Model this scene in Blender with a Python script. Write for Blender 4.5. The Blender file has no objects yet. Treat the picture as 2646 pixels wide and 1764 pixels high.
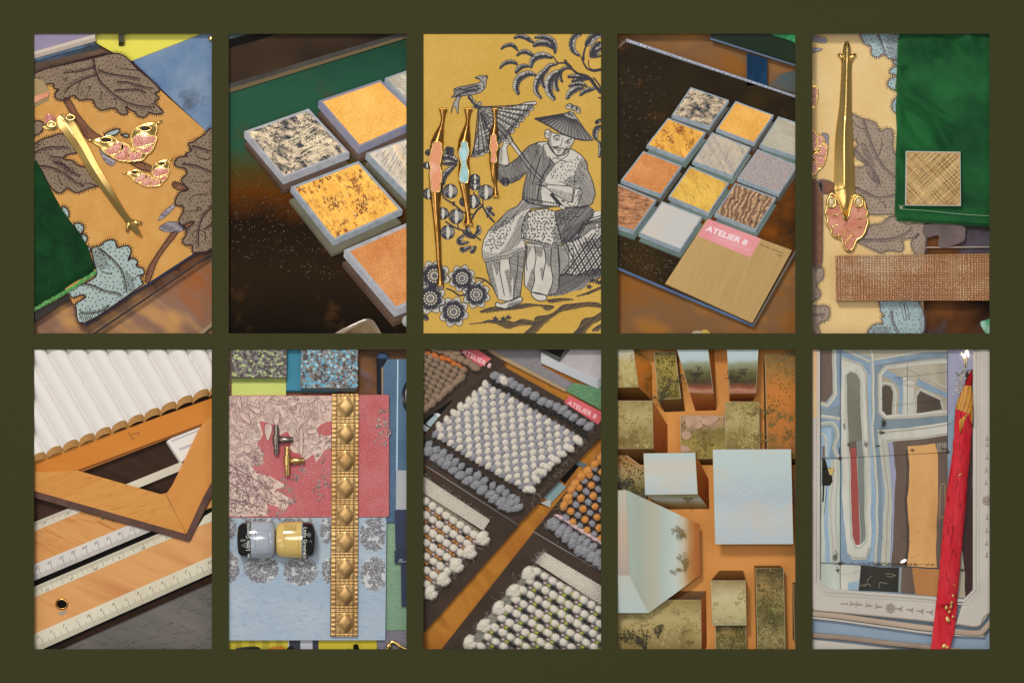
import bpy, bmesh, math, random
from mathutils import Vector, Matrix, noise as mnoise
from mathutils.geometry import tessellate_polygon
random.seed(7)
R = random.Random(11)
sc = bpy.context.scene
COL = sc.collection
S = 0.001                                   # one millimetre for each picture unit

# ------------------------------------------------------------------ camera, world, lamps, exposure
cam_d = bpy.data.cameras.new('camera'); cam = bpy.data.objects.new('camera', cam_d); COL.objects.link(cam)
CAM_H = 16.0
cam.location = (0, 0, CAM_H); cam.rotation_euler = (0, 0, 0)
cam_d.sensor_width = 36.0; cam_d.lens = 36.0 * CAM_H / 2.646
cam_d.clip_start = 0.1; cam_d.clip_end = 100
sc.camera = cam
world = bpy.data.worlds.new('World'); sc.world = world; world.use_nodes = True
bg = world.node_tree.nodes['Background']; bg.inputs[0].default_value = (1.0, 0.985, 0.96, 1); bg.inputs[1].default_value = 0.21
def area(name, loc, size, power, col=(1, 1, 1), target=(0, 0, 0)):
    d = bpy.data.lights.new(name, 'AREA'); d.shape = 'RECTANGLE'; d.size, d.size_y = size; d.energy = power; d.color = col
    o = bpy.data.objects.new(name, d); COL.objects.link(o); o.location = loc
    o.rotation_euler = (Vector(target) - Vector(loc)).to_track_quat('-Z', 'Y').to_euler()
    return o
area('key_softbox', (-3.0, 7.0, 9.5), (2.0, 2.0), 800, (1.0, 0.95, 0.88))
area('fill_softbox', (5.8, 4.6, 9.5), (4.0, 4.0), 110, (1.0, 0.98, 0.96))  # unseen, added so upper-right brass facets catch light
area('right_softbox', (7.5, -2.0, 8.0), (1.6, 5.0), 55, (1.0, 0.98, 0.96))  # unseen, small extra light for facets turned right
area('side_softbox', (-7.5, -1.0, 8.0), (1.6, 6.0), 90, (1.0, 0.97, 0.93))  # unseen, added for handle facets turned left
area('low_softbox', (-5.2, -5.6, 9.0), (4.5, 4.5), 95, (1.0, 0.97, 0.93))  # unseen, added so lower-left brass facets show
area('overhead_softbox', (-1.7, 2.2, 17.5), (5.0, 4.0), 560, (1.0, 0.98, 0.95))  # unseen, added near the camera axis to brighten the metals
sc.view_settings.view_transform = 'Standard'; sc.view_settings.look = 'None'
sc.view_settings.exposure = 0.0; sc.view_settings.gamma = 1.0; sc.view_settings.use_curve_mapping = False
sc.cycles.max_bounces = 6; sc.cycles.use_denoising = True
try: sc.cycles.denoiser = 'OPENIMAGEDENOISE'
except Exception: pass

# ------------------------------------------------------------------ helpers
ZK = {1: .6, 2: .5, 3: .6, 4: .5, 5: .8, 6: .7, 7: .6, 8: .65, 9: .75, 10: .5}       # how deep each opening's display is built
ZO = {1: 2.5, 2: 4, 3: 4, 4: 6, 5: 2, 6: 1.5, 7: 5, 8: 3, 9: 3, 10: 7}
def W(u, v, z=0.0): return Vector(((u - 1323) * S, (882 - v) * S, (z * (ZK.get(PANEL[0], 1.0) if z < 0 else 1.0) + ZO.get(PANEL[0], 0)) * S))
X0 = [78, 580, 1084, 1586, 2088]
PX = [(88, 547), (591, 1050), (1094, 1553), (1596, 2055), (2099, 2557)]
PY = [(88, 861), (903, 1676)]
PANEL = [0]
def q(s, p=None):
    """Points measured on a magnified view of panel p -> picture units. 'b' marks the lower half of the panel."""
    p = p or PANEL[0]
    x0 = X0[(p - 1) % 5]; yt, yb = ((78, 470), (893, 1286))[(p - 1) // 5]
    out = []
    for t in s.split():
        b = t[0] == 'b'
        x, y = (t[1:] if b else t).split(',')
        out.append((x0 + float(x) / 3.92, (yb if b else yt) + float(y) / 3.92))
    return out
def srgb(h):
    h = h.lstrip('#'); o = []
    for i in (0, 2, 4):
        c = int(h[i:i + 2], 16) / 255
        o.append(c / 12.92 if c <= .04045 else ((c + .055) / 1.055) ** 2.4)
    return (*o, 1)
MATS = {}
def mat(name, c, c2=None, rough=.6, metal=0.0, sc_=20, det=4, mix=(.35, .65), bump=0.0, bsc=None, stretch=(1, 1, 1), rot=0.0,
        spec=.3, kind='noise', c3=None, sheen=0.0, dist=0.0, coat=0.0, rvar=0.0, spk=None, alpha=None, trans=0.0, bdist=.001, fine=None):
    if name in MATS: return MATS[name]
    m = bpy.data.materials.new(name); m.use_nodes = True; MATS[name] = m
    nt = m.node_tree; N = nt.nodes; L = nt.links; b = N['Principled BSDF']
    b.inputs['Roughness'].default_value = rough; b.inputs['Metallic'].default_value = metal
    b.inputs['Specular IOR Level'].default_value = spec
    b.inputs['Sheen Weight'].default_value = sheen; b.inputs['Coat Weight'].default_value = coat
    b.inputs['Transmission Weight'].default_value = trans
    if sheen: b.inputs['Sheen Roughness'].default_value = .35
    b.inputs['Base Color'].default_value = srgb(c)
    if metal < .3 and rough < .5 and not coat and spec <= .5: b.inputs['Specular IOR Level'].default_value = min(spec, .05)
    tc = N.new('ShaderNodeTexCoord'); mp = N.new('ShaderNodeMapping')
    mp.inputs['Scale'].default_value = stretch; mp.inputs['Rotation'].default_value = (0, 0, rot)
    oi = N.new('ShaderNodeObjectInfo'); ad = N.new('ShaderNodeVectorMath'); ad.operation = 'ADD'
    ml = N.new('ShaderNodeVectorMath'); ml.operation = 'SCALE'; ml.inputs['Scale'].default_value = 3.7
    cb = N.new('ShaderNodeCombineXYZ')
    for i in range(3): L.new(oi.outputs['Random'], cb.inputs[i])
    rt = N.new('ShaderNodeVectorRotate'); rt.rotation_type = 'Z_AXIS'; rt.inputs['Angle'].default_value = rot
    L.new(tc.outputs['Object'], rt.inputs['Vector'])
    mp.inputs['Rotation'].default_value = (0, 0, 0)
    L.new(cb.outputs[0], ml.inputs[0]); L.new(rt.outputs[0], mp.inputs['Vector']); L.new(mp.outputs[0], ad.inputs[0]); L.new(ml.outputs[0], ad.inputs[1])
    vec = ad.outputs[0]
    def tex(scale, k=kind, d=det):
        if k == 'voronoi':
            t = N.new('ShaderNodeTexVoronoi'); t.inputs['Scale'].default_value = scale; L.new(vec, t.inputs['Vector']); return t.outputs['Color'], t.outputs['Distance']
        if k == 'wave':
            t = N.new('ShaderNodeTexWave'); t.inputs['Scale'].default_value = scale; t.inputs['Distortion'].default_value = dist; t.inputs['Detail'].default_value = d
            t.inputs['Detail Scale'].default_value = 1.5
            L.new(vec, t.inputs['Vector']); return t.outputs['Fac'], t.outputs['Fac']
        t = N.new('ShaderNodeTexNoise'); t.inputs['Scale'].default_value = scale; t.inputs['Detail'].default_value = d; t.inputs['Roughness'].default_value = .6
        t.inputs['Distortion'].default_value = dist
        L.new(vec, t.inputs['Vector']); return t.outputs['Fac'], t.outputs['Fac']
    colsock = None
    if c2:
        t = tex(sc_)
        rp = N.new('ShaderNodeValToRGB'); e = rp.color_ramp.elements
        e[0].position, e[1].position = mix; e[0].color = srgb(c); e[1].color = srgb(c2)
        if c3:
            e2 = e.new((mix[0] + mix[1]) / 2); e2.color = srgb(c3)
        if kind == 'voronoi':
            sp = N.new('ShaderNodeSeparateColor'); L.new(t[0], sp.inputs[0]); L.new(sp.outputs[0], rp.inputs[0]); rp.color_ramp.interpolation = 'CONSTANT'
        else: L.new(t[0], rp.inputs[0])
        colsock = rp.outputs[0]
    if fine:                                   # (colour, scale, low, high): a second layer of marks
        t2 = N.new('ShaderNodeTexNoise'); t2.inputs['Scale'].default_value = fine[1]; t2.inputs['Detail'].default_value = 5; t2.inputs['Roughness'].default_value = .65
        L.new(vec, t2.inputs['Vector'])
        mr = N.new('ShaderNodeMapRange'); mr.inputs['From Min'].default_value = fine[2]; mr.inputs['From Max'].default_value = fine[3]
        L.new(t2.outputs['Fac'], mr.inputs['Value'])
        mx = N.new('ShaderNodeMix'); mx.data_type = 'RGBA'; mx.inputs[7].default_value = srgb(fine[0])
        L.new(mr.outputs[0], mx.inputs[0])
        if colsock: L.new(colsock, mx.inputs[6])
        else: mx.inputs[6].default_value = srgb(c)
        colsock = mx.outputs[2]
    if colsock: L.new(colsock, b.inputs['Base Color'])
    if rvar:
        t = tex(sc_ * 2, 'noise'); mr = N.new('ShaderNodeMapRange'); mr.inputs['To Min'].default_value = max(0.02, rough - rvar); mr.inputs['To Max'].default_value = rough + rvar
        L.new(t[0], mr.inputs['Value']); L.new(mr.outputs[0], b.inputs['Roughness'])
    if bump:
        t = tex(bsc or sc_, 'noise' if kind == 'voronoi' else kind)
        bn = N.new('ShaderNodeBump'); bn.inputs['Strength'].default_value = bump; bn.inputs['Distance'].default_value = bdist
        L.new(t[1], bn.inputs['Height']); L.new(bn.outputs[0], b.inputs['Normal'])
    if alpha is not None: b.inputs['Alpha'].default_value = alpha
    return m

class MB:
    def __init__(s): s.v = []; s.f = []; s.k = 0
    def add(s, vs, fs):
        o = len(s.v); s.v += [Vector(x) for x in vs]; s.f += [tuple(i + o for i in f) for f in fs]
    def prism(s, poly, z0, z1, off=(0, 0), taper=0.0, bev=0.0):
        """Solid from outline poly (top at z1); off shifts the foot, bev rounds the upper edge."""
        n = len(poly)
        cx = sum(p[0] for p in poly) / n; cy = sum(p[1] for p in poly) / n
        if area2(poly) > 0: poly = poly[::-1]          # picture y runs down: make it counter-clockwise seen from above
        rings = []
        rings.append([W(p[0] + off[0] + (p[0] - cx) * taper, p[1] + off[1] + (p[1] - cy) * taper, z0) for p in poly])
        if bev:
            rings.append([W(*p, z1 - bev) for p in poly])
            rings.append([W(*p, z1) for p in inset(poly, bev)])
        else: rings.append([W(*p, z1) for p in poly])
        o = len(s.v)
        for r in rings: s.v += r
        for k in range(len(rings) - 1):
            for i in range(n):
                j = (i + 1) % n
                s.f.append((o + k * n + i, o + k * n + j, o + (k + 1) * n + j, o + (k + 1) * n + i))
        top = o + (len(rings) - 1) * n
        for t in tessellate_polygon([[Vector((v.x, v.y, 0)) for v in rings[-1]]]): s.tri(top + t[0], top + t[1], top + t[2], True)
        for t in tessellate_polygon([[Vector((v.x, v.y, 0)) for v in rings[0]]]): s.tri(o + t[0], o + t[1], o + t[2], False)
    def tri(s, a, b, c, up):
        n = (s.v[b] - s.v[a]).cross(s.v[c] - s.v[a]).z
        s.f.append((a, b, c) if (n > 0) == up else (a, c, b))
    def flat(s, poly, z):
        if len(poly) < 3: return
        o = len(s.v); s.v += [W(*p, z) for p in poly]
        for t in tessellate_polygon([[Vector((x, -y, 0)) for x, y in poly]]): s.tri(o + t[0], o + t[1], o + t[2], True)
    def ribbon(s, pts, w, z, ends=True):
        """Printed line: w is a width or a pair (start, end); pointed when a width is 0."""
        if len(pts) < 2: return
        s.k += 1; z = z + (s.k % 40) * .012
        n = len(pts); L_ = []; Rr = []
        for i, p in enumerate(pts):
            a = pts[max(0, i - 1)]; b = pts[min(n - 1, i + 1)]
            dx, dy = b[0] - a[0], b[1] - a[1]; l = math.hypot(dx, dy) or 1
            t = i / (n - 1)
            if callable(w): h = w(t) / 2
            elif isinstance(w, tuple): h = (w[0] + (w[1] - w[0]) * t) / 2
            else: h = w / 2
            L_.append((p[0] - dy / l * h, p[1] + dx / l * h)); Rr.append((p[0] + dy / l * h, p[1] - dx / l * h))
        o = len(s.v); s.v += [W(*p, z) for p in L_] + [W(*p, z) for p in Rr]
        for i in range(n - 1): s.f.append((o + i, o + i + 1, o + n + i + 1, o + n + i))
    def dot(s, u, v, a, b, ang, z, n=7):
        s.k += 1; z = z + (s.k % 40) * .012
        c, sn = math.cos(ang), math.sin(ang)
        o = len(s.v)
        s.v += [W(u + a * math.cos(t) * c - b * math.sin(t) * sn, v + a * math.cos(t) * sn + b * math.sin(t) * c, z) for t in [2 * math.pi * i / n for i in range(n)]]
        s.f.append(tuple(range(o + n - 1, o - 1, -1)))
    def tube(s, path, rad, n=10, cap=True, flatz=1.0):
        """Round bar along 3-D points (u, v, z) with one radius for each point; flatz squashes it in height."""
        m = len(path); P = [Vector((p[0], -p[1], p[2])) for p in path]
        rad = rad if isinstance(rad, (list, tuple)) else [rad] * m
        o = len(s.v); prev = None
        for i in range(m):
            t = (P[min(m - 1, i + 1)] - P[max(0, i - 1)]).normalized()
            up = Vector((0, 0, 1))
            a = up.cross(t)
            if a.length < 1e-4: a = Vector((1, 0, 0))
            a.normalize()
            if prev is not None and a.dot(prev) < 0: a = -a
            prev = a; b = t.cross(a)
            for k in range(n):
                th = 2 * math.pi * k / n
                d = a * math.cos(th) * rad[i] + b * math.sin(th) * rad[i] * flatz
                pp = P[i] + d
                s.v.append(W(pp.x, -pp.y, pp.z))
        for i in range(m - 1):
            for k in range(n):
                j = (k + 1) % n
                s.f.append((o + i * n + k, o + i * n + j, o + (i + 1) * n + j, o + (i + 1) * n + k))
        if cap:
            s.f.append(tuple(o + k for k in range(n))[::-1]); s.f.append(tuple(o + (m - 1) * n + k for k in range(n)))
    def blob(s, u, v, z, a, b, c, ang=0.0, nu=10, nv=6, wob=0.0, seed=0):
        o = len(s.v); ca, sa = math.cos(ang), math.sin(ang)
        s.v.append(W(u, v, z - c))
        for i in range(1, nv):
            ph = -math.pi / 2 + math.pi * i / nv
            for k in range(nu):
                th = 2 * math.pi * k / nu
                x, y, h = a * math.cos(ph) * math.cos(th), b * math.cos(ph) * math.sin(th), c * math.sin(ph)
                if wob:
                    f = 1 + wob * mnoise.noise(Vector((x * .15 + seed * 7.1, y * .15, h * .15 + seed)))
                    x *= f; y *= f; h *= f
                s.v.append(W(u + x * ca - y * sa, v + x * sa + y * ca, z + h))
        s.v.append(W(u, v, z + c)); top = len(s.v) - 1
        for k in range(nu):
            j = (k + 1) % nu
            s.f.append((o, o + 1 + k, o + 1 + j))
            for i in range(nv - 2): s.f.append((o + 1 + i * nu + k, o + 1 + (i + 1) * nu + k, o + 1 + (i + 1) * nu + j, o + 1 + i * nu + j))
            s.f.append((o + 1 + (nv - 2) * nu + k, top, o + 1 + (nv - 2) * nu + j))
    def patch(s, quad, nu, nv, hz):
        """Surface over a four-cornered outline; hz(a, b) gives height, a across, b down (0..1)."""
        o = len(s.v); A, B, C, D = quad
        for j in range(nv + 1):
            b = j / nv
            for i in range(nu + 1):
                a = i / nu
                u = (A[0] * (1 - a) + B[0] * a) * (1 - b) + (D[0] * (1 - a) + C[0] * a) * b
                v = (A[1] * (1 - a) + B[1] * a) * (1 - b) + (D[1] * (1 - a) + C[1] * a) * b
                h = hz(a, b)
                if isinstance(h, tuple): u += h[1]; v += h[2]; h = h[0]
                s.v.append(W(u, v, h))
        for j in range(nv):
            for i in range(nu):
                k = o + j * (nu + 1) + i
                s.f.append((k, k + nu + 1, k + nu + 2, k + 1))
    def build(s, name, m, parent=None, panel=None, smooth=False, clip=True, kind=None):
        panel = panel or PANEL[0]
        bm = bmesh.new()
        vs = [bm.verts.new(x) for x in s.v]
        for f in s.f:
            try: bm.faces.new([vs[i] for i in f])
            except Exception: pass
        if clip:
            (a, b), (c, d) = PX[(panel - 1) % 5], PY[(panel - 1) // 5]; e = 17
            for co, no in ((W(a - e, 0), (-1, 0, 0)), (W(b + e, 0), (1, 0, 0)), (W(0, c - e), (0, 1, 0)), (W(0, d + e), (0, -1, 0))):
                n_ = Vector(no)
                if any((x - co).dot(n_) > 0 for x in s.v):
                    bmesh.ops.bisect_plane(bm, geom=bm.verts[:] + bm.edges[:] + bm.faces[:], plane_co=co, plane_no=n_, clear_outer=True)
        lone = [v for v in bm.verts if not v.link_faces]
        if lone: bmesh.ops.delete(bm, geom=lone, context='VERTS')
        me = bpy.data.meshes.new(name)
        if bm.verts:
            xs = [v.co for v in bm.verts]
            c0 = Vector(((min(x.x for x in xs) + max(x.x for x in xs)) / 2, (min(x.y for x in xs) + max(x.y for x in xs)) / 2, min(x.z for x in xs)))
        else:
            bm.free(); return None
        for v in bm.verts: v.co -= c0
        if smooth: 
            for f in bm.faces: f.smooth = True
        bm.to_mesh(me); bm.free()
        if smooth == 'auto':
            try: me.set_sharp_from_angle(angle=math.radians(38))
            except Exception: pass
        if m: me.materials.append(m)
        o = bpy.data.objects.new(name, me); COL.objects.link(o)
        o.location = c0
        if parent:
            o.parent = parent; base = parent.location.copy()
            g = parent.parent
            while g: base += g.location; g = g.parent
            o.location = c0 - base
        if kind: o['kind'] = kind
        return o
def area2(p): return sum(p[i][0] * p[(i + 1) % len(p)][1] - p[(i + 1) % len(p)][0] * p[i][1] for i in range(len(p)))
def inset(poly, d):
    n = len(poly); out = []; sg = 1 if area2(poly) > 0 else -1
    for i in range(n):
        a, b, c = poly[i - 1], poly[i], poly[(i + 1) % n]
        e1 = (b[0] - a[0], b[1] - a[1]); e2 = (c[0] - b[0], c[1] - b[1])
        l1 = math.hypot(*e1) or 1; l2 = math.hypot(*e2) or 1
        n1 = (-e1[1] / l1 * sg, e1[0] / l1 * sg); n2 = (-e2[1] / l2 * sg, e2[0] / l2 * sg)
        k = 1 + n1[0] * n2[0] + n1[1] * n2[1]
        if k < .3: k = .3
        out.append((b[0] + (n1[0] + n2[0]) / k * d, b[1] + (n1[1] + n2[1]) / k * d))
    return out
def smooth(pts, n=5, closed=False):
    out = []; m = len(pts)
    if m < 3: return pts
    for i in range(m if closed else m - 1):
        if closed: p0, p1, p2, p3 = pts[i - 1], pts[i], pts[(i + 1) % m], pts[(i + 2) % m]
        else: p0, p1, p2, p3 = pts[max(0, i - 1)], pts[i], pts[i + 1], pts[min(m - 1, i + 2)]
        for k in range(n):
            t = k / n; t2 = t * t; t3 = t2 * t
            out.append(tuple(.5 * (2 * p1[d] + (p2[d] - p0[d]) * t + (2 * p0[d] - 5 * p1[d] + 4 * p2[d] - p3[d]) * t2 + (3 * p1[d] - p0[d] - 3 * p2[d] + p3[d]) * t3) for d in range(len(p1))))
    if not closed: out.append(pts[-1])
    return out
def inside(p, poly):
    c = False; n = len(poly); j = n - 1
    for i in range(n):
        a, b = poly[i], poly[j]
        if (a[1] > p[1]) != (b[1] > p[1]) and p[0] < (b[0] - a[0]) * (p[1] - a[1]) / (b[1] - a[1]) + a[0]: c = not c
        j = i
    return c
def resample(pts, d):
    out = [pts[0]]; acc = 0
    for i in range(len(pts) - 1):
        a, b = pts[i], pts[i + 1]; l = math.hypot(b[0] - a[0], b[1] - a[1])
        while acc + l >= d and l > 1e-9:
            t = (d - acc) / l; a = (a[0] + (b[0] - a[0]) * t, a[1] + (b[1] - a[1]) * t); out.append(a); l = math.hypot(b[0] - a[0], b[1] - a[1]); acc = 0
        acc += l
    return out
def hatch(mb, poly, ang, gap, w, z, bow=0.0, keep=1.0, part=(0, 1)):
    """Engraver's lines clipped to an outline."""
    ca, sa = math.cos(ang), math.sin(ang)
    rp = [(x * ca + y * sa, -x * sa + y * ca) for x, y in poly]
    y0 = min(p[1] for p in rp); y1 = max(p[1] for p in rp); y = y0 + gap * .5
    while y < y1:
        xs = []
        for i in range(len(rp)):
            a, b = rp[i], rp[(i + 1) % len(rp)]
            if (a[1] > y) != (b[1] > y): xs.append(a[0] + (b[0] - a[0]) * (y - a[1]) / (b[1] - a[1]))
        xs.sort()
        for i in range(0, len(xs) - 1, 2):
            if R.random() > keep: continue
            a, b = xs[i], xs[i + 1]; l = b - a
            if l < 1.5: continue
            a2, b2 = a + l * part[0], a + l * part[1]
            pts = []
            for k in range(4):
                t = k / 3; xx = a2 + (b2 - a2) * t; yy = y + bow * math.sin(math.pi * t) * 1.0 + R.uniform(-.12, .12) * gap
                pts.append((xx * ca - yy * sa, xx * sa + yy * ca))
            mb.ribbon(pts, (w * .75, w) if R.random() < .5 else (w, w * .7), z)
        y += gap * R.uniform(.88, 1.12)
def fringe(mb, pts, ln, gap, w, z, side=1, lean=.25):
    """Short hairs standing off an outline."""
    rs = resample(pts, gap)
    for i in range(len(rs) - 1):
        a, b = rs[i], rs[i + 1]; dx, dy = b[0] - a[0], b[1] - a[1]; l = math.hypot(dx, dy) or 1
        nx, ny = -dy / l * side, dx / l * side; k = ln * R.uniform(.7, 1.2); le = lean * R.uniform(.4, 1.6)
        e = (a[0] + nx * k + dx / l * k * le, a[1] + ny * k + dy / l * k * le)
        mid = (a[0] + nx * k * .55, a[1] + ny * k * .55)
        mb.ribbon([a, mid, e], (w, w * .45), z)
def specks(mb, poly, gap, a, b, z, ang=None, skip=0.0):
    x0 = min(p[0] for p in poly); x1 = max(p[0] for p in poly); y0 = min(p[1] for p in poly); y1 = max(p[1] for p in poly)
    y = y0; r = 0
    while y < y1:
        x = x0 + (r % 2) * gap * .5
        while x < x1:
            p = (x + R.uniform(-.28, .28) * gap, y + R.uniform(-.28, .28) * gap)
            if inside(p, poly) and R.random() > skip:
                mb.dot(p[0], p[1], a * R.uniform(.75, 1.25), b * R.uniform(.75, 1.2), (R.uniform(0, 3.14) if ang is None else ang + R.uniform(-.4, .4)), z, 5)
            x += gap
        y += gap * .85; r += 1
def thing(name, label, cat, at, group=None, z=-50):
    o = bpy.data.objects.new(name, None); COL.objects.link(o); o.empty_display_size = .02
    o.location = W(at[0], at[1], z); o['label'] = label; o['category'] = cat
    if group: o['group'] = group
    return o
def tag(o, label, cat, group=None, kind=None):
    if o is None: return None
    o['label'] = label; o['category'] = cat
    if group: o['group'] = group
    if kind: o['kind'] = kind
    return o
def struct(o):
    if o is not None: o['kind'] = 'structure'
    return o
def cen(poly): return (sum(p[0] for p in poly) / len(poly), sum(p[1] for p in poly) / len(poly))
def lerp(a, b, t): return tuple(a[i] + (b[i] - a[i]) * t for i in range(len(a)))
def bil(quad, a, b):
    A, B, C, D = quad; return lerp(lerp(A, B, a), lerp(D, C, a), b)
def lettering(text, name, m, parent, org, ux, uy, z, size, align='LEFT', ext=0.3, sh=0.0):
    """Words as real glyphs lying on a plane: org picture point of the baseline start, ux and uy directions (picture units) of a unit right and up."""
    cu = bpy.data.curves.new(name, 'FONT'); cu.body = text; cu.size = 1.0; cu.align_x = align; cu.extrude = 0.0; cu.resolution_u = 2
    cu.offset = sh
    ob = bpy.data.objects.new(name, cu); COL.objects.link(ob)
    dg = bpy.context.evaluated_depsgraph_get(); me = bpy.data.meshes.new_from_object(ob.evaluated_get(dg))
    bpy.data.objects.remove(ob); bpy.data.curves.remove(cu)
    mb = MB(); mb.v = [W(org[0] + (v.co.x * ux[0] + v.co.y * uy[0]) * size, org[1] + (v.co.x * ux[1] + v.co.y * uy[1]) * size, z) for v in me.vertices]
    mb.f = [tuple(p.vertices) for p in me.polygons]
    bpy.data.meshes.remove(me)
    # make every glyph face the viewer
    if mb.f:
        a, b, c = (mb.v[i] for i in mb.f[0][:3])
        if (b - a).cross(c - a).z < 0: mb.f = [f[::-1] for f in mb.f]
    return mb.build(name, m, parent)

# ------------------------------------------------------------------ the olive board with its ten cut-outs
def olive_board():
    m = mat('olive_card', '#3d3d25', rough=.95, spec=.05)
    xs = [-400] + [x for p in PX for x in p] + [3046]; ys = [-400] + [y for p in PY for y in p] + [2164]
    mb = MB(); idx = {}
    holes = {(2 * i + 1, 2 * j + 1) for i in range(5) for j in range(2)}
    for lay, z in enumerate((0.0, -1.6)):
        for i, x in enumerate(xs):
            for j, y in enumerate(ys):
                idx[i, j, lay] = len(mb.v); mb.v.append(W(x, y, z))
    for i in range(len(xs) - 1):
        for j in range(len(ys) - 1):
            c = [(i, j), (i, j + 1), (i + 1, j + 1), (i + 1, j)]
            if (i, j) in holes:
                for k in range(4):
                    a, b = c[k], c[(k + 1) % 4]
                    mb.f.append((idx[a + (0,)], idx[a + (1,)], idx[b + (1,)], idx[b + (0,)]))
            else:
                mb.f.append(tuple(idx[p + (0,)] for p in c)); mb.f.append(tuple(idx[p + (1,)] for p in c[::-1]))
    o = struct(mb.build('background_board', m, clip=False)); o['label'] = 'flat dark olive background board with ten rectangular openings'
    mb = MB(); mb.prism([(-400, -400), (3046, -400), (3046, 2164), (-400, 2164)], -330, -320)
    o = struct(mb.build('backing_board', m, clip=False)); o['label'] = 'plain olive backing beneath the openings'
olive_board()
# ------------------------------------------------------------------ shared finishes
INK = mat('engraving_ink', '#403e45', rough=.9, spec=.1)
CREAM = mat('engraving_ground', '#cfcbc1', '#c2beb4', rough=.9, spec=.1, sc_=40)
GOLD = mat('polished_brass', '#e8c67e', '#d9b368', rough=.19, metal=1, sc_=14, rvar=.05, bump=.05, bsc=30)
GOLD_DARK = mat('antique_brass', '#b98c4c', '#8f622e', rough=.18, metal=1, sc_=20, rvar=.06)
def hexq(s): return smooth(q(s), 4, True)

def inlay_handle(name, label, spine, inlay, cmat, zb, group):
    """Slim brass furniture handle: flared ends, faceted neck, scalloped enamel inlay."""
    t = thing(name, label, 'handle', spine[0][:2], group, zb)
    mb = MB(); n = len(spine); spine = [(x, y, w, h * .9) for x, y, w, h in spine]; prof = ((-1, 0), (-.95, .55), (-.7, .85), (-.25, .98), (0, 1.0), (.25, .98), (.7, .85), (.95, .55), (1, 0))
    o = 0
    for (x, y, w, h) in spine:
        for a, b in prof: mb.v.append(W(x + a * w, y, zb + b * h))
    k = len(prof)
    for i in range(n - 1):
        for j in range(k - 1): mb.f.append((i * k + j, (i + 1) * k + j, (i + 1) * k + j + 1, i * k + j + 1))
    mb.f.append(tuple(range(k))); mb.f.append(tuple((n - 1) * k + j for j in range(k))[::-1])
    body = mb.build('body', GOLD_DARK, t, smooth='auto')
    top = spine[0]; end = spine[-1]
    for (x, y, w, h), nm in ((top, 'end_cap'), (end, 'end_cap')):
        mb = MB(); d = 4 if y == top[1] else -4
        mb.prism([(x - w * .92, y - 2.2), (x + w * .92, y - 2.2), (x + w * .88, y + 2.2), (x - w * .88, y + 2.2)], zb, zb + h * 1.1, bev=1.5)
        mb.build(nm, GOLD_DARK, t)
    mb = MB(); z = max(s[3] for s in spine) + zb
    pl = smooth(inlay, 4, True)
    mb.prism(pl, zb + 4, z + 1.5, bev=1.0); mb.build('enamel_inlay', cmat, t, smooth='auto')
    mb = MB(); lp = pl + [pl[0], pl[1]]
    mb.tube([(p[0], p[1], z + 1.0) for p in lp], 1.7, 6, cap=False); mb.build('inlay_rim', GOLD, t, smooth=True)
    return t

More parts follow.
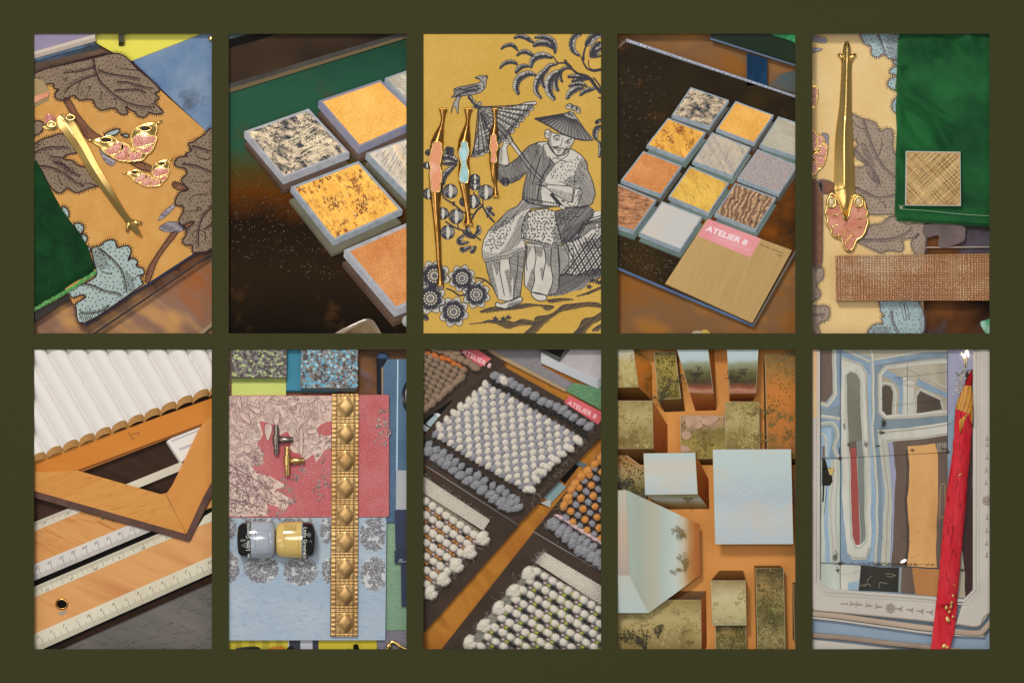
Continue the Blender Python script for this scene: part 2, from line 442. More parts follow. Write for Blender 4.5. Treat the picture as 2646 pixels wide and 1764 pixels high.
def panel3():
    PANEL[0] = 3
    z = -11
    cloth = mat('mustard_linen', '#c9a24b', '#d2ad5a', rough=.9, spec=.1, sc_=9, det=5, mix=(.3, .7), bump=.35, bsc=420, fine=('#b98c34', 260, .52, .75))
    t = thing('printed_fabric_board', 'mustard yellow linen printed with a grey engraved parasol scene', 'fabric', (1323, 474), z=z - 8)
    mb = MB(); mb.prism([(1076, 70), (1571, 70), (1571, 879), (1076, 879)], z - 8, z); mb.build('cloth', cloth, t)
    F = MB(); I = MB(); zf = z + .4; zi = z + 1.3
    def fill(s, sm=True):
        p = hexq(s) if sm else q(s); F.k += 1; F.flat(p, zf + (F.k % 30) * .02); return p
    def line(s, w=2.0, sm=True): I.ribbon(smooth(q(s), 4) if sm else q(s), w, zi)
    def edge(p, w=1.8): I.ribbon(p + [p[0]], w, zi)
    def shade(p, ang, gap=3.0, w=1.35, **k): hatch(I, p, ang, gap, w, zi, **k)
    # --- feathery leaves of the upper corner
    def feather(s, wd, dark=.6):
        sp = smooth(q(s), 9); n = len(sp)
        L_, Rr = [], []
        for i, p in enumerate(sp):
            a, b = sp[max(0, i - 1)], sp[min(n - 1, i + 1)]; dx, dy = b[0] - a[0], b[1] - a[1]; l = math.hypot(dx, dy) or 1
            t_ = i / (n - 1); h = wd * (math.sin(math.pi * min(1, t_ * .93 + .05)) ** .7) * .5
            j = 1 + (.22 if i % 2 else -.12)
            L_.append((p[0] - dy / l * h * j, p[1] + dx / l * h * j)); Rr.append((p[0] + dy / l * h * j, p[1] - dx / l * h * j))
        pl = L_ + Rr[::-1]; F.k += 1; F.flat(pl, zf + (F.k % 30) * .02); edge(pl, 1.5)
        I.ribbon(sp, (1.6, .8), zi)
        I.k += 1; I.flat(sp[1:-1] + [lerp(a_, b_, .62 + .3 * (i_ % 3 == 0)) for i_, (a_, b_) in enumerate(zip(sp, L_))][1:-1][::-1], zi - .2)
        for i in range(1, n - 1):
            I.ribbon([sp[i], L_[i - 1]], (1.9, .9), zi)
            if i % 2 == 0 or R.random() < dark: I.ribbon([sp[i], lerp(sp[i], Rr[i - 1], .8)], (1.8, .7), zi)
            m_ = lerp(sp[i], sp[i + 1], .5); I.ribbon([m_, lerp(m_, L_[i], .9)], (1.5, .6), zi)
    for s, w in (("955,85 1010,62 1080,78 1120,105 1160,132", 11), ("1150,165 1200,135 1280,130 1340,160 1370,200", 17), ("1165,78 1240,68 1320,88 1360,130 1375,190 1370,240", 13),
                 ("825,195 870,160 930,150 970,175 995,212", 9), ("985,262 1030,225 1080,220 1130,245 1150,272", 11), ("1125,385 1150,300 1210,262 1290,260 1345,285", 17),
                 ("815,392 850,345 910,322 965,330 990,355", 10), ("975,440 1000,395 1050,365 1115,370", 12), ("1005,655 975,580 1000,500 1060,455 1120,440 1180,460", 18),
                 ("1235,695 1180,620 1185,540 1215,470 1270,415 1320,360 1400,345", 15), ("1370,710 1310,620 1310,520 1360,450 1440,410", 21), ("1270,585 1235,530 1240,480 1265,440", 10),
                 ("1410,620 1375,570 1380,500 1415,420", 12), ("1450,530 1425,480 1430,420 1480,385 1540,395", 9), ("1500,475 1560,468 1640,475 1700,480", 11), ("1540,520 1600,500 1650,480 1720,485", 10),
                 ("1630,512 1690,490 1740,490", 9), ("1510,570 1580,545 1640,545 1700,570", 11), ("1490,700 1530,630 1600,590 1660,580", 16), ("1625,665 1670,620 1730,600 1780,592", 12),
                 ("1640,45 1580,60 1545,130 1560,210 1630,265", 15), ("1840,55 1770,65 1720,120 1680,160", 20), ("1840,130 1800,160 1760,220 1735,280", 20), ("1840,190 1790,230 1760,262 1840,262", 12),
                 ("1840,905 1800,930 1790,950", 9), ("1840,975 1795,1000 1780,1060 1800,1120", 14), ("1820,1290 1835,1200 1815,1120", 10), ("1840,690 1810,685", 10)):
        feather(s, w)
    for s, w in (("1350,260 1400,330 1470,335 1540,390 1600,440 1700,470 1760,540 1840,640", (3, 9)), ("1470,300 1490,330 1540,380", 6), ("1640,270 1660,330 1700,390 1770,415 1840,400", (4, 6)),
                 ("1660,310 1665,230 1690,160 1740,110", (6, 3)), ("1840,390 1750,400 1710,350 1720,300", (3, 2)), ("1740,490 1800,580 1840,610", 5), ("1760,480 1810,540 1840,600", 4)):
        line(s, w)
    # --- bird
    for s_ in ():
        pass
    b = fill("345,605 400,575 470,565 530,550 600,535 615,505 575,480 610,462 660,462 690,480 675,510 675,555 650,605 600,640 540,655 480,660 420,670 345,680 320,682 360,640")
    edge(b, 1.8); shade(b, .5, 2.6, 1.2); shade(q('345,605 470,565 560,545 620,560 600,625 480,655 345,680'), 2.2, 3.0, 1.4)
    for s_ in ('360,600 450,600 540,575 600,560', '350,680 430,640 540,615 620,590', '400,590 470,610 560,600', '380,660 460,625 560,600', '620,520 650,540 650,590', '560,560 590,590 570,630'): line(s_, 2.4)
    c_ = q('640,478')[0]; I.dot(c_[0], c_[1], 2, 2, 0, zi + .5, 7)
    b = fill("430,665 400,720 390,850 370,800 345,770 318,850 335,760 370,690 400,660"); edge(b, 1.3); shade(b, 1.8, 2.6, 1.1)
    line("500,660 505,690 540,730 570,770", 5); line("560,480 585,492 610,492", 3); line("660,470 690,460", 2.5); line("665,480 692,478", 2.5)
    for x, y in ((515, 685), (545, 725), (565, 770), (605, 745), (580, 775)):
        p = [(q(f"{x},{y}")[0][0] + 6.5 * math.cos(a), q(f"{x},{y}")[0][1] + 5 * math.sin(a)) for a in [i * .7 for i in range(9)]]
        F.flat(p, zf + .5); edge(p, 1.6); shade(p, .8, 2.4, 1.2)
    # --- parasol
    hem = "525,1285 545,1200 575,1100 590,990 600,880 592,775 640,772 780,785 940,775 1080,732 1180,720 1188,745 1130,770 1120,810 1085,820 1080,862 1040,870 1030,925 990,925 975,985 940,985 920,1045 890,1050 870,1100 830,1110 800,1160 760,1150 735,1195 700,1195 680,1245 630,1230 580,1270"
    par = q(hem); F.flat(par, zf); edge(par, 2.2)
    ap = q("592,775")[0]
    ends = q("545,1265 600,1245 655,1235 710,1190 765,1150 820,1110 865,1075 905,1040 955,985 1005,925 1055,870 1100,820 1150,755")
    for i, e in enumerate(ends):
        I.ribbon([ap, lerp(ap, e, .5), e], (.8, 3.2), zi)
        if i + 1 < len(ends):
            e2 = ends[i + 1]
            for k in range(34):
                t_ = .14 + .86 * k / 34
                a, b2 = lerp(ap, e, t_), lerp(ap, e2, t_); m_ = lerp(a, b2, .5); m_ = (m_[0] + 1.5, m_[1] + 2)
                if R.random() < .9: I.ribbon([a, m_] + ([b2] if (k % 3 or i in (2, 3, 6)) else []), 1.35 if i not in (3, 4) else 2.0, zi)
            mid = lerp(e, e2, .5); m2 = (mid[0] + 5, mid[1] + 6)
            pl = [(mid[0] + 9 * math.cos(a), mid[1] + 9 * math.sin(a)) for a in [j * .78 for j in range(8)]]
            F.k += 1; F.flat(pl, zf + .6); edge(pl, 1.6); shade(pl, .9 + i * .05, 2.1, 1.4, part=(.0, .75))
    # --- raised arm, pole
    arm = fill("845,1165 850,1100 885,1070 930,1085 945,1125 915,1155 885,1195 905,1330 895,1375 850,1380 800,1355 800,1290 812,1205"); edge(arm)
    shade(q("800,1200 840,1190 845,1300 830,1370 795,1350"), .9, 2.8, 1.2)
    for s in ("870,1110 895,1100 925,1105", "865,1130 895,1122 930,1128", "868,1090 890,1085", "870,1150 890,1145 912,1150"): line(s, 1.5)
    # --- jacket
    JK = fill("1290,1128 1200,1135 1110,1172 1060,1220 1000,1290 930,1342 880,1372 815,1362 790,1400 785,1480 810,1540 860,1555 940,1545 1010,1512 1085,1440 1072,1520 1062,1568 b1050,80 b1040,170 b1100,215 b1250,245 b1400,250 b1560,262 b1660,265 b1750,220 b1782,120 b1760,20 1740,1500 1705,1420 1695,1340 1640,1268 1560,1212 1500,1200 1400,1290", False)
    edge(JK, 2.4)
    sl = q("1200,1140 1110,1175 1060,1222 1000,1292 930,1345 880,1375 800,1380 785,1480 810,1540 860,1555 940,1545 1010,1512 1085,1440 1150,1330 1200,1240")
    shade(sl, 1.15, 2.0, 1.5, bow=2); shade(q("800,1450 900,1520 1080,1430 1020,1510 940,1545 820,1545"), 2.4, 3.0, 1.3)
    bd = q("1200,1150 1260,1180 1300,1290 1380,1360 1340,1420 1290,1480 1240,1568 b1230,100 b1250,230 b1100,210 b1040,170 b1060,0 1075,1520 1090,1420 1150,1320")
    shade(bd, 1.62, 2.1, 1.5); line("1235,1260 1190,1400 1140,1568", 2.2); line("1330,1350 1270,1440 1215,1540", 3); line("b1220,20 b1200,120 b1190,190", 3)
    shade(q("1640,1290 1695,1345 1700,1420 1740,1520 b1760,20 b1780,120 b1750,220 b1650,265 b1600,200 b1620,40 1560,1560 1570,1440"), .9, 2.6, 1.4)
    shade(q("1520,1480 1570,1470 1580,1568 b1650,60 b1620,75 b1500,40 b1440,10"), .5, 2.8, 1.3)
    pch = q("1400,1370 1500,1310 1600,1280 1660,1320 1680,1420 1640,1568 b1520,40 b1380,0 1330,1480 1340,1420"); specks(I, pch, 9.5, 3.4, 1.2, zi)
    col = fill("1300,1150 1255,1160 1245,1240 1260,1310 1310,1280 1330,1330 1360,1290 1440,1310 1500,1270 1515,1230 1490,1195 1450,1270 1380,1262 1330,1215", False); edge(col, 1.8)
    line("1310,1280 1370,1350 1430,1320 1500,1335", 2)
    # --- face
    fc = fill("1312,1005 1345,1035 1450,1060 1565,1090 1568,1115 1545,1160 1515,1215 1480,1255 1430,1272 1380,1262 1335,1215 1308,1165 1305,1100 1280,1095 1268,1060 1275,1015 1295,1008"); edge(fc, 2)
    shade(q("1310,1015 1345,1040 1330,1100 1345,1170 1370,1240 1325,1205 1308,1165 1305,1060"), .7, 2.4, 1.2)
    shade(q("1480,1180 1545,1150 1515,1215 1480,1255 1430,1272"), .5, 2.8, 1.0)
    line("1352,1088 1375,1070 1400,1066 1425,1078", 2.8); line("1490,1124 1515,1108 1545,1106", 2.8)
    for x, y in ((1390, 1106), (1500, 1138)):
        line(f"{x-30},{y} {x-10},{y-12} {x+15},{y-10} {x+32},{y+4}", 1.7); line(f"{x-28},{y+4} {x},{y+14} {x+28},{y+8}", 1.0)
        c = q(f"{x+2},{y+1}")[0]; I.dot(c[0], c[1], 2.3, 2.0, 0, zi + .4, 8)
    line("1450,1090 1440,1140 1432,1165 1412,1178 1390,1172", 1.6); line("1385,1178 1400,1186", 2); 
    line("1350,1182 1375,1186 1400,1196 1420,1198 1445,1195 1460,1202 1480,1215", (3.4, 2.4)); line("1352,1182 1368,1196 1382,1206", 2.6)
    line("1388,1210 1410,1222 1435,1216", 2.6); line("1400,1240 1420,1244", 1.5); line("1270,1060 1285,1040 1298,1070", 1.6)
    # --- hat
    ht = fill("1165,893 1270,905 1380,872 1480,845 1515,825 1560,842 1600,900 1680,1015 1765,1112 1650,1112 1560,1092 1450,1050 1380,1010 1300,960 1230,925", False); edge(ht, 2.4)
    a0 = q("1530,830")[0]; br = resample(q("1165,893 1230,925 1300,960 1380,1010 1450,1050 1560,1092 1650,1112 1765,1112"), 3.4)
    for i, e in enumerate(br):
        f = .25 if i % 4 else .05
        I.ribbon([lerp(a0, e, f), lerp(a0, e, .6), e], (.7, 2.3 if i % 3 else 1.2), zi)
    for a, b in zip(br[::2], br[2::2]):
        m_ = lerp(a, b, .5); I.dot(m_[0], m_[1] + 1.5, 3.2, 1.7, .5, zi + .3, 7)
    for s in ("1482,775 1505,748 1545,752 1552,785 1515,800 1490,795", "1550,765 1590,770 1598,800 1570,812 1545,800", "1598,775 1628,800 1625,840 1598,838 1585,810"):
        p = fill(s); edge(p, 1.8); shade(p, 1.9, 2.6, 1.3, part=(0, .7))
    p = fill("1520,830 1505,865 1530,850 1545,885 1560,850 1565,825 1545,815"); edge(p, 1.5)
    # --- pole of the parasol
    po = q("895,1060 925,1130 1000,1230 1080,1340 1160,1440 1255,1535"); F.k += 1; F.ribbon(po, 8.5, zf + .8); 
    I.ribbon([(x - 3.6, y + 2.6) for x, y in po], 2.0, zi + .5); I.ribbon([(x + 3.6, y - 2.6) for x, y in po], 3.2, zi + .5)
    hd = fill("1195,1540 1240,1535 1300,1560 1345,1568 b1440,38 b1560,62 b1545,198 b1450,172 b1360,122 b1290,62 b1215,35 1180,1560"); edge(hd, 2)
    hatch(I, q("b1300,60 b1560,120 b1545,195 b1450,170 b1360,120"), 1.45, 3.2, 1.2, zi + .2); line("1215,1548 1270,1568 1300,1568", 1.5); line("b1225,30 b1260,40 b1300,40", 1.8)
    line("b1330,120 b1390,190 b1450,262", 9); line("b1440,188 b1470,200", 4); F.ribbon(q("b1425,245 b1468,270"), 6, zi + .6)
    cf = fill("b1560,62 b1640,78 b1650,105 b1600,255 b1525,245 b1490,215 b1545,195", False); edge(cf, 2); specks(I, cf, 9, 3.6, 1.4, zi + .3)
    # --- belt, skirts
    LS = fill("b1040,180 b990,245 b900,290 b800,390 b700,490 b650,590 b632,680 b640,760 b660,812 b760,792 b900,762 b1000,712 b1075,685 b1060,560 b1035,480 b1060,360 b1130,270 b1390,250 b1380,215 b1200,190", False); edge(LS, 2.2)
    shade(q("b1040,185 b990,245 b880,310 b760,430 b700,495 b760,500 b900,420 b1040,300 b1120,270 b1380,250 b1200,215"), 2.3, 2.5, 1.4)
    shade(q("b1060,300 b1030,480 b1040,570 b1000,640 b900,700 b800,740 b900,600 b960,480 b1000,380"), 2.1, 2.6, 1.3)
    shade(q("b640,690 b700,720 b800,720 b1000,660 b1070,665 b1060,690 b880,760 b660,808"), .2, 3.4, 1.2)
    specks(I, q("b1000,280 b960,400 b900,540 b800,700 b700,720 b660,640 b700,520 b820,400"), 9.0, 4.2, 1.5, zi + .2)
    bl = fill("b1060,152 b1200,190 b1390,217 b1390,247 b1200,238 b1060,182", False); edge(bl, 1.8)
    for k in range(12):
        a, b = q(f"b{1085+k*27},{165+k*5.2} b{1090+k*27},{188+k*5}"); I.ribbon([a, b], 1.6, zi + .3)
    RS = fill("b1370,300 b1480,268 b1560,262 b1700,235 b1762,285 b1760,345 b1700,405 b1620,480 b1560,560 b1450,632 b1425,520 b1385,400", False); edge(RS, 2)
    shade(RS, 2.25, 1.9, 1.5); shade(q("b1450,480 b1560,440 b1700,380 b1560,560 b1450,632"), .8, 3, 1.2)
    KN = fill("b1060,372 b1090,312 b1180,280 b1290,270 b1372,300 b1385,400 b1430,560 b1442,655 b1340,648 b1200,610 b1035,572 b1032,480", False); edge(KN, 2.2)
    shade(q("b1035,480 b1060,372 b1100,320 b1090,480 b1080,575"), 1.6, 2.6, 1.2); shade(q("b1385,400 b1430,560 b1442,655 b1360,640 b1350,500"), 1.5, 2.8, 1.2)
    specks(I, KN, 9.5, 4.6, 1.6, zi + .3); specks(I, q("b1400,310 b1560,290 b1600,340 b1500,460 b1430,440"), 9.5, 4.4, 1.5, zi + .5)
    for s in ("b1040,580 b1140,600 b1240,625 b1340,650 b1435,655", "b660,800 b780,775 b900,755 b1000,705 b1070,680"):
        p = smooth(q(s), 6); F.k += 1; F.ribbon(p, 7, zf + .9); I.ribbon([(x, y - 3.6) for x, y in p], 1.4, zi + .4); I.ribbon([(x, y + 3.6) for x, y in p], 1.8, zi + .4)
        rr = resample(p, 3.5); I.ribbon([(x, y + (1.6 if i % 2 else -1.6)) for i, (x, y) in enumerate(rr)], 1.2, zi + .5)
    # --- trousers, shoes
    T1 = fill("b668,812 b760,795 b900,768 b1065,695 b1050,900 b1020,1160 b940,1205 b870,1207 b800,1190 b760,1110 b720,1020 b690,920", False); edge(T1, 2.2)
    for s in ("b670,812 b730,812 b760,980 b790,1100 b800,1190 b760,1110 b700,960", "b730,800 b820,800 b800,900 b785,960", "b900,775 b1060,705 b1040,950 b1015,1165 b945,1190 b950,1000 b920,880", "b860,900 b910,880 b935,1080 b925,1180 b900,1060"): shade(q(s), .35, 2.7, 1.5)
    for s in ("b815,800 b812,900 b830,1000 b860,1150", "b905,775 b920,880 b930,1000", "b1000,730 b990,900 b960,1080 b950,1190"): line(s, 2.2)
    T2 = fill("b1082,620 b1200,630 b1340,660 b1400,655 b1410,800 b1420,960 b1412,1080 b1370,1130 b1300,1150 b1180,1130 b1130,1112 b1062,1050 b1065,850", False); edge(T2, 2.2)
    for s in ("b1082,640 b1150,650 b1110,720 b1085,800 b1070,900", "b1340,660 b1405,660 b1415,960 b1405,1085 b1310,1145 b1350,1000 b1330,820", "b1150,650 b1260,650 b1240,760 b1200,760", "b1260,650 b1340,665 b1330,860 b1300,860 b1270,760", "b1130,900 b1150,860 b1165,1000 b1130,1100 b1085,1060", "b1220,880 b1250,860 b1262,940 b1240,1000"): shade(q(s), .4, 2.7, 1.4)
    for s in ("b1160,640 b1180,760 b1160,900 b1165,1000 b1130,1105", "b1255,650 b1280,780 b1260,900 b1242,1000", "b1335,670 b1330,850 b1350,1000 b1300,1145", "b1090,650 b1080,800 b1090,900"): line(s, 2.2)
    for s in ("b770,1240 b785,1215 b830,1232 b900,1208 b1015,1160 b1042,1200 b1000,1240 b900,1275 b830,1288 b785,1278", "b1130,1132 b1165,1118 b1280,1150 b1278,1195 b1220,1205 b1165,1182"): 
        p = fill(s); edge(p, 2.4); shade(q("b900,1230 b1040,1190 b1000,1240 b880,1275"), .2, 2.8, 1.2)
    # --- rocks and ground
    for s, an in (("b610,1315 b760,1265 b900,1285 b1060,1235 b1200,1245 b1360,1260 b1290,1310 b1210,1260 b1000,1290 b800,1310 b700,1325", .2), ("b1410,960 b1500,930 b1600,945 b1700,900 b1840,885 b1840,960 b1720,1010 b1660,1080 b1540,1110 b1420,1150 b1300,1150 b1400,1090", -.55),
                  ("b1030,1568 b1150,1450 b1180,1370 b1300,1350 b1380,1310 b1450,1250 b1560,1235 b1720,1220 b1840,1235 b1840,1275 b1700,1265 b1560,1290 b1430,1320 b1330,1390 b1250,1460 b1160,1540", -.6), ("b505,1440 b620,1425 b700,1400 b790,1405 b860,1400 b960,1420 b1040,1390 b1160,1410 b1140,1450 b1000,1460 b900,1490 b820,1460 b740,1430", .15),
                  ("b1540,1568 b1610,1480 b1660,1390 b1760,1370 b1840,1325 b1840,1400 b1760,1440 b1700,1500 b1660,1568", -.6), ("b1290,1200 b1430,1180 b1560,1192 b1440,1210 b1330,1225", .1), ("b1590,1160 b1700,1120 b1840,1060 b1840,1085 b1700,1140", -.4), ("b1750,1500 b1840,1440 b1840,1490 b1780,1515", -.3)):
        p = fill(s) if 'b1410' in s else hexq(s); shade(p, an, 2.5, 1.75); shade(p, an + 1.0, 4.2, 1.2, part=(0, .8)); I.ribbon(p[:len(p) // 2], 2.2, zi)
    for x, y in ((770, 1385), (850, 1385), (900, 1372), (1750, 1000), (1800, 1010), (1720, 1060), (1830, 1020)):
        for a in range(5):
            c = q(f"b{x+18*math.cos(a*1.2)},{y+14*math.sin(a*1.2)}")[0]; I.dot(c[0], c[1], 4.2, 2, a * 1.2, zi + .2, 7)
    # --- basket
    BK = fill("b1405,680 b1510,600 b1620,560 b1700,400 b1770,300 b1840,290 b1840,890 b1700,900 b1600,945 b1420,950 b1420,800", False); edge(BK, 2)
    for k in range(12):
        x = 1420 + k * 36; line(f"b{x},950 b{x+330},520", 4.0 if k % 2 else 2.0, False); line(f"b{x},560 b{x+190},960", 3.6 if k % 2 else 1.8, False)
    shade(q("b1405,690 b1510,620 b1510,940 b1420,950"), 0, 2.6, 1.3); shade(q("b1600,640 b1700,600 b1840,560 b1840,660 b1700,700"), .8, 2.8, 1.5)
    ln = fill("b1510,645 b1555,640 b1565,905 b1515,910", False); edge(ln, 2)
    for y in (680, 740, 800, 870): c = q(f"b1540,{y}")[0]; I.dot(c[0], c[1], 3, 3, 0, zi + .4, 8)
    rp = fill("b1500,600 b1620,500 b1700,420 b1840,360 b1840,460 b1740,480 b1640,560 b1540,610", False); shade(rp, 1.1, 2.2, 1.5); edge(rp, 2)
    for k in range(3): line(f"b{1600+k*10},{560-k*38} b1680,{440-k*22} b1840,{400-k*30}", 2.4)
    for y in (440, 480, 520): c = q(f"b1800,{y}")[0]; p = [(c[0] + 5 * math.cos(a), c[1] + 5 * math.sin(a)) for a in [i * .7 for i in range(9)]]; F.flat(p, zi + .6); I.ribbon(p + [p[0]], 1.5, zi + 1)
    # --- berries and stems, oak sprig
    for s, w in (("230,1568 b240,150 b330,215 b400,270 b450,310 b540,330", 4), ("b545,100 b590,190 b640,250 b680,320 b760,410", (3, 5)), ("b260,400 b340,450 b400,480 b500,510 b620,590", 4), ("b640,250 b600,270 b560,320 b530,380", 5), ("b345,200 b350,240 b340,215", 6), ("b640,180 b645,245", 3), ("b380,420 b400,480", 3)): line(s, w)
    def berry(x, y, r, B=True):
        c = q(f"{'b' if B else ''}{x},{y}")[0]; r /= 3.92
        p = [(c[0] + r * math.cos(a), c[1] + r * math.sin(a)) for a in [i * .35 for i in range(18)]]
        F.k += 1; F.flat(p, zf + (F.k % 20) * .03); I.ribbon(p + [p[0]], 1.9, zi)
        for k in (-.88, -.76, -.64, -.52, -.4, -.28, .4, .52, .64, .76, .88):
            I.ribbon([(c[0] + r * k * math.sin(t_) , c[1] - r * .95 * math.cos(t_)) for t_ in [.35 + i * .4 for i in range(7)]], (.8, 1.5), zi)
        hatch(I, [(x_, y_) for x_, y_ in p if x_ < c[0] + r * .1], 1.3, 2.4, 1.3, zi)
    for x, y, r in ((312, 95, 72), (370, 350, 74), (285, 510, 70), (672, 105, 76), (235, 320, 60), (90, 120, 55), (560, 30, 55), (545, 200, 70), (455, 200, 50), (870, 0, 40)): berry(x, y, r)
    berry(560, 1510, 52, False); berry(75, 1370, 35, False)
    for s in ("760,340 700,300 700,270 740,270", "690,360 680,320", "590,440 600,500 560,540", "450,540 400,590 420,620 500,610", "430,660 440,690 520,650", "520,720 540,690 570,650", "480,450 500,520 560,570", "720,380 700,340", "440,500 500,540 560,560"):
        pts = ' '.join('b' + t_ for t_ in s.split()); sp = smooth(q(pts), 4)
        feather(pts, 12)
    for s in ("240,1568 250,1480 300,1420 380,1350", "235,1350 300,1340 380,1345", "230,1300 300,1280 390,1330", "270,1260 285,1210 270,1190", "300,1270 320,1220 310,1190", "330,1280 345,1250", "75,1215 90,1240 110,1260"): feather(s, 15)
    # --- chrysanthemums
    def bloom(x, y, r, B=True):
        c = q(f"b{x},{y}")[0]; r /= 3.92
        for k in range(8):
            a = k * math.pi / 4 + .3; pc = (c[0] + r * .68 * math.cos(a), c[1] + r * .68 * math.sin(a))
            pl = [(pc[0] + r * .36 * (1 + .12 * math.cos(3 * (b_ - a))) * math.cos(b_), pc[1] + r * .36 * (1 + .12 * math.cos(3 * (b_ - a))) * math.sin(b_)) for b_ in [i * .5 for i in range(13)]]
            F.k += 1; F.flat(pl, zf + (F.k % 20) * .03); I.ribbon(pl + [pl[0]], 1.8, zi)
            for j in range(-7, 8):
                b_ = a + j * .055; s0 = r * .42; s1 = r * (.93 - .02 * abs(j) - .12 * (j % 2))
                I.ribbon([(c[0] + s0 * math.cos(b_), c[1] + s0 * math.sin(b_)), (c[0] + s1 * math.cos(b_), c[1] + s1 * math.sin(b_))], (2.7, 1.0), zi + .2)
        for k in range(14):
            a = k * 2 * math.pi / 14; d = [(c[0] + r * .42 * math.cos(a) + 3 * math.cos(b_), c[1] + r * .42 * math.sin(a) + 3 * math.sin(b_)) for b_ in [i * .9 for i in range(7)]]
            F.flat(d, zi + .9); I.ribbon(d + [d[0]], 1.0, zi + 1.2)
        d = [(c[0] + r * .3 * math.cos(b_), c[1] + r * .3 * math.sin(b_)) for b_ in [i * .5 for i in range(13)]]; F.flat(d, zi + .7); I.ribbon(d + [d[0]], 1.6, zi + 1.2)
        hatch(I, [(c[0] + r * .2 * math.cos(b_), c[1] + r * .2 * math.sin(b_)) for b_ in [i * .5 for i in range(13)]], .6, 1.8, 1.4, zi + 1.2)
    for x, y, r in ((150, 950, 150), (430, 975, 130), (110, 1180, 150), (575, 1140, 135), (345, 1315, 145)): bloom(x, y, r)
    line("b560,970 b650,985 b720,1040 b740,1060", 4); line("b340,1100 b400,1150 b470,1135", 4); line("b600,1040 b650,1000 b700,1010", 3); line("b270,1080 b330,1100 b400,1150", 4); feather("b80,1400 b60,1370 b35,1350", 12)
    F.build('cream_print', CREAM, t); I.build('engraved_print', INK, t)
    # --- the three handles
    def sp(pts, h):
        out = []
        for s in pts:
            (x, y), w = q(s[0])[0], s[1] / 3.92 * 1.1; out.append((x, y, w, h * s[2]))
        return out
    zb = z + 2; g = 'inlaid handles on the yellow fabric'
    orange = mat('coral_enamel', '#d98a5c', '#e8b399', rough=.4, spec=.3, sc_=14, mix=(.4, .6), coat=.08)
    blue = mat('aqua_enamel', '#7fb3b4', '#a5cdd2', rough=.4, spec=.3, sc_=40, mix=(.4, .6), coat=.08)
    inlay_handle('cabinet_handle', 'longest brass handle with long coral enamel inlay beside the flowers', sp([("238,800", 38, .9), ("238,850", 26, .9), ("236,905", 17, .8), ("225,960", 20, .9), ("200,1040", 42, 1), ("180,1120", 58, 1), ("165,1250", 66, 1), ("163,1350", 56, 1), ("160,1480", 64, 1), ("b162,0", 58, 1), ("b160,110", 52, 1), ("b165,250", 40, .95), ("b178,450", 31, .9), ("b190,650", 27, .85), ("b200,850", 22, .8), ("b208,930", 18, .8), ("b208,990", 26, .85), ("b209,1050", 36, .9)], 15),
                 q("140,1140 215,1140 225,1200 228,1260 210,1340 208,1380 224,1450 222,1530 b210,20 b205,95 b160,105 b120,95 b115,0 105,1470 112,1390 102,1320 112,1240 130,1190"), orange, zb, g)
    inlay_handle('cabinet_handle', 'brass handle with pale aqua blue enamel inlay', sp([("492,800", 40, .9), ("490,850", 27, .9), ("490,910", 16, .8), ("482,960", 22, .9), ("465,1050", 44, 1), ("455,1120", 56, 1), ("448,1230", 62, 1), ("452,1330", 46, 1), ("452,1460", 58, 1), ("452,1550", 50, 1), ("b460,60", 44, .95), ("b475,180", 34, .9), ("b488,290", 22, .8), ("b490,340", 24, .8), ("b495,430", 46, .9)], 15),
                 q("425,1132 478,1132 490,1180 500,1240 478,1310 478,1370 500,1440 492,1520 480,1545 420,1545 402,1480 425,1370 410,1300 398,1240 420,1180"), blue, zb, g)
    inlay_handle('cabinet_handle', 'shortest brass handle with coral inlay lying across the printed parasol', sp([("763,798", 32, .9), ("763,840", 22, .9), ("765,890", 14, .8), ("762,950", 22, .9), ("755,1020", 40, 1), ("750,1100", 46, 1), ("752,1200", 44, 1), ("752,1340", 42, 1), ("754,1420", 34, .95), ("760,1530", 24, .9), ("b766,20", 16, .8), ("b768,70", 18, .8), ("b770,145", 32, .9)], 14),
                 q("728,1060 770,1060 778,1120 795,1180 775,1240 780,1330 755,1345 725,1330 728,1240 712,1180 722,1120"), orange, zb, g)
panel3()
# ------------------------------------------------------------------ leafy wallpaper samples
PLUM = mat('plum_print', '#3a2a2c', rough=.85, spec=.1)
TAUPE = mat('taupe_print', '#8d7a67', '#82705d', rough=.85, spec=.1, sc_=30)
DUCK = mat('duck_egg_print', '#a7b8b4', '#9db0ad', rough=.85, spec=.1, sc_=30)
RUST = mat('rust_print', '#8f6249', '#7c523d', rough=.85, spec=.1, sc_=60)
SILVER = mat('silver_print', '#a9a2ab', rough=.7, spec=.2)
VELVET = mat('green_velvet', '#082a14', '#12461f', rough=.8, spec=.15, sc_=26, det=6, mix=(.3, .72), bump=.5, bsc=700, sheen=.8, stretch=(1, 1, 1))
VELVET.node_tree.nodes['Principled BSDF'].inputs['Sheen Tint'].default_value = (.25, .75, .35, 1)
GLAZE = mat('pink_enamel', '#d48672', '#e0a491', rough=.3, spec=.4, sc_=25, coat=.15)
GLAZE_DOT = mat('red_enamel_spot', '#a8382f', rough=.25, spec=.5)
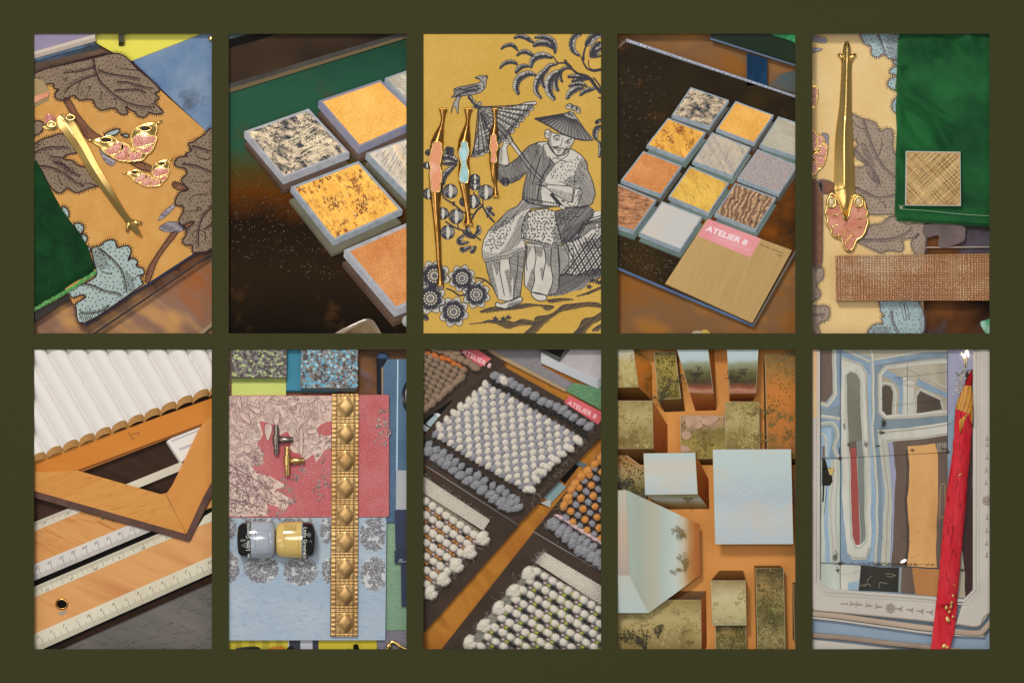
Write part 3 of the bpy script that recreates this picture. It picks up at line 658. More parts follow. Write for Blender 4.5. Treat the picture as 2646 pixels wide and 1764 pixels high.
class Print:
    """Layers of a printed pattern lying on one sample board."""
    def __init__(s, z, ink=None, hair=7.5, wl=3.4, taupe=None, duck=None):
        s.parts = []; s.n = 0; s.z = z; s.ink = ink or PLUM; s.L = {'t': MB(), 'd': MB(), 'r': MB(), 's': MB(), 'i': MB()}; s.hair = hair; s.wl = wl; s.taupe = taupe or TAUPE; s.duck = duck or DUCK
    def leaf(s, txt, lay, veins=(), gap=11.5, open_=False, sp=(2.0, 1.5), loops=()):
        p = smooth(q(txt), 4, True); f = MB(); s.n += 1; f.flat(p, s.z + .3 + (s.n % 20) * .02); s.parts.append((f, 'printed_leaf', {'t': s.taupe, 'd': s.duck, 'r': RUST}[lay]))
        I = s.L['i']; zi = s.z + 1.2; I.ribbon(p + [p[0]], s.wl, zi)
        side = -1 if area2(p) > 0 else 1
        fringe(I, p + [p[0]], s.hair, 5.0, 2.2, zi, side)
        specks(I, p, gap, sp[0], sp[1], zi)
        for v in veins:
            vp = smooth(q(v), 5); I.ribbon(vp, (3.6, 1.8), zi); fringe(I, vp, 7.5, 4.2, 1.9, zi, 1, .6)
        for v in loops: I.ribbon(smooth(q(v), 5), (1.2, 2.8), zi)
    def stem(s, txt):
        p = smooth(q(txt), 4, True); f = MB(); f.flat(p, s.z + .8); s.parts.append((f, 'stem', RUST)); I = s.L['i']; zi = s.z + 1.2
        I.ribbon(p + [p[0]], 2.2, zi); fringe(I, p + [p[0]], 4.5, 4.6, 1.5, zi, -1 if area2(p) > 0 else 1); hatch(I, p, .6, 5, 1.1, zi, part=(0, .45)); specks(I, p, 9, 1.3, 1, zi)
    def ribs(s, txt, ang, gap=4.2, w=1.7): hatch(s.L['i'], smooth(q(txt), 4, True), ang, gap, w, s.z + 1.3)
    def fur(s, txt):
        p = smooth(q(txt), 3, True); f = MB(); f.flat(p, s.z + .9); s.parts.append((f, 'silver_sprig', SILVER)); hatch(s.L['i'], p, .45, 2.6, 1.0, s.z + 1.4, keep=.7); hatch(s.L['i'], p, -.6, 3.6, .9, s.z + 1.4, keep=.6, part=(.1, .6)); s.L['i'].ribbon(p + [p[0]], 1.2, s.z + 1.3)
    def done(s, t):
        for f, n, m in s.parts: f.build(n, m, t)
        for k, n, m in (('t', 'taupe_leaves', s.taupe), ('d', 'duck_egg_leaves', s.duck), ('r', 'stems', RUST), ('s', 'silver_sprigs', SILVER), ('i', 'dark_outlines', s.ink)):
            if s.L[k].v: s.L[k].build(n, m, t)

def ridge_bar(spine, zb, prof=((-1, 0), (-.9, .4), (-.15, .9), (0, 1), (.15, .9), (.9, .4), (1, 0))):
    mb = MB(); n = len(spine); k = len(prof); hk = .46 / ZK.get(PANEL[0], 1)
    spine = [(x, y, w, h * hk) for x, y, w, h in spine]
    for i, (x, y, w, h) in enumerate(spine):
        a, b = spine[max(0, i - 1)], spine[min(n - 1, i + 1)]; dx, dy = b[0] - a[0], b[1] - a[1]; l = math.hypot(dx, dy) or 1
        nx, ny = dy / l, -dx / l
        for c, d in prof: mb.v.append(W(x - nx * c * w, y - ny * c * w, zb + d * h))
    for i in range(n - 1):
        for j in range(k - 1): mb.f.append((i * k + j, (i + 1) * k + j, (i + 1) * k + j + 1, i * k + j + 1))
    mb.f.append(tuple(range(k))); mb.f.append(tuple((n - 1) * k + j for j in range(k))[::-1])
    return mb
def zspine(items, h):
    out = []
    for s, w, k in items:
        x, y = q(s)[0]; out.append((x, y, w / 3.92, h * k))
    return smooth(out, 3)

WINGS = "-360,-50 -280,-80 -200,-100 -140,-70 -100,-40 -40,-25 10,10 50,60 30,-30 20,-90 40,-150 100,-195 200,-225 270,-222 282,-165 262,-110 282,-80 262,-20 232,50 185,82 140,140 70,158 0,160 -120,142 -190,95 -255,62 -285,10 -340,-20"
PETALS = ("-130,-30 -70,-15 -70,30 -150,80 -220,75 -225,50 -170,15", "-60,-10 -10,20 -10,60 -30,140 -110,135 -130,105 -80,50", "10,40 45,90 100,60 120,100 110,130 60,145 10,140 5,90", "60,20 130,40 190,20 220,0 225,40 190,70 150,70 90,40", "45,-50 80,-100 170,-95 255,-85 262,-65 240,-30 170,-10 110,10 60,10")
def butterfly(label, c, k, ang, zb, group, clipname=True):
    """Winged brass pull with enamel petals, two eyelets and two antennae; c its middle, k its size."""
    ca, sa = math.cos(ang), math.sin(ang)
    def L(s):
        o = []
        for t in s.split():
            x, y = map(float, t.split(',')); x *= k / 3.92; y *= k / 3.92; o.append((c[0] + x * ca - y * sa, c[1] + x * sa + y * ca))
        return o
    t = thing('butterfly_pull', label, 'drawer pull', c, group, zb)
    mb = MB(); p = smooth(L(WINGS), 4, True); mb.prism(p, zb, zb + 10 * k, bev=2.5 * k); mb.build('wing_body', GOLD, t, smooth='auto')
    mb = MB(); mb.tube([(x, y, zb + 9 * k) for x, y in p + p[:1]], 2.3 * k, 7, cap=False); mb.build('wing_rim', GOLD, t, smooth=True)
    for s in PETALS:
        pp = inset(smooth(L(s), 4, True), -2.6 * k); mb = MB(); mb.prism(pp, zb + 9 * k, zb + 12.5 * k, bev=1.0); pt = mb.build('enamel_petal', GLAZE, t, smooth='auto')
        mb = MB(); specks(mb, inset(pp, 3.0 * k), 8.0 * k, 1.9 * k, 1.7 * k, zb + 12.9 * k); 
        if mb.v: mb.build('red_spots', GLAZE_DOT, pt, kind='stuff')
        mb = MB(); mb.tube([(x, y, zb + 12.2 * k) for x, y in pp + pp[:1]], 1.3 * k, 6, cap=False); mb.build('petal_rim', GOLD, pt, smooth=True)
    hole = mat('eyelet_shadow', '#3b3226', rough=.4)
    for s in ("-230,-58", "165,-175"):
        e = L(s)[0]; mb = MB(); r = [(e[0] + 13 * k * math.cos(a) * (1.2), e[1] + 7.5 * k * math.sin(a)) for a in [i * .45 for i in range(15)]]
        mb.tube([(x, y, zb + 12 * k) for x, y in r], 2.8 * k, 7, cap=False); ey = mb.build('eyelet', GOLD, t, smooth=True)
        mb = MB(); mb.flat(inset(r[:14], .5), zb + 11.4 * k); mb.build('eyelet_hollow', hole, ey)
    for s in ("-350,-50 -400,-56 -420,-50", "255,-215 300,-235 335,-252"):
        pts = L(s); mb = MB(); mb.tube([(x, y, zb + 8 * k) for x, y in pts], [4 * k, 2.6 * k, 2.2 * k], 7); mb.build('antenna', GOLD, t, smooth=True)
    return t

def panel1():
    PANEL[0] = 1
    floor = mat('warm_floor_boards', '#9a5a28', '#cf9a58', rough=.35, sc_=5, det=2, mix=(.3, .7), c3='#8c6a58', stretch=(1, 2.2, 1), rot=.6, fine=('#2c2724', 6, .62, .75))
    mb = MB(); mb.prism([(70, 70), (565, 70), (565, 879), (70, 879)], -75, -70); o = struct(mb.build('floor', floor)); o['label'] = 'orange brown floor glimpsed under the glass table'
    smoke = mat('smoked_glass', '#17110f', '#2a1d18', rough=.12, spec=.5, sc_=8)
    # glass table edge: two dark bars and the pale slot between
    t = thing('glass_table', 'dark edged glass table under the leafy wallpaper sample', 'table', (330, 800), z=-60)
    mb = MB(); mb.prism(q("b610,1545 b1860,700 b1860,722 b650,1545"), -50, -38); mb.build('table_edge', smoke, t)
    mb = MB(); mb.prism(q("b1680,1545 b1860,1400 b1860,1440 b1740,1545"), -62, -52); mb.build('lower_rail', mat('bronze_rail', '#6a5a44', rough=.3, metal=.6), t)
    mb = MB(); mb.prism(q("b20,1330 b420,1130 b430,1165 b20,1430"), -50, -36); mb.build('corner_edge', smoke, t)
    # far samples
    t = thing('yellow_board', 'bright yellow board behind the leafy wallpaper', 'sample board', (300, 110), z=-42)
    mb = MB(); mb.prism(q("600,10 1800,10 1010,315 880,250 650,120"), -46, -42); mb.build('face', mat('acid_yellow', '#dcd23f', '#e6dc58', rough=.5, sc_=6), t)
    mb = MB(); mb.prism(q("895,20 948,20 948,122 898,122"), -42, -14, off=(-2, 10)); tag(mb.build('peg', mat('black_peg', '#34331f', rough=.5)), 'short black peg standing on the yellow board', 'peg')
    denim = mat('washed_denim', '#5f7da3', '#8396ad', rough=.95, spec=.1, sc_=12, det=6, mix=(.3, .7), bump=.4, bsc=500, fine=('#4b5160', 9, .6, .78))
    mb = MB(); mb.prism(q("1030,310 1760,30 1860,0 1860,1100 1320,590"), -40, -32); tag(mb.build('denim_sample', denim), 'washed blue denim sample beside the yellow board', 'fabric')
    mb = MB(); mb.blob(*q("1832,85")[0], -22, 9, 7, 7); tag(mb.build('brass_button', GOLD, smooth=True), 'tiny brass button on the denim at the corner', 'button')
    t = thing('stone_slab', 'lavender grey stone slab with white front edge', 'slab', (150, 115), z=-30)
    mb = MB(); mb.prism(q("10,20 655,20 655,75 40,250 10,255"), -20, -12, off=(2, 9)); mb.build('edge', mat('white_stone_edge', '#c7b8ab', rough=.5), t)
    mb = MB(); mb.flat(q("10,20 640,20 640,46 40,218 10,226"), -11.6); mb.build('top_face', mat('lavender_stone', '#84789a', '#93889e', rough=.6, sc_=14), t)
    t = thing('glass_sample_stack', 'stack of dark blue glass sheets under the stone slab', 'glass sheets', (170, 150), z=-32)
    for s, m in (("10,300 640,120 690,160 720,200 10,395", mat('blue_black_glass', '#33485c', '#23282f', rough=.15, sc_=12)), ("10,345 720,190 770,225 300,350 10,445", mat('brown_glass', '#5f4634', '#463529', rough=.2, sc_=9)), ("10,275 600,115 650,125 640,150 10,325", mat('steel_blue_glass', '#54708c', '#2b3444', rough=.15, sc_=14))):
        mb = MB(); mb.prism(q(s), -34, -30 + MB_N(), off=(1, 4)); mb.build('sheet', m, t)
    # wallpaper board
    z = -22
    ochre = mat('ochre_paper', '#c8924a', '#d09c55', rough=.7, spec=.25, sc_=30, bump=.15, bsc=500)
    t = thing('wallpaper_sample', 'ochre wallpaper sample with furry taupe and pale blue leaves', 'wallpaper', (320, 450), z=z - 7)
    bp = q("0,450 900,240 1900,1130 b1900,563 b548,1440 b0,440")
    mb = MB(); mb.prism(bp, z - 7, z); mb.build('sheet', ochre, t)
    mb = MB(); a, b = q("b548,1440 b1900,563"); mb.prism([a, b, (b[0] + 1, b[1] + 6), (a[0] + 2, a[1] + 6)], z - 9, z - 1.5); mb.build('dark_edge', mat('navy_edge', '#27304a', rough=.4), t)
    P = Print(z)
    P.leaf("0,470 130,400 330,352 620,287 900,240 1090,400 1190,480 1310,600 1260,640 1305,690 1255,730 1345,830 1270,850 1205,835 1160,880 1090,870 1060,830 1010,805 965,775 985,830 960,855 900,840 870,795 790,795 720,810 660,770 640,715 580,700 500,710 440,660 380,690 310,710 255,685 250,640 290,600 240,590 230,540 120,550 110,500", 't',
           ("640,285 660,400 700,500 780,590 880,670 980,730 1090,760 1250,780", "670,450 560,490 420,560 340,650", "690,400 800,440 1000,470 1120,490", "850,610 950,600 1100,600 1180,640", "880,520 1000,530 1100,560 1250,590", "660,370 500,420 330,430"),
           loops=("560,690 590,620 610,570 580,580", "730,720 715,660 730,620", "860,790 870,730 850,690 840,710", "490,650 480,580 510,520", "330,500 370,490 345,520", "1190,770 1240,740 1250,790", "880,370 940,390 1090,410"))
    P.leaf("0,1190 110,1110 200,1080 320,1050 400,1130 480,1230 420,1250 350,1270 340,1310 420,1320 480,1370 580,1400 640,1500 690,1568 b695,40 b600,60 b470,110 b380,60 b340,90 b290,115 b230,80 b170,0 100,1400 0,1300", 't',
           ("0,1260 150,1190 300,1180 400,1190", "80,1370 220,1390 350,1450 470,1540 b560,40", "240,1340 330,1350 430,1440 520,1470"), loops=("160,1250 230,1280 330,1290", "290,1440 290,1520 330,1568", "40,1190 80,1170 70,1140", "b500,10 b600,20 b660,30"))
    P.ribs("190,1270 330,1290 300,1330 220,1340", .9); P.ribs("250,1350 400,1380 460,1440 380,1450", 1.1)
    P.leaf("1900,1050 1730,1080 1660,1130 1600,1150 1630,1220 1570,1250 1590,1275 1500,1290 1460,1340 1480,1380 1560,1400 1590,1450 1530,1510 1560,1568 b1600,80 b1510,110 b1465,200 b1490,240 b1540,240 b1550,300 b1510,370 b1510,430 b1570,450 b1580,530 b1540,600 b1580,640 b1640,640 b1660,715 b1900,560", 't',
           ("1640,1170 1760,1200 1840,1230", "1540,1350 1680,1370 1800,1420 1860,1430", "b1860,240 b1760,340 b1710,470 b1705,660", "b1760,480 b1860,400"), loops=("1660,1230 1700,1290 1800,1310 1820,1280", "1620,1530 1760,1540 1820,1520", "b1600,180 b1680,130 b1790,125", "b1550,300 b1680,290 b1730,270 b1700,260 b1680,295", "b1640,560 b1660,500 b1720,490 b1770,520 b1770,590"))
    P.leaf("b1560,440 b1640,400 b1650,410 b1600,460 b1560,480", 'r', gap=30)
    P.leaf("b620,680 b650,660 b700,650 b760,600 b850,590 b880,665 b940,650 b990,650 b1020,700 b990,790 b1040,770 b1085,810 b1070,850 b1140,880 b1150,930 b1110,960 b1130,1010 b1090,1075 b545,1430 b460,1260 b470,1225 b560,1165 b520,1140 b430,1172 b395,1100 b600,1000 b670,930 b640,800", 'd',
           ("b700,670 b820,770 b920,880 b960,1000 b980,1130", "b510,1020 b640,1050 b760,1100 b880,1120 b940,1160", "b800,1250 b720,1310 b620,1330 b490,1330"), gap=12.5, sp=(2.4, 1.6), loops=("b1050,990 b1080,950 b1140,935", "b690,880 b760,920 b830,930", "b990,800 b1010,760 b1000,740"))
    P.ribs("b630,690 b720,690 b780,800 b800,860 b690,880 b640,800", .12, 4.6, 1.7); P.ribs("b950,900 b1030,960 b1060,1080 b990,1110", .25, 4.8, 1.9); P.ribs("b500,1340 b650,1335 b600,1400 b545,1420", 1.2, 4.6, 2.0)
    for s in ("b320,250 b375,275 b390,330 b370,370 b330,330", "b440,425 b515,425 b540,470 b510,525 b480,500", "b515,530 b570,545 b570,595 b540,620", "b560,650 b600,660 b605,700 b575,710"): P.leaf(s, 'd', gap=9)
    P.stem("335,705 395,700 470,830 560,950 640,1030 720,1085 650,1120 560,1085 490,960 420,860"); P.stem("b1490,510 b1440,585 b1340,710 b1265,840 b1215,990 b1165,1010 b1190,880 b1275,740 b1350,630 b1435,515"); P.stem("960,1300 1110,1330 1260,1400 1200,1430 1080,1390")
    P.stem("b1450,0 b1530,20 b1590,70 b1500,80 b1440,40")
    P.fur("b1295,390 b1330,320 b1400,255 b1475,225 b1450,270 b1370,350"); P.fur("b1305,460 b1400,405 b1500,410 b1565,470 b1480,515 b1340,495"); P.fur("700,1200 800,1290 865,1325 820,1375 745,1320")
    for s in ("750,1055 850,1005 905,1010 870,1055 790,1075", "915,1060 990,1055 985,1085"): P.leaf(s, 'd', gap=20)
    P.leaf("0,960 60,920 120,930 130,980 110,1030 60,1060 0,1080", 't', gap=14)
    P.done(t)
    # little striped tile at the left edge
    t = thing('striped_tile', 'small pale striped tile with peach marble end beside the wallpaper leaf', 'tile', (105, 245), z=z)
    mb = MB(); mb.prism(q("10,480 120,500 190,610 180,660 40,730 10,735"), z, z + 7, off=(1, 14), bev=1); mb.build('body', mat('pale_straw', '#b59a72', '#8d7a55', rough=.35, kind='wave', sc_=60, det=1, rot=1.3), t)
    mb = MB(); mb.flat(q("10,680 190,620 182,672 45,732 10,740"), z + 7.5); mb.build('marble_end', mat('peach_marble', '#d8825a', '#d9b49b', rough=.3, sc_=30), t)
    # velvet
    mb = MB()
    vq = [q("-40,1290")[0], q("70,1330")[0], q("b668,905")[0], q("b-10,1330")[0]]
    side = smooth(q("70,1330 180,1560 b330,290 b480,500 b600,690 b670,915"), 4)
    rows = 46; cols = 34; btm = q("b-10,1325 b200,1210 b420,1085 b670,915")
    o0 = 0
    for j in range(rows + 1):
        b_ = j / rows; e = side[min(len(side) - 1, int(b_ * (len(side) - 1)))]
        l = (60, q("-40,1300")[0][1] + (q("b-10,1325")[0][1] - q("-40,1300")[0][1]) * b_)
        for i in range(cols + 1):
            a = i / cols; x, y = lerp(l, e, a)
            h = -14 + 2.2 * math.sin(x * .045 + y * .02) + 3.0 * mnoise.noise(Vector((x * .02, y * .02, 1))) - 12 * max(0, a - .95) / .05 * .5 - (8 * max(0, b_ - .96) / .04)
            mb.v.append(W(x, y, min(h, -7)))
    for j in range(rows):
        for i in range(cols):
            k = j * (cols + 1) + i; mb.f.append((k, k + cols + 1, k + cols + 2, k + 1))
    t = thing('velvet_sample', 'green velvet swatch overlapping the wallpaper with a pale cut edge', 'fabric', (130, 620), z=z)
    mb.build('pile', VELVET, t, smooth=True)
    mb = MB(); ed = resample(btm, 1.5); lit = mat('velvet_cut_edge', '#3f8f45', '#78b673', rough=.9, sc_=120, sheen=.5)
    for p in ed:
        for _ in range(2): mb.ribbon([(p[0] + R.uniform(-1, 1), p[1] - R.uniform(3, 9)), (p[0] + R.uniform(-1.5, 1), p[1] + R.uniform(1, 6))], (1.6, .6), -18 + R.random() * 3)
    mb.build('cut_edge', lit, t)
    # handles
    t = thing('long_handle', 'long ridged brass handle lying across the ochre wallpaper with twin prongs', 'handle', q("560,1250")[0], 'ridged brass handles', z)
    zb = z + 1
    ridge_bar(zspine([("290,870", 40, .6), ("350,930", 88, .9), ("430,1050", 82, 1), ("520,1190", 72, 1), ("620,1370", 66, 1), ("720,1530", 60, 1), ("b800,110", 52, .95), ("b890,250", 42, .9), ("b960,350", 36, .85), ("b1030,440", 40, .8), ("b1090,515", 30, .75), ("b1128,556", 14, .6)], 24), zb).build('shaft', GOLD, t, smooth='auto')
    for s in ("b1010,400 b990,440 b985,505", "b1020,400 b1080,415 b1130,418"):
        mb = MB(); pts = q(s); mb.tube([(x, y, zb + 8) for x, y in pts], [7, 6, 4.5], 8); mb.build('prong', GOLD, t, smooth=True)
    for s in ("215,955", "405,885"):
        e = q(s)[0]; mb = MB(); mb.tube([(e[0] + 11 * math.cos(a), e[1] + 7 * math.sin(a), zb + 8) for a in [i * .45 for i in range(15)]], 3.6, 7, cap=False); mb.build('loop', GOLD, t, smooth=True)
    mb = MB(); mb.prism(hexq("120,980 150,920 240,900 280,960 250,1010 170,1010"), zb, zb + 8, bev=3); mb.build('shell_foot', GOLD, t, smooth='auto')
    mb = MB(); mb.prism(hexq("135,930 150,880 180,842 225,860 255,890 230,930 170,950"), zb + 2, zb + 11, bev=2); mb.build('enamel_tip', mat('rose_enamel', '#c98679', '#b96f66', rough=.25, sc_=40, coat=.5), t, smooth='auto')
    g = 'winged brass pulls with pink enamel'
    butterfly('larger winged brass pull with red spotted pink enamel beside the long handle', q("1000,1170")[0], 1.0, 0, zb, g)
    butterfly('smaller winged brass pull with spotted pink enamel below the larger one', q("1220,1475")[0], .68, -.03, zb, g)
_mbn = [0]
def MB_N():
    _mbn[0] += 1; return _mbn[0] * 2.5
panel1()

def panel5():
    PANEL[0] = 5
    z = -46
    glow = mat('amber_murk', '#2a1a12', '#6b4224', rough=.25, sc_=7, det=2, mix=(.4, .66), fine=('#55505a', 6, .56, .7), spec=.5)
    mb = MB(); mb.prism(q("1100,1400 1880,1400 b1880,1600 b1100,1600"), -60, -56); o = struct(mb.build('table_top', glow)); o['label'] = 'dark glass table top with brown murk below'
    mb = MB(); mb.prism(q("b1150,655 b1880,650 b1880,662 b1150,668"), -50, -46); tag(mb.build('table_glass_rail', mat('pale_rail', '#a99b93', rough=.3)), 'thin pale rail line crossing the dark table', 'rail')
    mb = MB(); mb.prism(hexq("b1750,1430 b1800,1400 b1870,1390 b1870,1560 b1810,1540"), -30, -26); tag(mb.build('green_scrap', mat('mint_scrap', '#3f9a6a', '#a9cfc0', rough=.8, sc_=40)), 'small green scrap peeping in at the bottom corner', 'fabric')
    mb = MB(); mb.prism(hexq("b1200,430 b1560,440 b1600,520 b1580,600 b1440,650 b1330,640 b1330,540 b1200,560"), -54, -40); tag(mb.build('grey_pad', mat('mauve_grey', '#6f5f5f', '#4a3c38', rough=.5, sc_=12)), 'mauve grey padded shape under the green velvet hem', 'pad')
    gilt = mat('pale_gilt_paper', '#dcb97c', '#e8cd98', rough=.45, spec=.5, sc_=7, mix=(.3, .7), bump=.2, bsc=600, fine=('#d0a460', 200, .55, .75))
    t = thing('wallpaper_sample', 'pale gilt wallpaper sample with furry grey and blue leaves under the ribbed glass', 'wallpaper', q("500,1500")[0], z=z - 6)
    mb = MB(); mb.prism(q("-20,-20 1188,-20 b1186,720 b1172,1600 b-20,1600"), z - 6, z); mb.build('sheet', gilt, t)
    P = Print(z, mat('soft_plum_print', '#6b5f5e', rough=.85, spec=.1), 7.0, 2.4, mat('warm_grey_print', '#a39282', '#988776', rough=.85, sc_=30), mat('pale_blue_print', '#a6bcc0', '#9ab1b6', rough=.85, sc_=30))
    P.leaf("570,0 558,90 590,140 640,150 650,200 660,250 720,270 750,238 800,250 830,280 960,290 960,0", 'd', ("720,40 760,130 800,240",), gap=11); P.ribs("800,60 930,60 930,270 830,260", .4, 4.4)
    for s in ("960,290 885,295 870,320 890,345 960,345", "960,365 880,370 840,400 840,435 890,445 960,445", "960,465 890,470 830,500 815,550 860,592 960,600", "960,690 890,690 858,760 885,825 960,830"): P.leaf(s, 'd', gap=11)
    P.leaf("440,860 540,890 620,910 690,940 730,1020 790,1000 850,1000 870,1080 860,1160 895,1260 960,1300 960,1560 b960,310 b840,322 b620,322 b600,250 b500,150 480,1568 470,1400 540,1390 600,1350 500,1290 470,1200 510,1180 500,1110 450,1080", 't',
           ("575,910 620,1050 680,1200 760,1350 900,1490", "480,1190 560,1290 680,1420 740,1568", "b500,50 b620,110 b720,150 b900,120"), gap=10.5, loops=("450,890 500,970 580,1000", "750,1080 755,1170 720,1270", "b700,0 b715,40 b690,50", "b720,210 b760,200 b800,260", "590,1400 650,1500 720,1530"))
    P.ribs("540,1150 600,1160 650,1280 700,1400 600,1330", .35, 4.2); P.ribs("600,1420 700,1440 740,1540 660,1530", 1.3, 4.2)
    P.leaf("b960,350 b820,360 b760,420 b640,440 b590,540 b510,590 b580,640 b690,690 b740,715 b840,690 b950,705 b975,640 b950,585 b1080,560 b1135,520 b1060,600 b1060,650 b1100,725 b1186,725 b1186,420 b1000,430", 't', ("b560,578 b720,580 b880,560 b1000,510 b1060,440",), gap=11)
    P.stem("-20,1568 140,1540 b145,0 b155,100 b155,500 b140,850 b40,840 b-20,800"); P.ribs("b60,0 b110,0 b110,820 b60,820", .3, 3.6, 1.4); P.stem("b120,-20 b260,10 b260,100 b150,110")
    P.leaf("b-20,860 b130,858 b165,920 b150,980 b90,1040 b120,1100 b130,1150 b80,1195 b-20,1195", 't'); P.leaf("b-20,1280 b120,1258 b205,1260 b222,1330 b200,1392 b100,1445 b135,1570 b-20,1570", 't', ("b30,1330 b100,1340 b180,1330",))
    P.leaf("b740,1262 b765,1190 b1118,1190 b1150,1570 b645,1570 b660,1455 b772,1432 b750,1385 b782,1350 b745,1310", 'd', ("b860,1300 b870,1400 b940,1540",), gap=12, loops=("b930,1220 b960,1300 b980,1390 b1005,1390 b990,1300 b980,1220", "b1000,1220 b1030,1320 b1030,1390")); P.ribs("b660,1470 b840,1470 b800,1560 b660,1560", 1.15, 5, 2.2); P.ribs("b1120,1190 b1170,1190 b1170,1560 b1150,1560", -.6, 5, 1.6)
    P.fur("-20,50 100,55 190,80 185,125 110,120 -20,90"); P.fur("-20,190 60,175 155,185 100,215 -20,235"); P.fur("140,1040 210,1050 215,1120 200,1230 180,1100")
    P.done(t)
    # velvet with soft folds
    t = thing('velvet_sample', 'green velvet swatch with folds and a stitched hem under the square tile', 'fabric', q("1400,900")[0], z=z)
    def fold(x, y):
        g = lambda cx, cy, sx, sy, an: math.exp(-(((x - cx) * math.cos(an) + (y - cy) * math.sin(an)) / sx) ** 2 - ((-(x - cx) * math.sin(an) + (y - cy) * math.cos(an)) / sy) ** 2)
        u = (x - 2088) * 3.92; v = (y - 78) * 3.92
        h = 0
        for cx, cy, sx, sy, an, k in ((1180, 760, 330, 40, .55, 9), (1350, 1050, 300, 45, 1.05, 9), (1100, 900, 250, 60, .6, -10), (1170, 1080, 200, 55, .7, -10), (1550, 230, 220, 50, .9, -8), (1280, 280, 150, 60, .5, -7), (1650, 120, 160, 50, 1.2, 7), (970, 420, 90, 40, -.4, -6), (980, 560, 110, 40, .2, 6), (1700, 600, 260, 240, 0, 4), (1000, 1250, 90, 60, .3, -6), (1640, 340, 150, 45, .8, 6)):
            dx, dy = u - cx, v - cy; a = (dx * math.cos(an) + dy * math.sin(an)) / sx; b = (-dx * math.sin(an) + dy * math.cos(an)) / sy; b /= 1.25; h += k * math.exp(-a * a - b * b)
        return h
    mb = MB(); lf = smooth(q("935,-20 915,150 908,300 905,450 890,600 905,640 895,800 905,1000 895,1250 892,1500 b890,120 b885,300 b905,395"), 4); nr, nc = 150, 70
    for j in range(nr + 1):
        b_ = j / nr; f = b_ * (len(lf) - 1); i0 = int(f); l = lerp(lf[i0], lf[min(i0 + 1, len(lf) - 1)], f - i0); r = (2575, l[1] + (b_ ** 4) * 17)
        for i in range(nc + 1):
            a = i / nc; x, y = lerp(l, r, a)
            edge = min(1, a / .02) * min(1, (1 - b_) / .03); h = -22 + fold(x, y) * 2.6 * min(1, a / .08) + 1.5 * mnoise.noise(Vector((x * .015, y * .015, 3)))
            hv = b_ * nr
            if abs(b_ - .925) < .012: h -= 2.2 * (1 - abs(b_ - .925) / .012)
            h = max(-42, min(h, -4))
            mb.v.append(W(x, y, (z + 1) * (1 - edge) + h * edge))
    for j in range(nr):
        for i in range(nc):
            k = j * (nc + 1) + i; mb.f.append((k, k + nc + 1, k + nc + 2, k + 1))
    v5 = mat('emerald_velvet', '#0a3a1c', '#1a6030', rough=.75, spec=.2, sc_=9, det=3, mix=(.32, .7), bump=.6, bsc=650, sheen=.8)  # lighter patches paint the velvet's sheen into its colour
    v5.node_tree.nodes['Principled BSDF'].inputs['Sheen Tint'].default_value = (.3, .85, .35, 1)
    mb.build('pile', v5, t, smooth=True)
    thread = mat('hem_thread', '#a9c7a0', rough=.8); st = resample(smooth(q("b945,275 b1200,290 b1500,322 b1860,345"), 5), 5.2)
    mb = MB()
    for a, b in zip(st[::1], st[1::1]): mb.tube([(a[0], a[1], -15), (lerp(a, b, .62)[0], lerp(a, b, .62)[1], -15)], .8, 5)
    mb.build('hem_stitching', thread, t)
    mb = MB()
    for k in range(5): mb.tube([(*q("b945,275")[0], -13), (*q(f"b{925+k*11},{235+k%2*12}")[0], -11)], .6, 5)
    mb.build('thread_end', mat('pale_thread', '#c9bfae', rough=.8), t)
    # tile on the velvet
    t = thing('square_tile', 'square gold cross-hatched tile resting on the green velvet', 'tile', q("1265,1400")[0], z=-14)
    tq = q("990,1225 1545,1232 b1550,246 b984,241"); mb = MB(); mb.prism(tq, -20, -3, bev=1.2); mb.build('glass_body', mat('pale_glass_edge', '#b9b8b4', rough=.25, spec=.5), t)
    ip = inset(tq, 2.6); mb = MB(); mb.flat(ip, -2.6); fc = mb.build('gold_face', mat('brushed_straw', '#c19a63', '#a67e4c', rough=.4, metal=.3, sc_=20), t)
    for nm, c, an, seed in (('dark_scratches', '#5d4326', .78, 1), ('pale_scratches', '#ecd29c', -.78, 2), ('dark_scratches', '#6d5230', -.74, 3), ('pale_scratches', '#e8cb92', .8, 4)):
        mb = MB(); hatch(mb, ip, an, 4.4, 1.0, -2.4 + seed * .06, keep=.75, part=(.0, .95)); hatch(mb, ip, an + .06, 9, .9, -2.2 + seed * .06, keep=.6, part=(.3, 1)); mb.build(nm, mat('scratch' + c[1:], c, rough=.45, metal=.2), fc)
    # ribbed glass strip
    t = thing('ribbed_glass_strip', 'ribbed brown glass strip laid across the wallpaper bottom', 'glass strip', q("b900,960")[0], z=-20)
    gq = q("b283,746 b1880,722 b1880,1204 b288,1206"); rr = random.Random(5); rowh = [rr.choice((.5, .6, .7, 1.0)) for _ in range(20)]
    mb = MB(); mb.prism(gq, -45, -15); mb.build('glass_body', mat('copper_glass_body', '#8a6348', rough=.2, spec=.5), t)
    colw = [rr.uniform(.7, 1.2) for _ in range(60)]; cs = [0]
    for w_ in colw: cs.append(cs[-1] + w_)
    def rib(a, b):
        r_ = b * 20; k = int(min(19, r_)); ph = r_ - k; h = (math.sin(math.pi * ph)) ** .8
        x = a * cs[-1]; i = 0
        while i < 59 and cs[i + 1] < x: i += 1
        pc = (x - cs[i]) / (cs[i + 1] - cs[i]); bead = math.sin(math.pi * pc) ** .6
        am = (.35 + .65 * bead) if rowh[k] < .62 or k in (10, 16) else (.75 + .25 * bead)
        return -14.5 + 4.2 * h * am
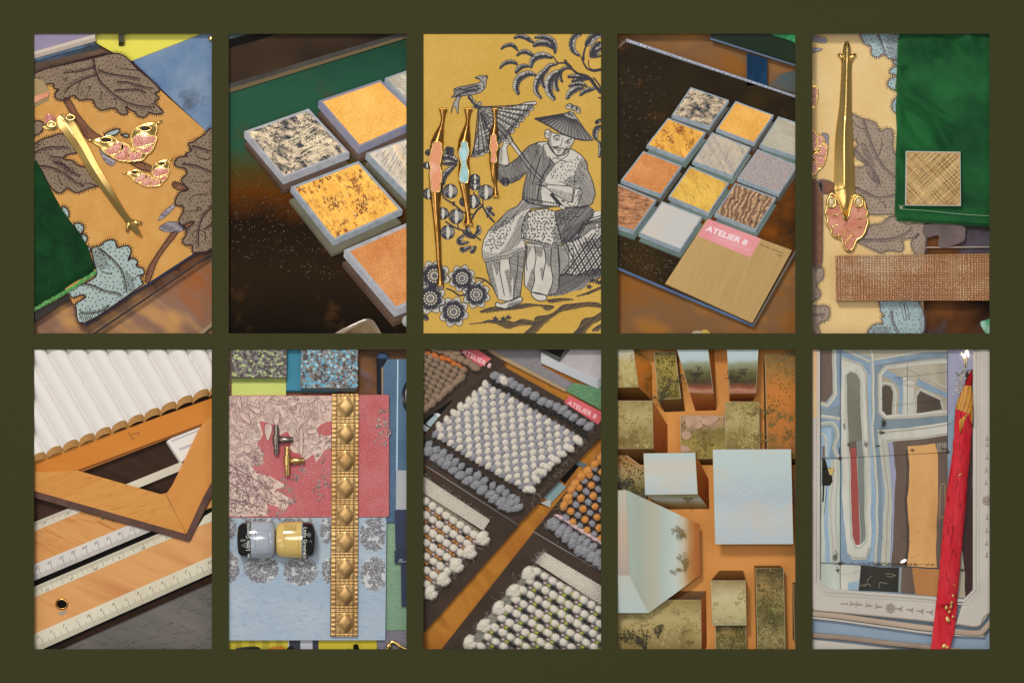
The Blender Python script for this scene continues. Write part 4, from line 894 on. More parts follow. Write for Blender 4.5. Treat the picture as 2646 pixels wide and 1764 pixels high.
    mb = MB(); mb.patch(gq, 300, 120, rib); mb.build('ribs', mat('copper_glass', '#9b6f50', '#b99a7a', rough=.18, spec=.8, sc_=5, mix=(.35, .65), c3='#a8794f', metal=.35, fine=('#6f4a33', 9, .6, .8)), t, smooth=True)
    # handle
    t = thing('long_handle', 'tall ridged brass handle with a pink shell foot beside the green velvet', 'handle', q("385,900")[0], 'ridged brass handles', z)
    zb = z + 1
    ridge_bar(zspine([("400,108", 14, .5), ("400,150", 34, .8), ("400,220", 45, .9), ("400,300", 58, 1), ("396,400", 54, 1), ("392,600", 60, 1), ("385,800", 68, 1.05), ("376,1000", 88, 1.1), ("374,1200", 100, 1.15), ("375,1400", 106, 1.2), ("375,1568", 110, 1.2), ("b380,70", 112, 1.15), ("b386,150", 92, 1.1), ("b390,260", 52, 1), ("b393,400", 8, .6)], 22), zb,
              ((-1, 0), (-.93, .35), (-.62, .62), (-.2, .85), (-.1, 1), (.1, 1), (.2, .85), (.62, .62), (.93, .35), (1, 0))).build('shaft', GOLD, t, smooth='auto')
    for s in ("360,300 345,265 312,240", "440,300 455,265 488,238"):
        mb = MB(); pts = q(s); mb.tube([(x, y, zb + 6) for x, y in pts], [6, 5.5, 4.5], 8); mb.build('prong', GOLD, t, smooth=True)
    sh = smooth(q("b205,200 b230,125 b275,125 b330,240 b393,400 b455,180 b490,130 b540,145 b580,205 b590,270 b612,310 b590,345 b615,390 b600,440 b580,500 b545,560 b495,590 b455,680 b410,695 b370,655 b345,575 b260,545 b240,480 b195,420 b210,370 b180,320 b195,260"), 3, True)
    mb = MB(); mb.prism(sh, zb, zb + 9, bev=2); mb.build('shell_foot', mat('terracotta_enamel', '#bb6d50', '#d4937a', rough=.3, coat=.15, sc_=25, fine=('#7c3526', 90, .6, .68)), t, smooth='auto')
    mb = MB(); mb.tube([(x, y, zb + 8) for x, y in sh + sh[:1]], 3.4, 7, cap=False); mb.build('shell_rim', GOLD, t, smooth=True)
    for s in ("b240,340 b290,340 b310,320", "b240,460 b290,440 b310,430", "b560,370 b510,370 b490,350", "b550,460 b510,455 b490,440", "b370,560 b375,500 b385,480", "b470,560 b450,500 b440,480", "b300,520 b340,560", "b370,640 b410,580 b450,530"):
        mb = MB(); pts = smooth(q(s), 3); mb.tube([(x, y, zb + 9) for x, y in pts], 2.0, 6); mb.build('shell_vein', GOLD, t, smooth=True)
    for s in ("b243,205", "b518,200"):
        e = q(s)[0]; mb = MB(); mb.tube([(e[0] + 11 * math.cos(a), e[1] + 14 * math.sin(a), zb + 10) for a in [i * .45 for i in range(15)]], 3.8, 7, cap=False); lp = mb.build('loop', GOLD, t, smooth=True)
        mb = MB(); mb.blob(e[0], e[1], zb + 8, 9, 12, 4); mb.build('loop_cabochon', mat('clear_cabochon', '#cbb58c', rough=.1, spec=.8), lp, smooth=True)
    g = 'winged brass pulls cut by the opening'
    butterfly('winged brass pull with pink spots cut off by the opening beside the tall handle', (q("60,1200")[0][0], q("-40,1250")[0][1]), .82, -1.35, zb - 2, g)
    butterfly('upper winged brass pull barely peeping in beside the tall handle', (q("-10,650")[0][0], q("-130,660")[0][1]), .7, -1.5, zb - 2, g)
panel5()
# ------------------------------------------------------------------ glass tiles on dark glass
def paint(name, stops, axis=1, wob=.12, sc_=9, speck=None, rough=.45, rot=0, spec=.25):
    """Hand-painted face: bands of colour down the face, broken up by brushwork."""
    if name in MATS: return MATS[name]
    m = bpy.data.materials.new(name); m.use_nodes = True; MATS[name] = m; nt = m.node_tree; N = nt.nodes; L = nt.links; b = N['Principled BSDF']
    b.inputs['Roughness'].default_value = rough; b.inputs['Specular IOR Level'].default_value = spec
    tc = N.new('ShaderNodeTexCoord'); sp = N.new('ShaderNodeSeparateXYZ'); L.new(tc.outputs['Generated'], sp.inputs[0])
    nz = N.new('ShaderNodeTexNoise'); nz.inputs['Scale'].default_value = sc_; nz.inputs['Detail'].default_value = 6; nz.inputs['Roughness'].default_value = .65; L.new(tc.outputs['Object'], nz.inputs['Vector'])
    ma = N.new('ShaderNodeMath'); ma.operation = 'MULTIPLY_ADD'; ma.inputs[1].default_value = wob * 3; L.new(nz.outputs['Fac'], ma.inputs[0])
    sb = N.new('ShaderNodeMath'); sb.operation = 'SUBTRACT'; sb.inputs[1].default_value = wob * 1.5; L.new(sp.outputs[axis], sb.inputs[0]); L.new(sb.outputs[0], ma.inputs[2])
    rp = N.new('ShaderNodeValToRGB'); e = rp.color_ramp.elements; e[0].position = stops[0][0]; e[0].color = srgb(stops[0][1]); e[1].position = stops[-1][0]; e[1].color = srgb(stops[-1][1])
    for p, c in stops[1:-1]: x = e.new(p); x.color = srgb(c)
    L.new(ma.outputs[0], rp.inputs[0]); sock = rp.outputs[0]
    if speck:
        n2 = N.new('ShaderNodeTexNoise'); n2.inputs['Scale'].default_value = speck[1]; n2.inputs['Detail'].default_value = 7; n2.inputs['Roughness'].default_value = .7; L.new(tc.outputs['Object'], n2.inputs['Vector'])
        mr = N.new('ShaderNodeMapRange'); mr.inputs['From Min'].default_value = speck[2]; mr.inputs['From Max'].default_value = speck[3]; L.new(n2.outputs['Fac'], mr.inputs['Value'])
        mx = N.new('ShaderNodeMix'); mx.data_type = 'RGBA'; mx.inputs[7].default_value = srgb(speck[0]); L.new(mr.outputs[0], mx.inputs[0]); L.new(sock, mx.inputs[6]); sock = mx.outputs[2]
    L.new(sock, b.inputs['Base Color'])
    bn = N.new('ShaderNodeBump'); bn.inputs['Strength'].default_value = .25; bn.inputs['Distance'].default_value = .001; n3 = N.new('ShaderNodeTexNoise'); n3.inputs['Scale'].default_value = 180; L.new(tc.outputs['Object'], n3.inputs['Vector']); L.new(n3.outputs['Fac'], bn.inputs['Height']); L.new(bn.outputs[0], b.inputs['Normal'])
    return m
F_MARBLE = mat('smoky_leaf', '#23262c', '#b7a48a', rough=.35, sc_=42, det=8, mix=(.40, .58), stretch=(1, 1.8, 1), rot=.35, bump=.2, bsc=160, fine=('#d5bf9b', 12, .62, .7), metal=.5)
F_GOLD = mat('amber_gold', '#c08838', '#d09c4c', rough=.35, sc_=12, det=6, bump=.5, bsc=300, metal=.7, fine=('#e8c480', 300, .56, .75))
F_ANTIQUE = mat('antique_gold_leaf', '#d3a046', '#bd8530', rough=.35, sc_=16, det=6, metal=.6, rot=.9, stretch=(1, 1.8, 1), fine=('#7a3c12', 46, .55, .68))
F_STRIPE = mat('brushed_bands', '#8d857e', '#a79a86', rough=.3, metal=.65, sc_=26, det=6, stretch=(.04, 2.4, 1), rot=1.05, mix=(.4, .62), fine=('#c79d5b', 9, .62, .72))
F_COPPER = mat('copper_grain', '#ad6c38', '#c08450', rough=.4, sc_=14, det=5, bump=.4, bsc=300, metal=.65, fine=('#e3a25f', 240, .56, .72))
F_PALE = mat('pale_ripple', '#b0a795', '#c0b8a6', rough=.4, sc_=60, stretch=(.3, 2, 1), rot=.4, bump=.4, bsc=160)
F_GREY = mat('grey_leather', '#93888a', '#a39892', rough=.42, sc_=200, det=3, bump=.7, bsc=230, metal=.5, fine=('#cdb9a4', 260, .6, .72))
F_YELLOW = mat('yellow_gold_leaf', '#cda64a', '#b08638', rough=.38, sc_=20, det=7, stretch=(.5, 2, 1), rot=1.0, bump=.3, bsc=90, metal=.7, fine=('#7a5220', 60, .62, .72))
F_BARK = mat('bronze_bark', '#7d5f4a', '#a98767', rough=.4, kind='wave', sc_=24, det=5, dist=9, rot=.35, bump=.8, metal=.6, fine=('#4a372c', 120, .56, .7))
F_HIDE = mat('copper_hide', '#8a5a3c', '#bd875e', rough=.4, sc_=34, det=6, stretch=(1, 3.4, 1), rot=.1, bump=.9, bsc=70, metal=.6, fine=('#4a3024', 60, .55, .66))
F_CREAM = mat('milky_cream', '#c9bfb2', '#bfc0bf', rough=.3, sc_=10, coat=.3)
def glass_tile(label, quad, face, zb, off, th, body, back=None, boff=(0, 0), ins=3.4, group='glass tiles', rim=1.2, key=None, ks=1.0):
    t = thing('glass_tile', label, 'tile', cen(quad), group, zb)
    mb = MB(); mb.prism(quad, zb, zb + th, off=off, bev=rim); mb.build('glass_body', body, t)
    mb = MB(); mb.flat(inset(quad, ins), zb + th + .4); fo = mb.build('metal_leaf_face', face, t)
    if key: leaf_marks(fo, inset(quad, ins + .6), zb + th + .5, key, ks, len(bpy.data.objects))
    if back:
        bq = [(x + boff[0], y + boff[1]) for x, y in quad]; mb = MB(); mb.prism(bq, zb - 9, zb - 2.2, off=(off[0] * .6, off[1] * .6)); mb.build('mirror_backing', back, t)  # offset slab stands in for the tile's reflection in dark glass
    return t
def flecks(parent, poly, name, m, n, ln, w, z, ang, thr, nsc, seed, spread=.3):
    r = random.Random(seed); x0 = min(p[0] for p in poly); x1 = max(p[0] for p in poly); y0 = min(p[1] for p in poly); y1 = max(p[1] for p in poly); mb = MB(); tries = 0
    while n and tries < 20000:
        tries += 1; p = (r.uniform(x0, x1), r.uniform(y0, y1))
        if not inside(p, poly) or mnoise.noise(Vector((p[0] * nsc, p[1] * nsc, seed))) + .5 * mnoise.noise(Vector((p[0] * nsc * 3, p[1] * nsc * 3, seed))) < thr: continue
        a = ang + r.gauss(0, spread); l = ln * r.uniform(.4, 1.4); e = (p[0] + l * math.cos(a), p[1] + l * math.sin(a))
        if not inside(e, poly): continue
        n -= 1; mb.ribbon([p, (lerp(p, e, .5)[0] + r.uniform(-.5, .5), lerp(p, e, .5)[1] + r.uniform(-.5, .5)), e], (w * r.uniform(.6, 1.6), w * .5), z)
    if mb.v: mb.build(name, m, parent, kind='stuff')
def leaf_marks(face, quad, z, key, k, seed):
    """Marks left in the metal leaf, by kind of tile; k scales them."""
    def mk(c, **kw): return mat('mark' + c[1:], c, rough=.4, metal=.3, **kw)
    D = {'marble': (('#1b1d24', 260, 5, 2.4, .35, .12, .03, 1.2), ('#e0cda9', 70, 34, 1.5, -.45, .15, .012, .12), ('#3a3734', 200, 2.4, 1.3, 0, .05, .05, 2), ('#8d8271', 120, 10, .8, .3, -.2, .03, .6)), 'gold': (('#f3d08a', 200, 1.6, 1.2, 0, -.2, .03, 2),),
         'antique': (('#6a340f', 260, 4.5, 2.6, .85, .28, .022, .9), ('#8f5218', 260, 8, 1.1, 1.05, 0, .03, .25), ('#f0cb74', 160, 8, 1.0, 1.05, -.1, .03, .2)), 'copper': (('#e6ac72', 200, 1.8, 1.1, 0, -.2, .03, 2),),
         'stripe': (('#6f6862', 150, 26, .8, -1.05, -.3, .02, .03), ('#b9a98d', 110, 30, .8, -1.05, -.1, .02, .03)), 'grey': (('#c9bdb3', 240, 1.5, 1.1, 0, -.3, .04, 2), ('#6d6467', 240, 1.5, 1.0, 0, -.2, .04, 2)), 'yellow': (('#f0d47c', 160, 9, 1.1, -1.0, -.1, .03, .2), ('#7d5620', 140, 4, 1.2, -.9, .1, .05, .8)),
         'bark': (('#c09a78', 120, 8, .9, -.9, -.3, .03, .5), ('#3a2a20', 120, 16, 1.2, -1.2, -.2, .03, .4)), 'hide': (('#d3a27a', 150, 12, 1.1, -.15, -.1, .04, .3), ('#3a241a', 150, 16, 1.1, -.2, -.1, .03, .4)), 'pale': (('#d3ccbb', 120, 14, .8, .35, -.2, .03, .15),), 'cream': ()}
    for i, (c, n, l, w, a, th, ns, sp) in enumerate(D[key]): flecks(face, quad, 'leaf_marks', mk(c), int(n * min(1.6, k * k * 1.2 + .2)), l * k, w * max(.6, k), z + .25 + i * .15, a, th, ns / k, seed + i, sp)
def dust(poly, n, m, z, seed, name='dust'):
    r = random.Random(seed); mb = MB(); x0 = min(p[0] for p in poly); x1 = max(p[0] for p in poly); y0 = min(p[1] for p in poly); y1 = max(p[1] for p in poly)
    while n:
        p = (r.uniform(x0, x1), r.uniform(y0, y1))
        if inside(p, poly):
            n -= 1; k = r.random()
            if k < .75: mb.dot(p[0], p[1], .5 + r.random() * .7, .4 + r.random() * .5, r.random() * 3, z, 5)
            else: mb.ribbon(smooth([p, (p[0] + r.uniform(-3, 3), p[1] + r.uniform(-3, 3)), (p[0] + r.uniform(-5, 5), p[1] + r.uniform(-5, 5))], 3), .5, z)
    o = mb.build(name, m); o['kind'] = 'stuff'; return o
DUST = mat('dust_specks', '#8f8271', rough=.9)

def panel2():
    PANEL[0] = 2
    top = mat('brown_glass_table', '#23170f', '#43301f', rough=.3, sc_=5, det=2, mix=(.35, .68), c3='#2d2013', fine=('#7a4a1a', 4.2, .52, .74), spec=.3)  # amber blotches paint a blurred reflected glow into the glass
    mb = MB(); mb.prism([(573, 70), (1068, 70), (1068, 879), (573, 879)], -60, -56); o = struct(mb.build('table_top', top)); o['label'] = 'dark brown glass table top reaching under the close-up tiles'
    t = thing('green_glass_sheet', 'dark green glass sheet fading to brown under the close-up tiles', 'glass sheet', q("700,700")[0], z=-55)  # the fade to brown is blurred reflections painted into the sheet
    green = mat('bottle_green_glass', '#2a5640', '#1c3f2f', rough=.3, spec=.3, sc_=4, det=1, mix=(.35, .65))
    green = paint('green_to_brown_glass', [(0, '#15100c'), (.22, '#2c2014'), (.38, '#231810'), (.48, '#5a320c'), (.57, '#4a3f1a'), (.66, '#2c5540'), (.82, '#2a5642'), (1, '#1c3f30')], wob=.07, sc_=5, rough=.5, spec=.02, speck=('#5a3d1e', 6, .54, .78))  # blurred reflections painted as colour bands down the sheet
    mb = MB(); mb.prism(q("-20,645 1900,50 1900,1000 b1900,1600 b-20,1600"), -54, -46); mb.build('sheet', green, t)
    mb = MB(); mb.prism(q("-20,612 1900,35 1900,62 -20,655"), -44, -38); mb.build('pale_edge', mat('tan_edge', '#6d5d42', rough=.4), t)
    mb = MB(); mb.prism(q("-20,560 1900,-10 1900,40 -20,612"), -46, -40); mb.build('grey_bevel', mat('grey_bevel', '#35322f', '#4a4641', rough=.3, sc_=9), t)
    t = thing('dark_tray', 'dark brown tray beyond the green glass with a teal corner', 'tray', q("600,250")[0], z=-50)
    mb = MB(); mb.prism(q("-20,-20 1900,-20 1900,-10 -20,560"), -50, -44); mb.build('base', mat('dark_walnut', '#2b1e16', '#41301f', rough=.4, sc_=4, det=2), t)
    mb = MB(); mb.prism(q("-20,110 640,-20 760,-20 -20,190"), -44, -36); mb.build('black_edge', mat('black_edge', '#060505', rough=.4), t)
    mb = MB(); mb.prism(q("-20,-20 420,-20 -20,112"), -40, -33); mb.build('teal_corner', mat('teal_glass', '#1d4a4c', '#4c6a70', rough=.2, sc_=20), t)
    body = mat('frosted_edge', '#a2a3ab', '#b4b5ba', rough=.35, spec=.5, sc_=60, bump=.3, bsc=200)
    bodyb = mat('frosted_blue_edge', '#8f98a2', '#a7aeb4', rough=.3, spec=.5, sc_=60, bump=.3, bsc=200)
    bk = mat('bronze_mirror', '#4d3a30', '#5d493c', rough=.2, sc_=9); bk2 = mat('olive_mirror', '#5b5848', '#6f6a58', rough=.2, sc_=9)
    g = 'tiles seen in close-up'
    z = -30
    glass_tile('smoky grey flecked tile alone at the left of the close-up', q("200,1025 852,795 1266,1240 598,1500"), F_MARBLE, z, (-1, 16), 14, body, bk, (0, 30), 6, g, key='marble')
    glass_tile('grainy amber gold tile behind, with a lilac grey edge', q("955,715 1580,503 2010,900 1365,1190"), F_GOLD, z, (-3, 17), 14, mat('lilac_edge', '#958d9a', '#7f86a0', rough=.35, sc_=30), bk, (-2, 30), 6, g, key='gold')
    glass_tile('pale cream tile cut off at the far corner of the close-up', q("1625,485 1960,370 2160,690 1850,735"), F_PALE, z, (-2, 19), 14, bodyb, bk, (0, 24), 4, g, key='pale')
    glass_tile('antique gold tile with brown mottling in the middle of the close-up', q("b672,50 1360,1325 b1806,285 b1106,598"), F_ANTIQUE, z, (-2, 13), 14, bodyb, bk2, (-4, 33), 6.5, g, key='antique')
    glass_tile('grey striped brushed tile cut by the close-up edge', q("1435,1245 1990,1045 2360,1500 1870,1690"), F_STRIPE, z, (-3, 15), 14, bodyb, bk2, (-3, 26), 4, g, key='stripe')
    glass_tile('large copper orange tile at the lower edge of the close-up', q("b1212,690 b2000,350 b2300,1080 b1728,1300"), F_COPPER, z, (-2, 17), 14, body, bk, (-5, 32), 9, g, key='copper')
    t = thing('acrylic_cap', 'rounded beige acrylic cap at the bottom of the close-up', 'cap', q("b1380,1480")[0], z=-40)
    mb = MB(); mb.prism(smooth(q("b1060,1600 b1120,1530 b1250,1460 b1400,1392 b1470,1385 b1520,1420 b1600,1550 b1640,1600"), 4, True), -44, -24, bev=4); mb.build('body', mat('beige_acrylic', '#6f5c45', '#86735a', rough=.25, sc_=12, coat=.4), t, smooth='auto')
    mb = MB(); mb.flat(smooth(q("b1160,1600 b1260,1500 b1390,1440 b1450,1440 b1560,1600"), 4, True), -23.4); mb.build('inner_face', mat('beige_inner', '#8a7558', '#5f4c36', rough=.3, sc_=14), t)
    mb = MB(); mb.blob(*q("b1860,1410")[0], -28, 17, 17, 12); tag(mb.build('white_bead', mat('milk_white', '#a9aaa6', rough=.3), smooth=True), 'milky white bead cut off at the lower corner of the close-up', 'bead')
    dust(q("b20,-200 b450,0 b1000,700 b1200,1000 b900,1000 b20,700"), 230, DUST, -45.6, 3)
panel2()

def panel4():
    PANEL[0] = 4
    fl = mat('honey_floor', '#a86f2c', '#8c5a26', rough=.4, sc_=4, det=2, mix=(.35, .7), c3='#7d5b3c', rot=.4, stretch=(1, 2, 1))
    mb = MB(); mb.prism([(1578, 70), (2073, 70), (2073, 879), (1578, 879)], -72, -68); o = struct(mb.build('floor', fl)); o['label'] = 'honey brown floor seen round the glass tray'
    t = thing('side_table', 'dark teal table with a blue leg beyond the glass tray', 'table', q("1400,250")[0], z=-68)
    mb = MB(); mb.prism(q("975,70 1020,10 1900,10 1900,345"), -36, -28, off=(2, 9)); mb.build('top', mat('teal_black', '#17241f', '#22331f', rough=.2, sc_=6), t)
    mb = MB(); mb.prism(q("980,75 1850,350 1850,368 975,96"), -30, -26.5); mb.build('edge', mat('steel_edge', '#5c6b80', rough=.3), t)
    mb = MB(); mb.prism(q("1350,230 1555,290 1555,560 1350,560"), -66, -40); mb.build('leg', mat('petrol_blue', '#1c4a70', '#0e2038', rough=.4, sc_=9, stretch=(2, .3, 1)), t)
    mb = MB(); mb.prism(q("1520,20 1900,20 1900,170 1800,110"), -27, -22); mb.build('green_runner', mat('runner_green', '#15603a', '#3f9a60', rough=.8, sc_=30), t)
    mb = MB(); mb.prism(q("1570,560 1700,440 1860,400 1860,640 1700,600"), -64, -58); tag(mb.build('chair_foot', mat('slate_blue', '#4a5a5e', '#5f5a50', rough=.4, sc_=10)), 'slate grey slanted foot beyond the tray corner', 'foot')
    # tray
    t = thing('glass_tray', 'dark amber glass tray with a beaded bright far edge', 'tray', q("900,1200")[0], z=-50)  # the amber is reflections painted into the tray glass
    tp = q("-20,230 135,92 1900,690 b1900,610 b1412,1450 b-20,838")
    tray = mat('amber_black_glass', '#2b220d', '#3a2a0c', rough=.3, spec=.3, sc_=4, det=2, mix=(.35, .7), c3='#241a0c', fine=('#7a4208', 3.6, .54, .72))  # amber blotches are reflections painted into the tray colour
    mb = MB(); mb.prism(tp, -50, -40); mb.build('plate', tray, t)
    mb = MB(); mb.prism(q("-20,838 b1412,1440 b1412,1470 b-20,868") if 0 else q("b-20,836 b1412,1440 b1416,1468 b-20,862"), -54, -39); mb.build('front_edge', mat('blue_edge', '#4d6a94', '#38527a', rough=.2, sc_=12, coat=.4), t)
    mb = MB(); mb.prism(q("b1412,1440 b1900,580 b1900,625 b1420,1462"), -54, -39.5); mb.build('right_edge', mat('grey_edge', '#6e655c', rough=.3), t)
    crys = mat('crystal_edge', '#aab2c4', '#8b93a8', rough=.1, spec=.9, sc_=60, coat=.6)
    mb = MB(); mb.prism(q("128,84 1900,678 1900,704 130,118"), -46, -37); mb.build('far_edge', mat('dull_crystal', '#7e8494', rough=.2, spec=.7), t)
    mb = MB(); mb.prism(q("-20,215 128,84 135,110 -20,250"), -46, -38); mb.build('left_edge', mat('dull_crystal_left', '#6d5a50', rough=.3), t)
    rr = random.Random(4)
    for k in range(46):
        f = (k + rr.uniform(-.3, .3)) / 46; x, y = lerp(q("150,108")[0], q("1720,632")[0], f); mb = MB(); mb.blob(x, y, -36.5, rr.uniform(3.5, 6.5), rr.uniform(2.6, 4), 3, .33, 8, 5); mb.build('bead', crys, t, smooth=True)
    body = mat('aqua_edge', '#8c9aa6', '#a3b0b8', rough=.25, spec=.5, sc_=60, bump=.2, bsc=200); bk = mat('smoke_mirror', '#4c4a44', '#5d574e', rough=.2, sc_=9); bk2 = mat('sea_mirror', '#5d706c', '#6f7f78', rough=.2, sc_=9)
    g = 'tiles set out on the glass tray'; z = -34
    D = (("smoky grey flecked tile, topmost on the tray", "780,578 1170,710 972,985 588,860", F_MARBLE, bk), ("grainy amber gold tile in the back row of the tray", "1235,718 1622,860 1428,1148 1038,1002", F_GOLD, bk), ("pale rippled tile cut off at the back of the tray", "1668,872 2040,1000 1860,1290 1478,1165", F_PALE, bk2),
         ("mottled antique gold tile left of the striped one", "550,888 936,1035 722,1312 332,1165", F_ANTIQUE, bk2), ("grey tile with two golden brushed bands", "998,1033 1392,1190 1205,1482 798,1330", F_STRIPE, bk2), ("grey leather-grained tile by the tray edge", "1460,1205 1870,1370 b1675,122 1252,1500", F_GREY, bk),
         ("copper orange grained tile", "300,1224 692,1375 b480,135 72,1520", F_COPPER, bk), ("bright yellow gold brushed tile in the middle", "772,1375 b1172,10 b964,322 b553,150", F_YELLOW, bk2), ("bronze tile with branching bark grooves above the pink label", "b1232,10 b1646,160 b1440,490 b1022,325", F_BARK, bk2),
         ("dark copper hide-grained tile cut by the opening", "b0,0 b436,182 b205,505 b-200,370", F_HIDE, bk2), ("milky cream tile at the front of the tray", "b490,195 b902,355 b678,690 b253,520", F_CREAM, bk2))
    for (lb, s, m, b_), ky in zip(D, 'marble gold pale antique stripe grey copper yellow bark hide cream'.split()): glass_tile(lb, q(s), m, z, (-1, 8), 9, body, b_, (1, 19), 3.4, g, key=ky, ks=.62)
    # brass plate, label
    t = thing('brass_plate', 'brushed brass plate with a pink sticker at its corner', 'sample plate', q("b1150,900")[0], z=-38)
    pq = q("b945,375 b1812,690 b1405,1432 b518,1032"); mb = MB(); mb.prism(pq, -38, -31, off=(0, 3), bev=1); mb.build('plate', mat('satin_brass', '#a5885a', '#9d8052', rough=.4, metal=.85, sc_=90, det=4, stretch=(2, .08, 1), rot=.37, spec=.5, bump=.12, bsc=140), t)
    lq = q("b962,374 b1494,575 b1385,764 b850,546"); mb = MB(); mb.prism(lq, -31, -30.2); st = mb.build('pink_sticker', mat('sticker_pink', '#e08d93', '#e59aa0', rough=.6, sc_=20), t)
    wht = mat('white_print', '#f3e6ea', rough=.6); dk = mat('dark_print', '#4a3a22', rough=.6)
    ux = (.938, .347); uy = (.40, -.72)
    lettering('ATELIER 8', 'white_lettering', wht, st, q("b928,492")[0], ux, uy, -29.9, 25.5, sh=.02)
    lettering('INTERIOR DESIGN & ARCHITECTURE', 'small_lettering', mat('white_print_small', '#ecc3c8', rough=.6), st, q("b990,556")[0], ux, uy, -29.9, 6.3)
    lettering('Acciaio satinato', 'engraved_lettering', dk, t, q("b1480,640")[0], (.93, .36), uy, -30.6, 10.0)
    lettering('A01', 'engraved_lettering', dk, t, q("b1650,742")[0], (.93, .36), uy, -30.6, 10.0)
    dust(q("b20,560 b300,640 b640,820 b520,1020 b40,840"), 110, DUST, -39.4, 8); dust(q("60,400 500,300 580,800 300,1200 60,1400"), 90, DUST, -39.4, 9)
    scr = mat('scratch_light', '#7a6234', rough=.5); mb = MB()
    for s in ("b570,1528 b700,1400", "b200,1500 b250,1420", "b40,1100 b500,1290 b700,1420", "b40,1190 b420,1330", "b1600,1330 b1838,990", "b660,1528 b700,1490"): mb.ribbon(q(s), .9, -67)
    o = mb.build('floor_glass_scratches', scr); o['kind'] = 'stuff'
    mb = MB(); mb.prism(hexq("b780,1600 b800,1520 b850,1505 b900,1520 b920,1600"), -60, -50); tag(mb.build('pale_button', mat('pearl', '#b9a88c', rough=.4)), 'pearl coloured button below the brass plate', 'button')
    mb = MB(); mb.prism(hexq("b870,1540 b900,1500 b960,1505 b1000,1600 b880,1600"), -62, -54); tag(mb.build('yellow_scrap', mat('lemon', '#c9a545', rough=.6)), 'yellow scrap below the brass plate', 'scrap')
panel4()

